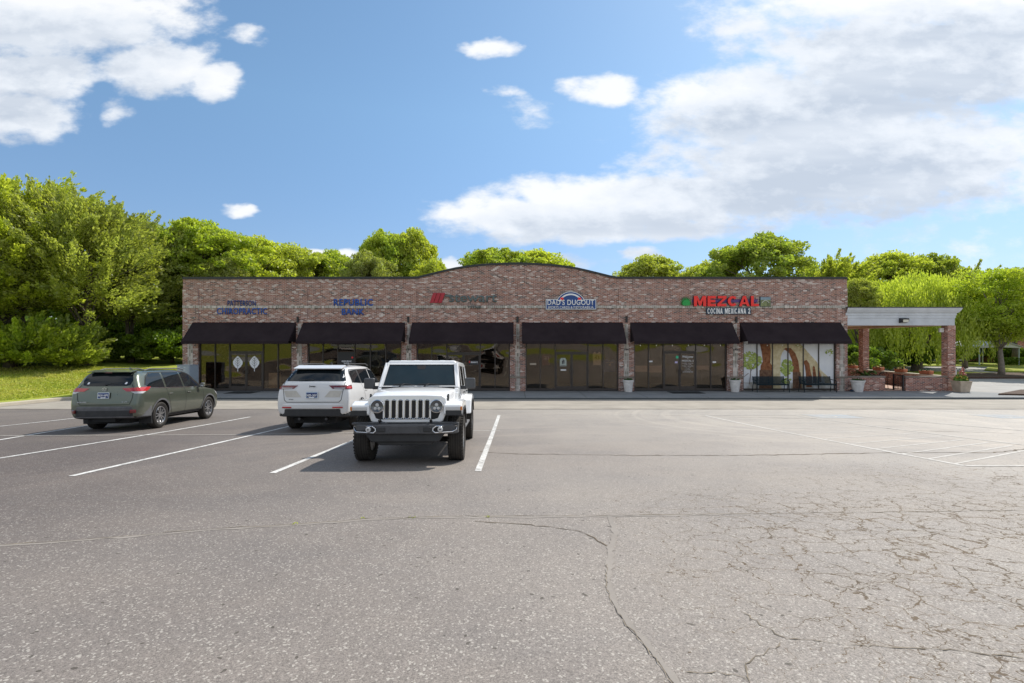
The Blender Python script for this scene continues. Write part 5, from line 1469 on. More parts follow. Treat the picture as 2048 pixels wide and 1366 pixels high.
body = loft_body('body', st, P_GREEN, hl, [(-1.395, .385, .435), (1.395, .385, .435)])
bv = bvh_of(body)
for sgn, vw in ((1, 'right'), (-1, 'left')):
    drape('side_window', bv, [(-2.02, 1.26), (-1.90, 1.20), (-1.12, 1.175), (-1.10, 1.60), (-1.62, 1.595), (-1.84, 1.49)], vw, C_GLASS, body)
    drape('side_window', bv, [(-1.03, 1.17), (-.12, 1.15), (-.14, 1.61), (-1.01, 1.605)], vw, C_GLASS, body)
    drape('side_window', bv, [(-.04, 1.15), (1.02, 1.135), (.92, 1.22), (.50, 1.53), (.20, 1.60), (-.06, 1.61)], vw, C_GLASS, body)
    drape('window_chrome', bv, line_poly([(-2.05, 1.25), (-1.90, 1.187), (-1.10, 1.160), (1.04, 1.120)], .018), vw, C_CHROME, body, off=.008)
    drape('window_seal', bv, line_poly([(-2.05, 1.265), (-1.85, 1.505), (-1.62, 1.612), (-.1, 1.627), (.22, 1.615), (.52, 1.545), (1.04, 1.145)], .022), vw, C_DARK, body, off=.004)
    drape('door_gap', bv, line_poly([(-1.06, 1.56), (-1.06, 1.0), (-.92, .62), (-.80, .40), (.82, .40), (.98, .60), (1.02, 1.10)], .012), vw, C_DARK, body, off=.003)
    drape('door_gap', bv, line_poly([(-.08, 1.57), (-.08, .40)], .012), vw, C_DARK, body, off=.003)
    for y in (-.92, .10):
        h = MB().box((0, 0, 0), (.03, .20, .034)).build('door_handle', P_GREEN, body, bevel=.012); h.location = (sgn*.945, y, .985)
        k = MB().box((0, 0, 0), (.006, .13, .055)).build('handle_recess', C_DARK, h, bevel=.002); k.location = (-sgn*.012, 0, -.002)
    arcp = lambda yc, r, a0, a1: [(yc+r*math.cos(rad(a)), .385+r*math.sin(rad(a))) for a in range(a0, a1+1, 12)]
    for yc in (-1.395, 1.395):
        drape('arch_trim', bv, line_poly(arcp(yc, .462, -12, 192), .05), vw, C_GREYPL, body, off=.010, step=.2)
    drape('sill_trim', bv, line_poly([(-.93, .36), (.93, .36)], .07), vw, C_GREYPL, body, off=.008)
    mr = MB().box((0, 0, 0), (.13, .12, .13)).build('door_mirror', P_GREEN, body, bevel=.04, segs=3); mr.location = (sgn*1.03, .78, 1.19)
    g = MB().bx(-.05, .05, -.064, -.060, -.05, .05).build('mirror_glass', C_CHROME, mr)
    a_ = MB().box((0, 0, 0), (.12, .05, .04)).build('mirror_arm', C_PLAST, mr, bevel=.01); a_.location = (-sgn*.08, 0, -.06)
    rl = MB().tube([(sgn*.62, -1.75, 1.675), (sgn*.625, -1.5, 1.725), (sgn*.63, 0, 1.735), (sgn*.62, .3, 1.69)], .018, 6).build('roof_rail', C_GREYPL, hl, smooth=True)
    v2 = 'rr' if sgn > 0 else 'rl'
    # lamps wrap round the corner: coordinates along the diagonal
    def dg_(pts): return pts if sgn > 0 else [(-a, b) for a, b in pts]
    drape('tail_lamp', bv, dg_([(-1.36, 1.19), (-.92, 1.215), (-.67, 1.215), (-.74, 1.14), (-.82, 1.105), (-1.28, 1.105)]), v2, C_RED, body, off=.012, step=.05)
    drape('reversing_lamp', bv, dg_([(-1.20, 1.10), (-.84, 1.10), (-.94, 1.045), (-1.12, 1.045)]), v2, C_CLEAR, body, off=.011, step=.05)
drape('rear_window', bv, [(-.62, 1.275), (-.50, 1.25), (.50, 1.25), (.62, 1.275), (.66, 1.40), (.58, 1.60), (-.58, 1.60), (-.66, 1.40)], 'rear', C_GLASS, body)
drape('windscreen', bv, [(-.70, 1.17), (.70, 1.17), (.58, 1.60), (-.58, 1.60)], 'front', C_GLASS, body)
drape('tailgate_gap', bv, line_poly([(-.66, 1.30), (-.75, 1.16), (-.72, .90), (-.66, .745), (.66, .745), (.72, .90), (.75, 1.16), (.66, 1.30)], .014), 'rear', C_DARK, body, off=.004)
drape('headlamp', bv, [(1.82, .95), (2.12, .86), (2.16, .78), (1.92, .83)], 'right', C_CLEAR, body, off=.01)
drape('headlamp', bv, [(1.82, .95), (2.12, .86), (2.16, .78), (1.92, .83)], 'left', C_CLEAR, body, off=.01)
sp = MB().prism([(-2.26, 1.625), (-2.27, 1.64), (-1.95, 1.70), (-1.95, 1.65)], 'x', -.58, .58).build('roof_spoiler', P_GREEN, hl, bevel=.008)
MB().bx(-.09, .09, -2.272, -2.255, 1.61, 1.628).build('brake_lamp', C_REDD, sp)
wp = MB().tube([(0, -2.34, 1.29), (.12, -2.33, 1.325), (.42, -2.325, 1.31)], .009, 5).tube([(-.02, -2.33, 1.27), (0, -2.36, 1.30)], .02, 6).build('rear_wiper', C_PLAST, hl)
half = [(.0, -2.475), (.45, -2.47), (.70, -2.43), (.85, -2.31), (.935, -2.10), (.962, -1.86), (.80, -1.86), (.78, -2.2), (0, -2.3)]
rb = MB().prism(half+mirror(half)[1:-1], 'z', .385, .70).build('rear_bumper', C_GREYPL, hl, bevel=.035, smooth=True, segs=3)
hb = [(.0, -2.482), (.45, -2.477), (.71, -2.437), (.78, -2.38), (.5, -2.40), (0, -2.42)]
MB().prism(hb+mirror(hb)[1:-1], 'z', .43, .60).build('bumper_insert', C_PLAST, rb, bevel=.02)
MB().bx(-.30, .30, -2.4, -2.2, .28, .40).build('underbody', C_UNDER, hl)
for s_ in (-1, 1):
    r = MB().box((s_*.78, -2.435, .565), (.15, .05, .10), rot=rotm(rz=s_*rad(35))).build('rear_reflector', C_REDD, rb, bevel=.02)
for s_ in (-1, 1):
    MB().prism([(-1.84, .50), (-1.80, .18), (-1.83, .18), (-1.87, .50)], 'x', s_*.70-.12 if s_ > 0 else -.94, s_*.70+.24 if s_ > 0 else -.58).build('mud_flap', C_PLAST, hl)
plate(hl, (-.02, -2.418, 1.00), 'BD0-AJPE', tilt=rad(-4))
em = MB()
for (rx, rz, w_) in ((.062, .042, .007), (.026, .040, .006), (.045, .018, .006)):
    em.tube([(rx*math.cos(a), 0, rz*math.sin(a)+(.012 if rx == .045 else 0)) for a in [2*PI*k/20 for k in range(21)]], w_, 5)
em_ = em.build('oval_emblem', C_CHROME, hl); em_.location = (-.02, -2.380, 1.165)
text('badge_lettering', 'LE AWD', (.55, -2.428, .82), .15, .022, C_CHROME, hl, depth=.004, bold=.02)
text('badge_lettering', 'HIGHLANDER', (-.58, -2.425, .82), .24, .024, C_CHROME, hl, depth=.004, bold=.02)
for s_ in (-1, 1): drape('window_sticker', bv, [(s_*.50-.03, 1.30), (s_*.50+.03, 1.30), (s_*.50+.04, 1.35), (s_*.50+.0, 1.36)], 'rear', M_DECW, body, off=.012)
MB().prism([(-.95, 1.70), (-.80, 1.70), (-.93, 1.775)], 'x', -.02, .02).build('roof_antenna', P_GREEN, hl, bevel=.01).location = (0, -.45, 0)
MB().bx(-.55, .55, -2.2, 2.2, .22, .36).build('chassis', C_UNDER, hl)
for y in (-1.395, 1.395):
    for x in (-.835, .835): wheel(hl, x, y, .378, .235, .25, 'double')

hl.scale = (.955, .965, .985)
# ================================================================== pearl white SUV (middle)
gc = car_root('parked_suv', -5.33, 16.2, rad(.4), 'white SUV with black lower bumper parked nose to the building, seen from behind', .051)
st = [(-2.60, .50, .82, .72, .80, .82, .74), (-2.59, .46, .90, .84, .88, 1.00, .84), (-2.56, .44, .935, 1.05, .90, 1.25, .82), (-2.50, .42, .955, 1.20, .905, 1.33, .80),
      (-2.36, .38, .972, 1.24, .905, 1.48, .755), (-2.22, .36, .98, 1.24, .905, 1.63, .715), (-2.10, .34, .985, 1.24, .905, 1.71, .70), (-1.92, .33, .988, 1.24, .905, 1.745, .695),
      (-1.4, .32, .985, 1.22, .905, 1.78, .70), (-.6, .31, .98, 1.20, .905, 1.79, .705), (.1, .31, .98, 1.19, .905, 1.775, .70), (.5, .31, .98, 1.18, .905, 1.73, .69),
      (.9, .31, .98, 1.17, .905, 1.50, .72), (1.25, .31, .982, 1.15, .905, 1.28, .77), (1.40, .31, .985, 1.13, .90, 1.22, .81), (1.95, .30, .975, 1.09, .90, 1.15, .80),
      (2.30, .30, .94, 1.02, .87, 1.07, .76), (2.46, .32, .86, .90, .82, .94, .70), (2.53, .40, .74, .70, .70, .78, .6)]
body = loft_body('body', st, P_WHITE2, gc, [(-1.545, .39, .44), (1.545, .39, .44)])
bv = bvh_of(body)
for sgn, vw in ((1, 'right'), (-1, 'left')):
    drape('side_window', bv, [(-2.06, 1.30), (-1.32, 1.265), (-1.34, 1.64), (-1.90, 1.62), (-2.00, 1.56)], vw, C_GLASS, body)
    drape('side_window', bv, [(-1.20, 1.26), (-.20, 1.235), (-.22, 1.66), (-1.22, 1.645)], vw, C_GLASS, body)
    drape('side_window', bv, [(-.12, 1.235), (1.02, 1.215), (.92, 1.30), (.50, 1.58), (.20, 1.64), (-.14, 1.655)], vw, C_GLASS, body)
    drape('window_seal', bv, line_poly([(-2.08, 1.29), (-2.02, 1.58), (-1.90, 1.645), (.22, 1.675), (.52, 1.60), (1.05, 1.215)], .022), vw, C_DARK, body, off=.004)
    drape('window_pillar', bv, [(-1.31, 1.27), (-1.21, 1.27), (-1.23, 1.65), (-1.33, 1.64)], vw, C_PLAST, body, off=.005)
    drape('door_gap', bv, line_poly([(-1.26, 1.26), (-1.20, 1.0), (-1.05, .70), (-.95, .42), (.95, .42), (1.06, .65), (1.08, 1.20)], .012), vw, C_DARK, body, off=.003)
    drape('door_gap', bv, line_poly([(-.16, 1.24), (-.16, .42)], .012), vw, C_DARK, body, off=.003)
    for y in (-1.0, .05):
        h = MB().box((0, 0, 0), (.03, .20, .034)).build('door_handle', P_WHITE2, body, bevel=.012); h.location = (sgn*.962, y, 1.06)
    arcp = lambda yc, r, a0, a1: [(yc+r*math.cos(rad(a)), .39+r*math.sin(rad(a))) for a in range(a0, a1+1, 12)]
    for yc in (-1.545, 1.545):
        drape('arch_trim', bv, line_poly(arcp(yc, .462, -12, 192), .045), vw, C_PLAST, body, off=.010, step=.2)
    drape('sill_trim', bv, line_poly([(-1.08, .39), (1.08, .39)], .10), vw, C_PLAST, body, off=.008)
    mr = MB().box((0, 0, 0), (.13, .12, .14)).build('door_mirror', P_WHITE2, body, bevel=.04, segs=3); mr.location = (sgn*1.04, .80, 1.27)
    rl = MB().tube([(sgn*.64, -1.85, 1.765), (sgn*.645, -1.6, 1.815), (sgn*.65, 0, 1.825), (sgn*.64, .3, 1.775)], .018, 6).build('roof_rail', C_PLAST, gc, smooth=True)
    v2 = 'rr' if sgn > 0 else 'rl'
    def dg_(pts): return pts if sgn > 0 else [(-a, b) for a, b in pts]
    drape('tail_lamp', bv, dg_([(-1.52, 1.235), (-1.15, 1.235), (-.97, 1.24), (-.98, 1.14), (-1.20, 1.135), (-1.46, 1.15)]), v2, C_REDD, body, off=.012, step=.05)
    drape('tail_lamp_bright', bv, dg_([(-1.18, 1.20), (-1.0, 1.205), (-1.0, 1.155), (-1.18, 1.15)]), v2, C_RED, body, off=.016, step=.05)
    drape('lamp_strip', bv, dg_([(-1.44, 1.175), (-1.22, 1.175), (-1.22, 1.15), (-1.42, 1.155)]), v2, C_CLEAR, body, off=.016, step=.05)
drape('rear_window', bv, [(-.80, 1.345), (.80, 1.345), (.66, 1.665), (-.66, 1.665)], 'rear', C_GLASS, body)
drape('windscreen', bv, [(-.72, 1.25), (.72, 1.25), (.60, 1.67), (-.60, 1.67)], 'front', C_GLASS, body)
drape('tailgate_gap', bv, line_poly([(-.80, 1.33), (-.78, 1.12), (-.74, .86), (-.68, .80), (.68, .80), (.74, .86), (.78, 1.12), (.80, 1.33)], .014), 'rear', C_DARK, body, off=.004)
for P_ in ([(-.76, 1.10), (-.44, 1.10), (-.30, .93), (-.70, .93)], [(.44, 1.10), (.76, 1.10), (.70, .93), (.30, .93)]): drape('silver_panel', bv, P_, 'rear', C_SILV, body, off=.006)
sp = MB().prism([(-2.30, 1.665), (-2.31, 1.69), (-1.95, 1.775), (-1.95, 1.72)], 'x', -.64, .64).build('roof_spoiler', P_WHITE2, gc, bevel=.008)
MB().bx(-.60, .60, -2.30, -2.2, 1.655, 1.675).build('spoiler_lip', C_DARK, sp)
MB().tube([(-.02, -2.50, 1.39), (-.15, -2.49, 1.40), (-.40, -2.50, 1.37)], .010, 5).build('rear_wiper', C_PLAST, gc)
half = [(.0, -2.66), (.50, -2.655), (.78, -2.60), (.92, -2.48), (.985, -2.25), (.992, -2.01), (.80, -2.01), (.78, -2.3), (0, -2.4)]
MB().prism(half+mirror(half)[1:-1], 'z', .62, .76).build('rear_bumper', P_WHITE2, gc, bevel=.03, smooth=True, segs=3)
h2 = [(a*.99, b+.012) for a, b in half]
rb = MB().prism(h2+mirror(h2)[1:-1], 'z', .42, .635).build('lower_bumper', C_PLAST, gc, bevel=.03, smooth=True, segs=3)
for s_ in (-1, 1):
    MB().box((s_*.66, -2.632, .665), (.26, .02, .035), rot=rotm(rz=s_*rad(11))).build('rear_reflector', C_RED, rb, bevel=.006)
plate(gc, (-.02, -2.618, .985), 'M05-36V', tilt=rad(-3))
text('badge_lettering', 'Jeep', (-.02, -2.592, 1.215), .17, .05, C_DARK, gc, depth=.006, bold=.03)
text('badge_lettering', 'Grand Cherokee', (-.56, -2.612, .875), .12, .022, C_DARK, gc, depth=.003, bold=.01)
MB().prism([(-.95, 1.79), (-.80, 1.79), (-.93, 1.865)], 'x', -.02, .02).build('roof_antenna', C_PLAST, gc, bevel=.01).location = (0, -.3, 0)
MB().bx(-.55, .55, -2.4, 2.3, .24, .46).build('chassis', C_UNDER, gc); gc.scale = (1.02, 1, 1.015)
for s_ in (-1, 1): MB().tube([(s_*.35, -2.3, .36), (s_*.35, -2.58, .36)], .035, 10).build('exhaust_pipe', C_RIMD, gc)
for y in (-1.545, 1.545):
    for x in (-.85, .85): wheel(gc, x, y, .385, .25, .26, 'seven')

# ================================================================== white off-roader (front)
jp = car_root('parked_off_roader', -1.87, 10.88, rad(181.6), 'white boxy off-road vehicle with round headlights parked facing the camera', .0635)
JS = 1.0
def jb(name, mb, mat, parent=jp, **kw):
    o = mb.build(name, mat, parent, **kw)
    if parent is jp and 'axle' not in name: o.location.z = .0 if name in ('hard_top', 'rear_window') else .055
    return o
# tub: sides with cut-outs for the rear wheels, tapering slightly
tubp = [(-2.12, .62), (-2.12, 1.22), (.86, 1.25), (.86, .50), (-.95, .50), (-1.02, .80), (-1.22, .97), (-1.78, .97), (-1.98, .72)]
tub = jb('body', MB().prism(tubp, 'x', -.775, .775), P_WHITE, bevel=.03, segs=3)
# bonnet: tapered in plan and falling to the grille
def hexa(pts): return MB().add(pts, [(0, 1, 2, 3), (4, 7, 6, 5), (0, 4, 5, 1), (1, 5, 6, 2), (2, 6, 7, 3), (3, 7, 4, 0)])
bn = []
cols = [(-1, .0), (-.92, .055), (-.55, .085), (0, .095), (.55, .085), (.92, .055), (1, .0)]
V = []; Fs = []
rows = [(.80, .735, 1.215), (1.2, .715, 1.205), (1.6, .68, 1.175), (1.90, .645, 1.13), (1.985, .625, 1.085)]
for (y, hw, z) in rows:
    for (f, dz) in cols: V.append((hw*f, y, z+dz*.75-.02))
nC = len(cols)
for i in range(len(rows)-1):
    for k in range(nC-1): Fs.append((i*nC+k, i*nC+k+1, (i+1)*nC+k+1, (i+1)*nC+k))
b = len(V)
for (y, hw, z) in rows: V += [(-hw, y, .82), (hw, y, .82)]
for i in range(len(rows)-1):
    Fs.append((i*nC, (i+1)*nC, b+2*(i+1), b+2*i)); Fs.append((i*nC+nC-1, b+2*i+1, b+2*(i+1)+1, (i+1)*nC+nC-1))
i = len(rows)-1; Fs.append(tuple(i*nC+k for k in range(nC))+(b+2*i+1, b+2*i))
Fs.append(tuple(k for k in range(nC-1, -1, -1))+(b, b+1))
bon = jb('bonnet', MB().add(V, Fs), P_WHITE, bevel=.02, smooth=True, segs=3)
jb('bonnet_vent', MB().prism([(-.07, .86), (.07, .86), (.07, .93), (-.07, .93)], 'z', 1.265, 1.275), C_PLAST, bon)
# cowl strip below the windscreen
jb('cowl', MB().bx(-.70, .70, .70, .86, 1.18, 1.275), C_PLAST, bevel=.01)
# grille panel with seven slots: a slab with the openings cut by dark inserts framed in silver
gp = [(-.60, .70), (-.655, .84), (-.665, 1.02), (-.645, 1.10), (-.58, 1.145), (-.3, 1.155), (.3, 1.155), (.58, 1.145), (.645, 1.10), (.665, 1.02), (.655, .84), (.60, .70), (.54, .675), (-.54, .675)]
gr = jb('grille_panel', MB().prism(gp, 'y', 1.965, 2.035), P_WHITE, bevel=.018, segs=3)
ins = [(-.52, .755), (-.46, .735), (.46, .735), (.52, .755), (.56, .86), (.545, .90), (.40, 1.06), (-.40, 1.06), (-.545, .90), (-.56, .86)]
jb('grille_mesh', MB().prism(ins, 'y', 2.032, 2.039), C_DARK, gr)
for k in range(7):
    x = (k-3)*.112
    z0, z1 = .745, 1.075
    w_ = .040
    m = MB().tube([(x-w_, 2.042, z0+.02), (x-w_, 2.042, z1-.02), (x-w_+.02, 2.042, z1), (x+w_-.02, 2.042, z1), (x+w_, 2.042, z1-.02), (x+w_, 2.042, z0+.02), (x+w_-.02, 2.042, z0), (x-w_+.02, 2.042, z0), (x-w_, 2.042, z0+.02)], .008, 6)
    sl = jb('grille_slot', m, C_CHROME, gr)
    m = MB()
    for s_ in (-1, 1): pass
for k in range(8):
    x = (k-3.5)*.112
    jb('grille_bar', MB().bx(x-.011, x+.011, 2.036, 2.046, .745, 1.072), P_WHITE, gr, bevel=.003)
for s_ in (-1, 1):
    hlp = jb('headlamp', MB().lathe([(0, 2.045), (.085, 2.05), (.098, 2.058), (.108, 2.062), (.116, 2.055), (.118, 2.03)], 'y', (s_*.497, 0, .962), 32), C_LENS, gr, smooth=True)
    jb('headlamp_bezel', MB().lathe([(.100, 2.062), (.106, 2.070), (.116, 2.068), (.121, 2.056), (.121, 2.03), (.1, 2.03)], 'y', (s_*.497, 0, .962), 32, closed=True), C_CHROME, hlp, smooth=True)
    jb('headlamp_projector', MB().lathe([(0, 2.066), (.026, 2.064), (.032, 2.056)], 'y', (s_*.497, 0, .985), 16).lathe([(0, 2.066), (.022, 2.064), (.028, 2.056)], 'y', (s_*.497-.03, 0, .925), 16).lathe([(0, 2.066), (.022, 2.064), (.028, 2.056)], 'y', (s_*.497+.03, 0, .925), 16), C_CLEAR, hlp)
    # bonnet latches
    jb('bonnet_latch', MB().box((s_*.668, 1.80, 1.10), (.03, .07, .13), rot=rotm(rx=rad(18))), C_PLAST, bon, bevel=.008)
# front wings: flat-topped flares over the wheels
def flare(yc, s_, front):
    r0, r1 = .46, .56
    z0 = .405
    outer = []; inner = []
    if front: top = [(yc-.74, .60), (yc-.60, .90), (yc-.42, 1.03), (yc-.1, 1.055), (yc+.42, 1.045), (yc+.60, .985), (yc+.60, .83)]; inn = [(yc+.56, .80), (yc+.44, .84), (yc+.3, .90), (yc-.22, .91), (yc-.42, .80), (yc-.56, .58)]
    else: top = [(yc-.66, .62), (yc-.56, .86), (yc-.38, 1.01), (yc-.1, 1.04), (yc+.30, 1.03), (yc+.50, .90), (yc+.66, .60)]; inn = [(yc+.52, .60), (yc+.40, .80), (yc+.24, .90), (yc-.24, .90), (yc-.40, .80), (yc-.50, .62)]
    x0, x1 = (.62 if front else .75), .925
    o = jb('front_wing' if front else 'rear_wheel_flare', MB().prism(top+inn, 'x', s_*x0, s_*x1), P_WHITE, bevel=.03, segs=3)
    k = .028
    lip = [(a, b-k*.2) for a, b in inn]
    lp = line_poly([(inn[-1][0], inn[-1][1])]+[p for p in inn[::-1]], .06) if False else None
    m = MB()
    P = inn
    for a, b_ in zip(P[:-1], P[1:]):
        m.box((s_*.90, (a[0]+b_[0])/2, (a[1]+b_[1])/2), (.08, math.dist(a, b_)+.02, .035), rot=rotm(rx=math.atan2(b_[1]-a[1], b_[0]-a[0])))
    jb('flare_lip', m, C_PLAST, o)
    if front:
        jb('inner_wing', MB().bx(s_*.60, s_*.66, yc-.5, yc+.46, .60, 1.0), C_UNDER, o)
        f_ = jb('wing_light', MB().bx(s_*.655, s_*.90, yc+.595, yc+.615, .895, .955), C_CLEAR, o, bevel=.008)
        jb('turn_signal', MB().bx(s_*.900, s_*.932, yc+.50, yc+.612, .893, .957), C_AMB, o, bevel=.006)
        jb('wing_underside', MB().bx(s_*.655, s_*.925, yc+.585, yc+.612, .80, .89), C_PLAST, o, bevel=.01)
for s_ in (-1, 1):
    flare(1.504, s_, True); flare(-1.504, s_, False)
# windscreen frame (leaning back), glass, wipers
def wf(x, f): return (x*(.775-.075*f), .78-.40*f, 1.265+.500*f)     # f 0 bottom .. 1 top
fw = MB()
def quadbar(a0, a1, f0, f1, dy=.05):
    P = [wf(a0, f0), wf(a1, f0), wf(a1, f1), wf(a0, f1)]
    fw.add([*P, *[(p[0], p[1]-dy, p[2]-.02) for p in P]], [(0, 1, 2, 3), (7, 6, 5, 4), (0, 4, 5, 1), (1, 5, 6, 2), (2, 6, 7, 3), (3, 7, 4, 0)])
quadbar(-1, -.915, 0, 1); quadbar(.915, 1, 0, 1); quadbar(-.915, .915, .915, 1); quadbar(-.915, .915, 0, .055)
wfr = jb('windscreen_frame', fw, P_WHITE, bevel=.012)
g_ = MB(); P = [wf(-.92, .05), wf(.92, .05), wf(.92, .92), wf(-.92, .92)]
g_.add([(p[0], p[1]-.012, p[2]) for p in P]+[(p[0], p[1]-.022, p[2]) for p in P], [(0, 1, 2, 3), (7, 6, 5, 4), (0, 4, 5, 1), (1, 5, 6, 2), (2, 6, 7, 3), (3, 7, 4, 0)])
ws_ = jb('windscreen', g_, C_WIND, wfr)
sb = MB()
for (a0, a1, f0, f1) in ((-.92, .92, .885, .92), (-.92, .92, .05, .085), (-.92, -.895, .085, .885), (.895, .92, .085, .885)):
    P = [wf(a0, f0), wf(a1, f0), wf(a1, f1), wf(a0, f1)]; sb.add([(p[0], p[1]-.009, p[2]+.001) for p in P], [(0, 1, 2, 3)])
jb('glass_border', sb, C_DARK, ws_)
P = [wf(-.10, .72), wf(.10, .72), wf(.13, .885), wf(-.13, .885)]; jb('mirror_housing', MB().add([(p[0], p[1]-.009, p[2]) for p in P], [(0, 1, 2, 3)]), C_DARK, ws_)
for a, b_ in ((-.02, .50), (.42, .82)):
    P0 = wf(a*-1, .0); P1 = wf(-b_, .12)
    P0 = wf(-a-.12, -.01); P1 = wf(-a-.62, .12) if a < 0 else wf(-a+.02+.0, .10)
wi = MB()
for xa, xb in ((.60, .08), (-.02, -.62)):
    A = wf(xa*.3+(.32 if xa > 0 else -.22), -.02); B = wf(xb, .09); C = wf(xb+.62, .085)
for xa in (-.10, .52):
    A = Vector(wf(xa, -.01))+Vector((0, .03, 0)); B = Vector(wf(xa-.16, .13))+Vector((0, .012, 0)); D_ = Vector(wf(xa+.34, .06))+Vector((0, .012, 0)); E_ = Vector(wf(xa-.42, .075))+Vector((0, .012, 0))
    wi = MB().tube([A, (A+B)/2+Vector((0, .02, .0)), B], .010, 6).tube([D_ if False else E_, B, Vector(wf(xa+.12, .10))+Vector((0, .012, 0))], .008, 5)
    jb('wiper', wi, C_PLAST, wfr)
# hard top
ht = []
T = [(-.705, .40), (-.72, -1.0), (-.70, -2.10)]
def rp(x, y, z): return (x, y, z)
V = [(-.70, .39, 1.80), (.70, .39, 1.80), (.70, -2.08, 1.80), (-.70, -2.08, 1.80), (-.66, .36, 1.865), (.66, .36, 1.865), (.66, -2.04, 1.865), (-.66, -2.04, 1.865)]
top = jb('hard_top', hexa(V), P_WHITE, bevel=.025, segs=3, smooth=True)
for x in (-.40, -.13, .13, .40):
    jb('roof_rib', MB().bx(x-.05, x+.05, -.6, .26, 1.862, 1.872), P_WHITE, top, bevel=.004)
jb('roof_rib', MB().bx(-.56, .56, -1.9, -.78, 1.862, 1.873), P_WHITE, top, bevel=.004)
# side of the cabin: glass house leaning in, with white pillars and roof rails
def sp_(s_, y, f, o=0.0): return (s_*(.772-.075*f+o), y, 1.235+.575*f)
def side_panel(name, s_, y0, y1, f0, f1, mat, parent, o=0.0, d=.035, y0t=None, y1t=None):
    y0t = y0 if y0t is None else y0t; y1t = y1 if y1t is None else y1t
    P = [sp_(s_, y0, f0, o), sp_(s_, y1, f0, o), sp_(s_, y1t, f1, o), sp_(s_, y0t, f1, o)]
    return jb(name, hexa([*P, *[(p[0]-s_*d, p[1], p[2]) for p in P]]), mat, parent, bevel=.008)
for s_ in (-1, 1):
    side_panel('roof_side_rail', s_, -2.08, .42, .90, 1.0, P_WHITE, top)
    side_panel('cabin_pillar', s_, -2.10, -1.98, 0, .90, P_WHITE, top); side_panel('cabin_pillar', s_, -1.20, -1.10, 0, .90, P_WHITE, top); side_panel('cabin_pillar', s_, -.32, -.22, 0, .90, P_WHITE, top)
    side_panel('quarter_window', s_, -1.98, -1.20, 0.05, .90, C_GLASS, top, o=-.012)
    # doors on the tub, with windows and handles
    for (y0, y1, nm) in ((-1.12, -.27, 'rear_door'), (-.24, .76, 'front_door')):
        cut = .30 if nm == 'rear_door' else 0
        pol = [(y0+cut, .55), (y1, .55), (y1, 1.235), (y0, 1.235), (y0, .98)] if cut else [(y0, .55), (y1, .55), (y1, 1.235), (y0, 1.235)]
        d = jb(nm, MB().prism(pol, 'x', s_*.770, s_*.800), P_WHITE, bevel=.012, segs=2)
        w = side_panel('door_window', s_, y0+.05, y1-(.05 if nm == 'rear_door' else .06), .03, .88, C_GLASS, d, o=-.008, d=.02, y1t=(y1-.06 if nm == 'rear_door' else .40))
        m = MB()
        jb('door_handle', MB().box((s_*.818, y0+.12, 1.13), (.03, .15, .03)), C_PLAST, d, bevel=.008)
        for z in (.72, 1.10): jb('hinge', MB().box((s_*.808, y1-.02, z), (.025, .10, .05)), P_WHITE, d, bevel=.006)
    side_panel('door_frame', s_, .30, .40, .86, .90, P_WHITE, top)
    # A-pillar door frame line
    fr_ = MB().tube([sp_(s_, .74, 0, .004), sp_(s_, .40, .90, .004)], .022, 6); jb('door_frame', fr_, P_WHITE, wfr)
    # mirror
    mr = jb('door_mirror', MB().box((s_*.985, .62, 1.335), (.20, .13, .22)), C_PLASTG if s_ > 0 else C_PLASTG, bevel=.03, segs=3)
    jb('mirror_arm', MB().box((s_*.85, .64, 1.25), (.14, .07, .07)), C_PLAST, mr, bevel=.015)
    jb('mirror_glass', MB().bx(s_*.985-.075, s_*.985+.075, .552, .556, 1.25, 1.42), C_CHROME, mr)
    # rocker step
    jb('side_step', MB().bx(s_*.74, s_*.90, -.85, .85, .42, .47), C_GREYPL, bevel=.02)
    jb('bulkhead', MB().bx(s_*.62, s_*.775, .80, 1.0, .55, 1.17), P_WHITE, bevel=.02)
    text('badge_lettering', 'Jeep', (s_*.781, .90, 1.02), .14, .04, C_DARK, jp, depth=.003, bold=.02, rot=(0, 0, rad(90*s_)))
jb('tailgate', MB().bx(-.70, .70, -2.15, -2.10, .62, 1.22), P_WHITE, bevel=.015)
jb('rear_window', MB().bx(-.60, .60, -2.115, -2.09, 1.27, 1.74), C_GLASS, bevel=.01)
sw = MB().lathe([(.2, -.11), (.40, -.11), (.41, 0), (.40, .11), (.2, .11)], 'y', (0, -2.30, 1.0), 28); jb('spare_tyre', sw, C_TYRE, smooth=True)
for s_ in (-1, 1): jb('tail_lamp', MB().bx(s_*.62, s_*.76, -2.17, -2.10, .95, 1.15), C_RED, bevel=.01)
# front bumper: tapering steel-look beam, fog lamp surrounds, tow hooks, lower valance
bp = [(0, 2.28), (.42, 2.28), (.50, 2.265), (.78, 2.22), (.865, 2.12), (.875, 2.02), (.60, 2.03), (0, 2.03)]
fb = jb('front_bumper', MB().prism(bp+mirror(bp)[1:-1], 'z', .50, .665), C_PLASTG, bevel=.022, segs=3)
bp2 = [(0, 2.275), (.26, 2.275), (.36, 2.235), (.80, 2.19), (.88, 2.10), (.60, 2.05), (0, 2.05)]
jb('bumper_top_lip', MB().prism([(-.28, .66), (-.40, .70), (-.88, .69), (-.88, .655), (.88, .655), (.88, .69), (.40, .70), (.28, .66)], 'y', 2.06, 2.19), C_PLASTG, fb, bevel=.012)
jb('lower_valance', MB().prism([(-.55, .36), (.55, .36), (.66, .51), (-.66, .51)], 'y', 2.06, 2.22), C_PLAST, fb, bevel=.02)
jb('skid_plate', MB().prism([(-.42, .30), (.42, .30), (.5, .37), (-.5, .37)], 'y', 1.9, 2.16), C_PLAST, fb, bevel=.015)
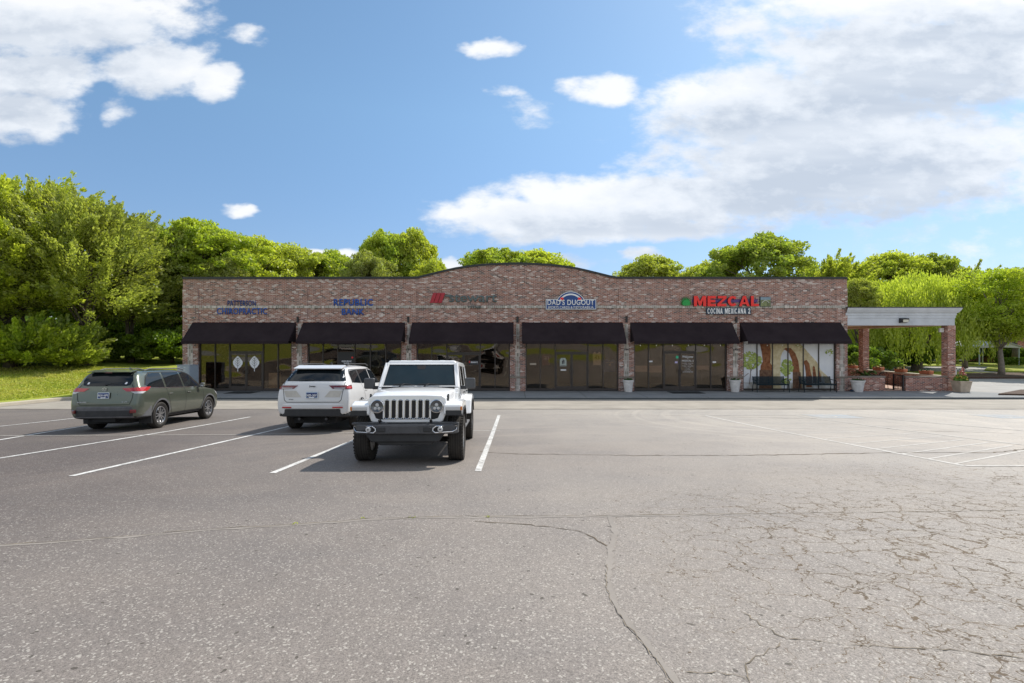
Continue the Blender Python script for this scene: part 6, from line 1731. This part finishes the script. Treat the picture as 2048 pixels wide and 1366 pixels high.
jb('centre_panel', MB().prism([(-.27, .515), (.27, .515), (.22, .64), (-.22, .64)], 'y', 2.278, 2.292), C_PLASTG, fb, bevel=.008)
for s_ in (-1, 1):
    pod = [(s_*.33, .525), (s_*.50, .515), (s_*.86, .545), (s_*.885, .64), (s_*.50, .648), (s_*.36, .635), (s_*.30, .58)]
    if s_ < 0: pod = pod[::-1]
    # surround follows the sweep of the bumper corner
    def fx(x): 
        a = abs(x); return 2.286 if a < .46 else (2.286-(a-.46)*.16 if a < .78 else 2.235-(a-.78)*1.2)
    ring = [(.50, .527), (.78, .540), (.838, .570), (.852, .632), (.52, .636), (.47, .60), (.465, .56), (.50, .527)]
    jb('fog_lamp_surround', MB().tube([(s_*a, fx(a)+.002, b_) for a, b_ in ring], .010, 6), C_CHROME, fb)
    mm_ = MB(); R_ = [(s_*a, fx(a)-.004, b_) for a, b_ in ring[:-1]]; mm_.add(R_, [tuple(range(len(R_)))]); jb('fog_lamp_recess', mm_, C_DARK, fb)
    fl_ = jb('fog_lamp', MB().lathe([(0, 2.300), (.036, 2.296), (.044, 2.286), (.046, 2.25)], 'y', (s_*.585, 0, .583), 20), C_CLEAR, fb, smooth=True)
    jb('fog_lamp_centre', MB().lathe([(0, 2.303), (.012, 2.303), (.012, 2.29)], 'y', (s_*.585, 0, .583), 10), C_DARK, fl_)
    jb('bumper_pod', MB().box((s_*.375, 2.284, .583), (.13, .03, .085)), C_PLAST, fb, bevel=.014)
    jb('tow_hook', MB().tube([(s_*.42, 2.06, .66), (s_*.42, 2.20, .70), (s_*.42, 2.25, .735), (s_*.42, 2.17, .745), (s_*.42, 2.08, .70)], .016, 6), C_PLAST, fb, smooth=True)
jb('chassis', MB().bx(-.45, .45, -2.0, 2.0, .42, .62), C_UNDER)
jb('front_axle', MB().tube([(-.75, 1.504, .38), (.75, 1.504, .38)], .05, 8).lathe([(0, -.12), (.13, 0), (0, .12)], 'x', (.18, 1.504, .38), 12), C_UNDER)
jb('rear_axle', MB().tube([(-.75, -1.504, .38), (.75, -1.504, .38)], .05, 8).lathe([(0, -.14), (.15, 0), (0, .14)], 'x', (0, -1.504, .38), 12), C_UNDER)
jb('engine_bay_shield', MB().bx(-.60, .60, 1.0, 1.95, .60, .98), C_UNDER)
for y in (-1.504, 1.504):
    for x in (-.80, .80): wheel(jp, x, y, .412, .262, .235, 'seven', tread=True)
jp.scale = (1.025, 1.03, .985)

# pale saloon parked at the lawn kerb beside the tripod; the photo shows it mirrored in the bank window
sd_ = car_root('parked_saloon', -19.4, 0.6, rad(150), 'white saloon car mirrored in the bank window left of the bank notice', .0635)
st = [(-2.30, .48, .72, .70, .70, .80, .60), (-2.28, .40, .82, .85, .80, .98, .66), (-2.15, .34, .88, .95, .84, 1.06, .66), (-1.75, .28, .90, .96, .84, 1.10, .64), (-1.2, .26, .91, .95, .83, 1.30, .58),
      (-.7, .25, .91, .94, .83, 1.42, .56), (0, .25, .91, .93, .83, 1.44, .56), (.45, .25, .91, .92, .83, 1.38, .57), (.9, .25, .91, .91, .83, 1.12, .64), (1.25, .25, .91, .88, .82, .98, .70), (1.9, .25, .88, .80, .78, .88, .66), (2.25, .30, .74, .62, .66, .72, .5), (2.32, .36, .6, .55, .5, .60, .4)]
body = loft_body('body', st, P_WHITE2, sd_, [(-1.35, .33, .37), (1.35, .33, .37)]); bv = bvh_of(body)
for vw in ('right', 'left'):
    drape('side_window', bv, [(-1.35, 1.0), (-.25, .98), (-.27, 1.33), (-.70, 1.33), (-1.15, 1.18)], vw, C_GLASS, body); drape('side_window', bv, [(-.18, .98), (.95, .96), (.45, 1.29), (-.19, 1.34)], vw, C_GLASS, body)
drape('rear_window', bv, [(-.62, 1.12), (.62, 1.12), (.52, 1.36), (-.52, 1.36)], 'rear', C_GLASS, body)
drape('tail_lamp', bv, [[(-.78, .86), (-.40, .84), (-.40, .78), (-.76, .76)]], 'rear', C_RED, body, off=.01); drape('tail_lamp', bv, [[(.40, .84), (.78, .86), (.76, .76), (.40, .78)]], 'rear', C_RED, body, off=.01)
MB().bx(-.55, .55, -2.1, 2.1, .18, .36).build('chassis', C_UNDER, sd_)
for y in (-1.35, 1.35):
    for x in (-.80, .80): wheel(sd_, x, y, .325, .21, .22, 'seven')
# ------------------------------------------------------------------ trees
def leaf_mat(name, c1, c2, c3, transl=0.45, rough=.6):
    m, t, out = new_mat(name); g = t.n('ShaderNodeNewGeometry'); o = t.obj()
    r = g.outputs['Random Per Island']
    n = t.noise(o, .55, 3, .6)
    col = t.mix(r, c1, c2); col = t.mix(t.maprange(n, .35, .7, 0, .8), col, c3)
    inf = t.n('ShaderNodeObjectInfo').outputs['Random']
    v = t.maprange(inf, 0, 1, .82, 1.15)
    col = t.mix(1.0, col, t.comb(v, v, t.maprange(inf, 0, 1, 1.1, .8)), 'MULTIPLY')
    d = t.n('ShaderNodeBsdfDiffuse'); t.set(d.inputs[0], col)
    tr = t.n('ShaderNodeBsdfTranslucent'); t.set(tr.inputs[0], t.mix(1.0, col, (1.35, 1.45, .6), 'MULTIPLY'))
    gl = t.n('ShaderNodeBsdfGlossy'); t.set(gl.inputs[0], (.5, .5, .5, 1)); gl.inputs['Roughness'].default_value = .45
    a = t.n('ShaderNodeMixShader'); a.inputs[0].default_value = transl
    t.nt.links.new(d.outputs[0], a.inputs[1]); t.nt.links.new(tr.outputs[0], a.inputs[2])
    b = t.n('ShaderNodeMixShader'); b.inputs[0].default_value = .05
    t.nt.links.new(a.outputs[0], b.inputs[1]); t.nt.links.new(gl.outputs[0], b.inputs[2])
    t.nt.links.new(b.outputs[0], out.inputs[0]); return m
L_GREEN = leaf_mat('broad_leaf', (.23, .33, .040), (.48, .55, .11), (.39, .42, .06), LEAF_T)
L_YEL = leaf_mat('yellow_green_leaf', (.28, .335, .050), (.57, .60, .17), (.42, .43, .08), LEAF_T)
L_DARK = leaf_mat('dark_leaf', (.10, .18, .02), (.22, .31, .035), (.15, .21, .02), LEAF_T*.8)
L_WIL = leaf_mat('willow_leaf', (.30, .37, .06), (.54, .58, .16), (.38, .43, .08), LEAF_T)
M_BARK = simple('bark', (.13, .105, .08), .9, vary=.35, vscale=5, bump=.8, bscale=18)
M_BARKL = simple('light_bark', (.22, .19, .155), .9, vary=.3, vscale=5, bump=.6, bscale=18)

def leaves(P, rg, size, up=.5, aspect=.5, hang=False, d=None):
    n = len(P)
    if d is None: d = rg.normal(size=(n, 3))
    else: d = d+rg.normal(size=(n, 3))*.35
    d /= np.linalg.norm(d, axis=1)[:, None]
    nr = rg.normal(size=(n, 3)); nr[:, 2] += up*2
    e = np.cross(d, nr); e /= (np.linalg.norm(e, axis=1)[:, None]+1e-9)
    s = (size*rg.uniform(.6, 1.45, n))[:, None]
    return np.stack([P-d*s*.5, P+e*s*aspect*.5, P+d*s*.6, P-e*s*aspect*.5], 1)
def crown(name, seed, R, H, z0, nclump, per, leaf, style='round', flat=.62, full=False):
    """foliage as many small clumps of leaves through the crown, denser outside"""
    rg = np.random.default_rng(seed)
    # lumpy envelope
    lob = rg.normal(size=(9, 3)); lob /= np.linalg.norm(lob, axis=1)[:, None]; lob[:, 2] = np.abs(lob[:, 2])*.8
    la = rg.uniform(.15, .40, 9)
    d = rg.normal(size=(nclump, 3)); d /= np.linalg.norm(d, axis=1)[:, None]
    d[:, 2] = np.where(d[:, 2] < (-.97 if full else -.55), -d[:, 2], d[:, 2])
    env = .70+np.max(np.where(d@lob.T > .75, la[None, :], 0)*((d@lob.T-.75)/.25).clip(0, 1), axis=1)
    r = rg.uniform(.42, 1.0, nclump)**.55*env
    C = d*r[:, None]*np.array([R, R, H/2]); C[:, 2] += z0+H/2
    P = []; D = []
    cr = R*(.17 if style == 'spray' else .15)
    for i in range(nclump):
        q_ = rg.normal(size=(per, 3))
        if style == 'spray':
            ax = d[i]*np.array([1, 1, .6])+np.array([.25, 0, .55])*rg.uniform(.4, 1.3); ax /= np.linalg.norm(ax)
            L = cr*rg.uniform(1.6, 3.4); tt = rg.random(per)
            pos = C[i]+ax*(tt*L)[:, None]+q_*(.05+.16*(1-tt))[:, None]*cr*1.7
            D.append(np.tile(ax, (per, 1)))
        else:
            s_ = rg.uniform(.55, 1.2)
            q_ *= (rg.random(per)**.25/np.linalg.norm(q_, axis=1))[:, None]
            pos = C[i]+q_*cr*s_*np.array([1, 1, flat])
            D.append(q_+np.array([0, 0, -.1]))
        P.append(pos)
    P = np.concatenate(P); D = np.concatenate(D)
    V = leaves(P, rg, leaf, d=D if style == 'spray' else None, aspect=.55)
    return quads_mesh(name, V), C
def trunk_mesh(name, seed, h, r, C, R, nb=14, lean=0, forks=1, zs=.3):
    rg = random.Random(seed); m = MB()
    tops = []
    for f in range(forks):
        a = 2*PI*f/forks+rg.random(); sp = (.0 if forks == 1 else R*.28)
        pts = [(0, 0, -.3), (.02, .0, h*.12)]
        for k in range(1, 6):
            q_ = k/5
            pts.append((sp*q_*math.cos(a)+rg.gauss(0, .05*R*.3)+lean*q_, sp*q_*math.sin(a)+rg.gauss(0, .05*R*.3), h*(.12+.88*q_)))
        rr = [r*1.35]+[r*1.0]+[r*(1-.17*k) for k in range(1, 6)]
        if forks > 1: rr = [x*(.85 if i > 1 else 1) for i, x in enumerate(rr)]
        m.tube(pts, rr, 8); tops.append(pts)
    idx = list(range(len(C))); rg.shuffle(idx)
    for i in idx[:nb]:
        pts = tops[i % forks]; k = rg.randint(2, 5); A = Vector(pts[k]); B = Vector(C[i])
        if B.z < A.z-.2*h: A = Vector(pts[2])
        mid = (A+B)/2+Vector((rg.gauss(0, .3), rg.gauss(0, .3), rg.uniform(.1, .6)))
        m.tube([A, A*.6+mid*.4+Vector((0, 0, .1)), mid, B], [r*.34, r*.26, r*.17, r*.05], 5)
    return m.mesh(name)
TM = {}
def tree_kind(key, seed, R, H, z0, ncl, per, leaf, lm, bark=None, style='round', tr=.28, nb=14, forks=1, flat=.62, full=False):
    me, C = crown('crown', seed, R, H, z0, ncl, per, leaf, style, flat, full)
    me.materials.append(lm)
    tm = trunk_mesh('trunk', seed, z0+H*.62, tr, C, R, nb, forks=forks); tm.materials.append(bark or M_BARK)
    tm.polygons.foreach_set('use_smooth', [True]*len(tm.polygons))
    co = np.empty(len(me.vertices)*3, np.float32); me.vertices.foreach_get('co', co)
    TM[key] = (me, tm, float(np.percentile(co[2::3], 99.7)))
# unit sizes: total height about 12 m unless stated
tree_kind('tall_a', 1, 5.0, 13.6, -.4, 400, 170, .20, L_YEL, style='spray', tr=.30, nb=26, forks=2)
tree_kind('tall_b', 2, 4.6, 12.8, -.3, 330, 170, .20, L_YEL, style='spray', tr=.26, nb=22, forks=2)
tree_kind('round_a', 3, 4.6, 9.5, 2.2, 270, 130, .22, L_GREEN, tr=.26, nb=20)
tree_kind('round_b', 4, 4.8, 9.0, 2.4, 270, 130, .22, L_YEL, tr=.26, nb=20)
tree_kind('round_c', 5, 4.2, 10.5, 1.5, 190, 170, .24, L_YEL, style='spray', tr=.24, nb=20)
tree_kind('dark_a', 6, 4.4, 10.0, .8, 170, 160, .26, L_DARK, tr=.24, nb=16)
tree_kind('maple', 7, 4.0, 8.0, 1.35, 430, 120, .15, L_GREEN, bark=M_BARKL, tr=.19, nb=30, flat=.6, full=True)
def put_tree(kind, px, Y, top_py, wscale, label, z=None, rz=0.0, group=None, cat='tree', name='tree', X=None, lm=None):
    me, tm, h = TM[kind]
    z = (CAMZ-1.9 if z is None else z)
    X = (px-1024)*Y/F if X is None else X
    need = CAMZ-(top_py-683)*Y/F-z
    s = need/h
    o = empty(name, (X, Y, z), (0, 0, rz), label=label, cat=cat, group=group)
    c = bpy.data.objects.new('crown', me); COL.objects.link(c); c.parent = o
    t_ = bpy.data.objects.new('trunk', tm); COL.objects.link(t_); t_.parent = o
    o.scale = (s*wscale, s*wscale, s)
    return o
gl_, gb, gr_ = 'trees at the edge of the left lawn', 'trees behind the building', 'trees on the right beyond the driveway'
ZL = CAMZ-1.95
put_tree('tall_a', 20, 37, 356, 1.05, 'tallest feathery tree at the far left edge above the lawn', ZL, 0.3, gl_)
put_tree('tall_a', 170, 39, 388, 1.0, 'tall feathery tree second from the left above the lawn', ZL, 2.1, gl_)
put_tree('tall_b', -120, 35, 380, 1.1, 'feathery yellow-green tree cut by the left edge of the view', ZL, 4.0, gl_)
put_tree('tall_b', 262, 43, 438, .85, 'narrower tree leaning over the dark gap left of the building', ZL, 1.2, gl_)
put_tree('round_a', 400, 47, 442, 1.0, 'broad bright tree rising just behind the left corner of the building', ZL, .5, gb)
put_tree('round_a', 330, 50, 470, 1.0, 'green tree filling the gap left of the building corner', ZL, 3.3, gb)
put_tree('round_b', 505, 50, 478, 1.0, 'bright tree behind the chiropractic sign', ZL, 2.9, gb)
put_tree('round_b', 585, 53, 494, 1.0, 'bushy yellow-green tree behind the bank sign', ZL, 1.9, gb)
put_tree('round_a', 655, 57, 503, 1.05, 'low round tree just right of the bank sign', ZL, 5.0, gb)
put_tree('round_b', 450, 45, 520, .8, 'lower yellow tree top above the leftmost awning bay', ZL, 4.4, gb)
put_tree('round_b', 735, 50, 505, .62, 'yellow-green tree at the left foot of the tall dark crowned tree', ZL, .8, gb)
put_tree('round_a', 765, 54, 466, .62, 'left one of the two tall airy trees beside the arched parapet', ZL, 2.5, gb)
put_tree('round_b', 822, 55, 462, .68, 'right one of the two tall airy trees beside the arched parapet', ZL, 4.5, gb)
put_tree('round_b', 868, 50, 522, .55, 'small yellow-green tree beside the left shoulder of the arch', ZL, 3.9, gb)
put_tree('round_a', 1003, 58, 500, 1.15, 'tree top peeping over the left half of the arch', ZL, 1.0, gb)
put_tree('round_b', 1068, 60, 505, 1.1, 'tree top peeping over the right half of the arch', ZL, 2.2, gb)
put_tree('round_b', 1300, 56, 515, 1.0, 'round tree top right of the arch', ZL, 3.0, gb)
put_tree('round_b', 1425, 54, 524, .95, 'low yellow-green tree top left of the big domed crown', ZL, 5.5, gb)
put_tree('round_a', 1518, 50, 471, 1.04, 'big domed tree behind the restaurant sign', ZL, 4.1, gb)
put_tree('round_c', 1665, 56, 512, 1.15, 'darker tree at the right corner of the building', ZL, .4, gb)
put_tree('round_b', 1715, 48, 560, .7, 'small tree above the left end of the patio canopy', ZL, 2.6, gb)
put_tree('round_b', 1780, 60, 508, 1.0, 'tree behind the willow crown, left one', ZL, 1.4, gr_)
put_tree('round_a', 1850, 60, 512, .85, 'tree behind the willow crown, right one', ZL, 3.0, gr_)
put_tree('round_c', 1930, 56, 532, 1.0, 'light rounded tree between the willow and the maple', ZLOW, .9, gr_)
put_tree('round_a', 2030, 62, 540, 1.0, 'dark tree behind the maple', ZL, 4.8, gr_)
put_tree('dark_a', 2120, 58, 548, 1.0, 'dark tree at the right edge of the view', ZL, 2.0, gr_)
# second rank and undergrowth closing the view between the trunks
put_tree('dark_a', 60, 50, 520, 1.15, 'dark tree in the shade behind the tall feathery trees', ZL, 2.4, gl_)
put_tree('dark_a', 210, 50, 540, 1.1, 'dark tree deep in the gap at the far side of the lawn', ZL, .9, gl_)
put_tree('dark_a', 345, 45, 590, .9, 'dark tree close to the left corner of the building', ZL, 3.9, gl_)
put_tree('dark_a', 1730, 60, 600, .9, 'dark tree seen left of the willow under the canopy', ZL-.7, 5.1, gr_)
me, C = crown('foliage', 21, 2.6, 2.6, -.3, 70, 170, .17, 'round', .7); me.materials.append(L_DARK)
me2, C = crown('foliage', 22, 2.6, 2.6, -.3, 70, 170, .17, 'spray', .7); me2.materials.append(L_GREEN)
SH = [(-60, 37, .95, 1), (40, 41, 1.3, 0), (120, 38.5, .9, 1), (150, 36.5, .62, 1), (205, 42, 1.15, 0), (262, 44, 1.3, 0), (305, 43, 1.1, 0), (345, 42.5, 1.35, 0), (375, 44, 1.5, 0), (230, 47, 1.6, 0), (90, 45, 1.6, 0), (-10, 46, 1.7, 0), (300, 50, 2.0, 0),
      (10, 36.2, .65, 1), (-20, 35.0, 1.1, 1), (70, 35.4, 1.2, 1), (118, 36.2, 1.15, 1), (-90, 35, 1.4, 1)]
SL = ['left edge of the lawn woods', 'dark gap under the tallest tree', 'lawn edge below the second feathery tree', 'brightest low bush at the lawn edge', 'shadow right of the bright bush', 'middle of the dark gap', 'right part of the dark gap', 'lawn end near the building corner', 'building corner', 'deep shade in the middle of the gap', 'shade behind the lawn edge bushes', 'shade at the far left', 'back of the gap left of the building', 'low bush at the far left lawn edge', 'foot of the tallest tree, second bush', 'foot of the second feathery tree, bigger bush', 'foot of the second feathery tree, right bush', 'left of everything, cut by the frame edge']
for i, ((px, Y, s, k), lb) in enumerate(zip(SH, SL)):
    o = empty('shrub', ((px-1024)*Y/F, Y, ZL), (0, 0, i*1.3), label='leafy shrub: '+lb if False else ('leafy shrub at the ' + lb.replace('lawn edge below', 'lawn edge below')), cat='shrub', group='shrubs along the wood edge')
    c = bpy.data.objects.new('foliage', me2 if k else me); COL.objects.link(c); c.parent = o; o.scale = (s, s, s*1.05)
RS = [(1712, 44, 1.3, 'dark tall shrub left of the patio back column'), (1770, 50, 1.5, 'dark shrub below the willow left branches'), (1815, 56, 1.2, 'dark shrub behind the willow trunk'), (1905, 66, 1.4, 'dark shrub behind the carport posts, left'), (1990, 68, 1.5, 'dark shrub behind the carport, right'), (2060, 64, 1.0, 'dark shrub in front of the orange house'), (1860, 70, 1.6, 'dark shrub far behind the corner column'), (1940, 72, 1.9, 'tall dark shrub behind the carport roof'),
      (1735, 62, 2.2, 'tall dark shrub far left behind the willow'), (1800, 70, 2.2, 'tall dark shrub far behind the willow'), (2050, 74, 2.2, 'tall dark shrub at the back right')]
for i, (px, Y, s, lb) in enumerate(RS):
    o = empty('shrub', ((px-1024)*Y/F, Y, ZLOW), (0, 0, i*1.7), label=lb, cat='shrub', group='shrubs beyond the driveway')
    c = bpy.data.objects.new('foliage', me); COL.objects.link(c); c.parent = o; o.scale = (s, s, s)
# clipped hedge at the right edge
rg = np.random.default_rng(8)
hx0, hx1 = (2002-1024)*60/F, (2180-1024)*60/F
n = 9000; Pp = np.stack([rg.uniform(hx0, hx1, n), rg.uniform(59.5, 61, n), ZLOW+rg.random(n)**.6*1.0], 1)
o = link('hedge', quads_mesh('hedge', leaves(Pp, rg, .16, aspect=.6)), L_DARK); tag(o, 'dark clipped hedge in front of the orange brick house', 'hedge')
# the weeping willow
rg = np.random.default_rng(31); rp_ = random.Random(31)
WX, WY, WZ = (1833-1024)*49/F, 49, ZLOW
wil = empty('willow_tree', (WX, WY, WZ), label='big weeping willow with hanging strands behind the patio canopy', cat='tree')
ST = []; DD = []
top = []
ANC = [(2*PI*rp_.random(), math.sqrt(rp_.random()), rp_.uniform(-.5, .5), rp_.uniform(.7, 1.25)) for _ in range(105)]
for k in range(1050):
    a0, q0, zoff, lf = ANC[k % 105]
    xx, yy_ = 6.3*q0*math.cos(a0)+rg.normal()*.30, 6.3*q0*math.sin(a0)+rg.normal()*.30
    a = math.atan2(yy_, xx); R_ = min(6.6, math.hypot(xx, yy_)); q_ = min(1, R_/6.3)
    ztop = 4.2+4.9*math.sqrt(max(0, 1-(q_*.96)**2))+zoff+rg.normal()*.2
    L = (3.2+rg.random()*3.0)*lf*(1.1 if q_ > .6 else .8)
    zb = max(.8+rg.random()*1.4, ztop-L)
    if xx > 2.2: zb = max(zb, 2.3+rg.random()*1.6)
    n = int((ztop-zb)*15)
    tt = np.linspace(0, 1, n)**rg.uniform(.8, 1.3)
    x = R_*math.cos(a)+.25*np.sin(tt*5+a)*.5+.5*math.cos(a)*tt*(1-tt)*2; y = R_*math.sin(a)+.5*math.sin(a)*tt*(1-tt)*2
    ST.append(np.stack([x+rg.normal(size=n)*(.07+.16*(1-tt)), y+rg.normal(size=n)*(.07+.16*(1-tt)), ztop+(zb-ztop)*tt], 1))
    top.append((R_*math.cos(a), R_*math.sin(a), ztop))
Pp = np.concatenate(ST)
dn = np.tile(np.array([0, 0, -1.]), (len(Pp), 1))
V = leaves(Pp, rg, .25, d=dn*1.6, aspect=.34)
link('crown', quads_mesh('crown', V), L_WIL, wil)
m = MB(); m.tube([(0, 0, -.3), (.05, 0, .6), (.1, 0, 1.9)], [.62, .46, .40], 10)
for (ax, ay, rr_) in ((-3.2, .5, .26), (-1.2, -1, .24), (1.9, .4, .26), (3.4, -.6, .2), (.4, 2.4, .22), (-.3, -2.2, .2)):
    m.tube([(.1, 0, 1.6), (ax*.28, ay*.28, 3.0), (ax*.62, ay*.62, 5.2), (ax, ay, 7.8)], [rr_, rr_*.85, rr_*.6, rr_*.25], 7)
m.build('trunk', M_BARK, wil, smooth=True)
# the young maple on the mulched island
o = put_tree('maple', 2003, 43.3, 541, 1.05, 'dense green maple with a pale trunk on the mulched island at the right', ZLOW+.1, 1.1, None)
put_tree('maple', 2150, 47, 548, 1.1, 'second green maple cut by the right edge of the view', ZLOW+.1, 3.1, None)
# grass blades on the lawn (uncountable): small crossed tufts
rg = np.random.default_rng(77); n = 52000
gy = 21+rg.random(n)**.8*17; gxm = -23.0-rg.random(n)**1.3*28
gxx = gxm+.0
gzv = np.array([lawn_z(a, b) for a, b in zip(gxx, gy)])
h = rg.uniform(.03, .085, n)*(1+.8*(rg.random(n) > .97)); w = rg.uniform(.02, .05, n); an = rg.uniform(0, PI, n)
dx, dy = np.cos(an)*w, np.sin(an)*w
B = np.stack([gxx, gy, gzv-.005], 1); o1 = np.stack([dx, dy, np.zeros(n)], 1); tp = np.stack([rg.normal(size=n)*.02, rg.normal(size=n)*.02, h], 1)
V = np.stack([B-o1, B+o1, B+o1*.35+tp, B-o1*.35+tp], 1)
o = link('grass', quads_mesh('grass', V), leaf_mat('grass_blade', (.20, .27, .025), (.44, .47, .08), (.50, .44, .15), .35)); tag(o, 'short green lawn grass between the kerb and the trees', 'grass', kind='stuff')
# weeds in the long crack
for i, (px, py) in enumerate(((822, 1036), (590, 1048), (975, 1034), (725, 1038))):
    x, y = G(px, py); o = empty('weed', (x, y, gz(y)), label=['tuft of weeds in the long crack in front of the off-roader', 'weed tuft in the long crack towards the left', 'small weed in the long crack near the middle', 'small weed in the crack below the off-roader'][i], cat='weed')
    tuft('leaves', L_YEL, o, 12, .05 if i == 0 else .03, .02, 60+i, leaf=.010)

# distant woodland that reads as one mass behind the countable trees
def far_wood(lab, x0, x1, y0, y1, h, n, seed):
    rg = np.random.default_rng(seed)
    x = rg.uniform(x0, x1, n); y = rg.uniform(y0, y1, n)
    top = h*(.72+.18*np.sin(x*.55+seed)+.12*np.sin(x*1.7+y))
    z = -1.0+top*rg.random(n)**.8
    o = link('distant_woodland', quads_mesh('distant_woodland', leaves(np.stack([x, y, z], 1), rg, .62, aspect=.7)), L_DARK)
    return tag(o, lab, 'woodland', kind='stuff')
far_wood('dark distant woodland closing the view behind the left trees', -95, -14, 58, 64, 8.5, 26000, 3)
far_wood('dark distant woodland behind the driveway at the right', 44, 110, 78, 84, 8.0, 20000, 5)
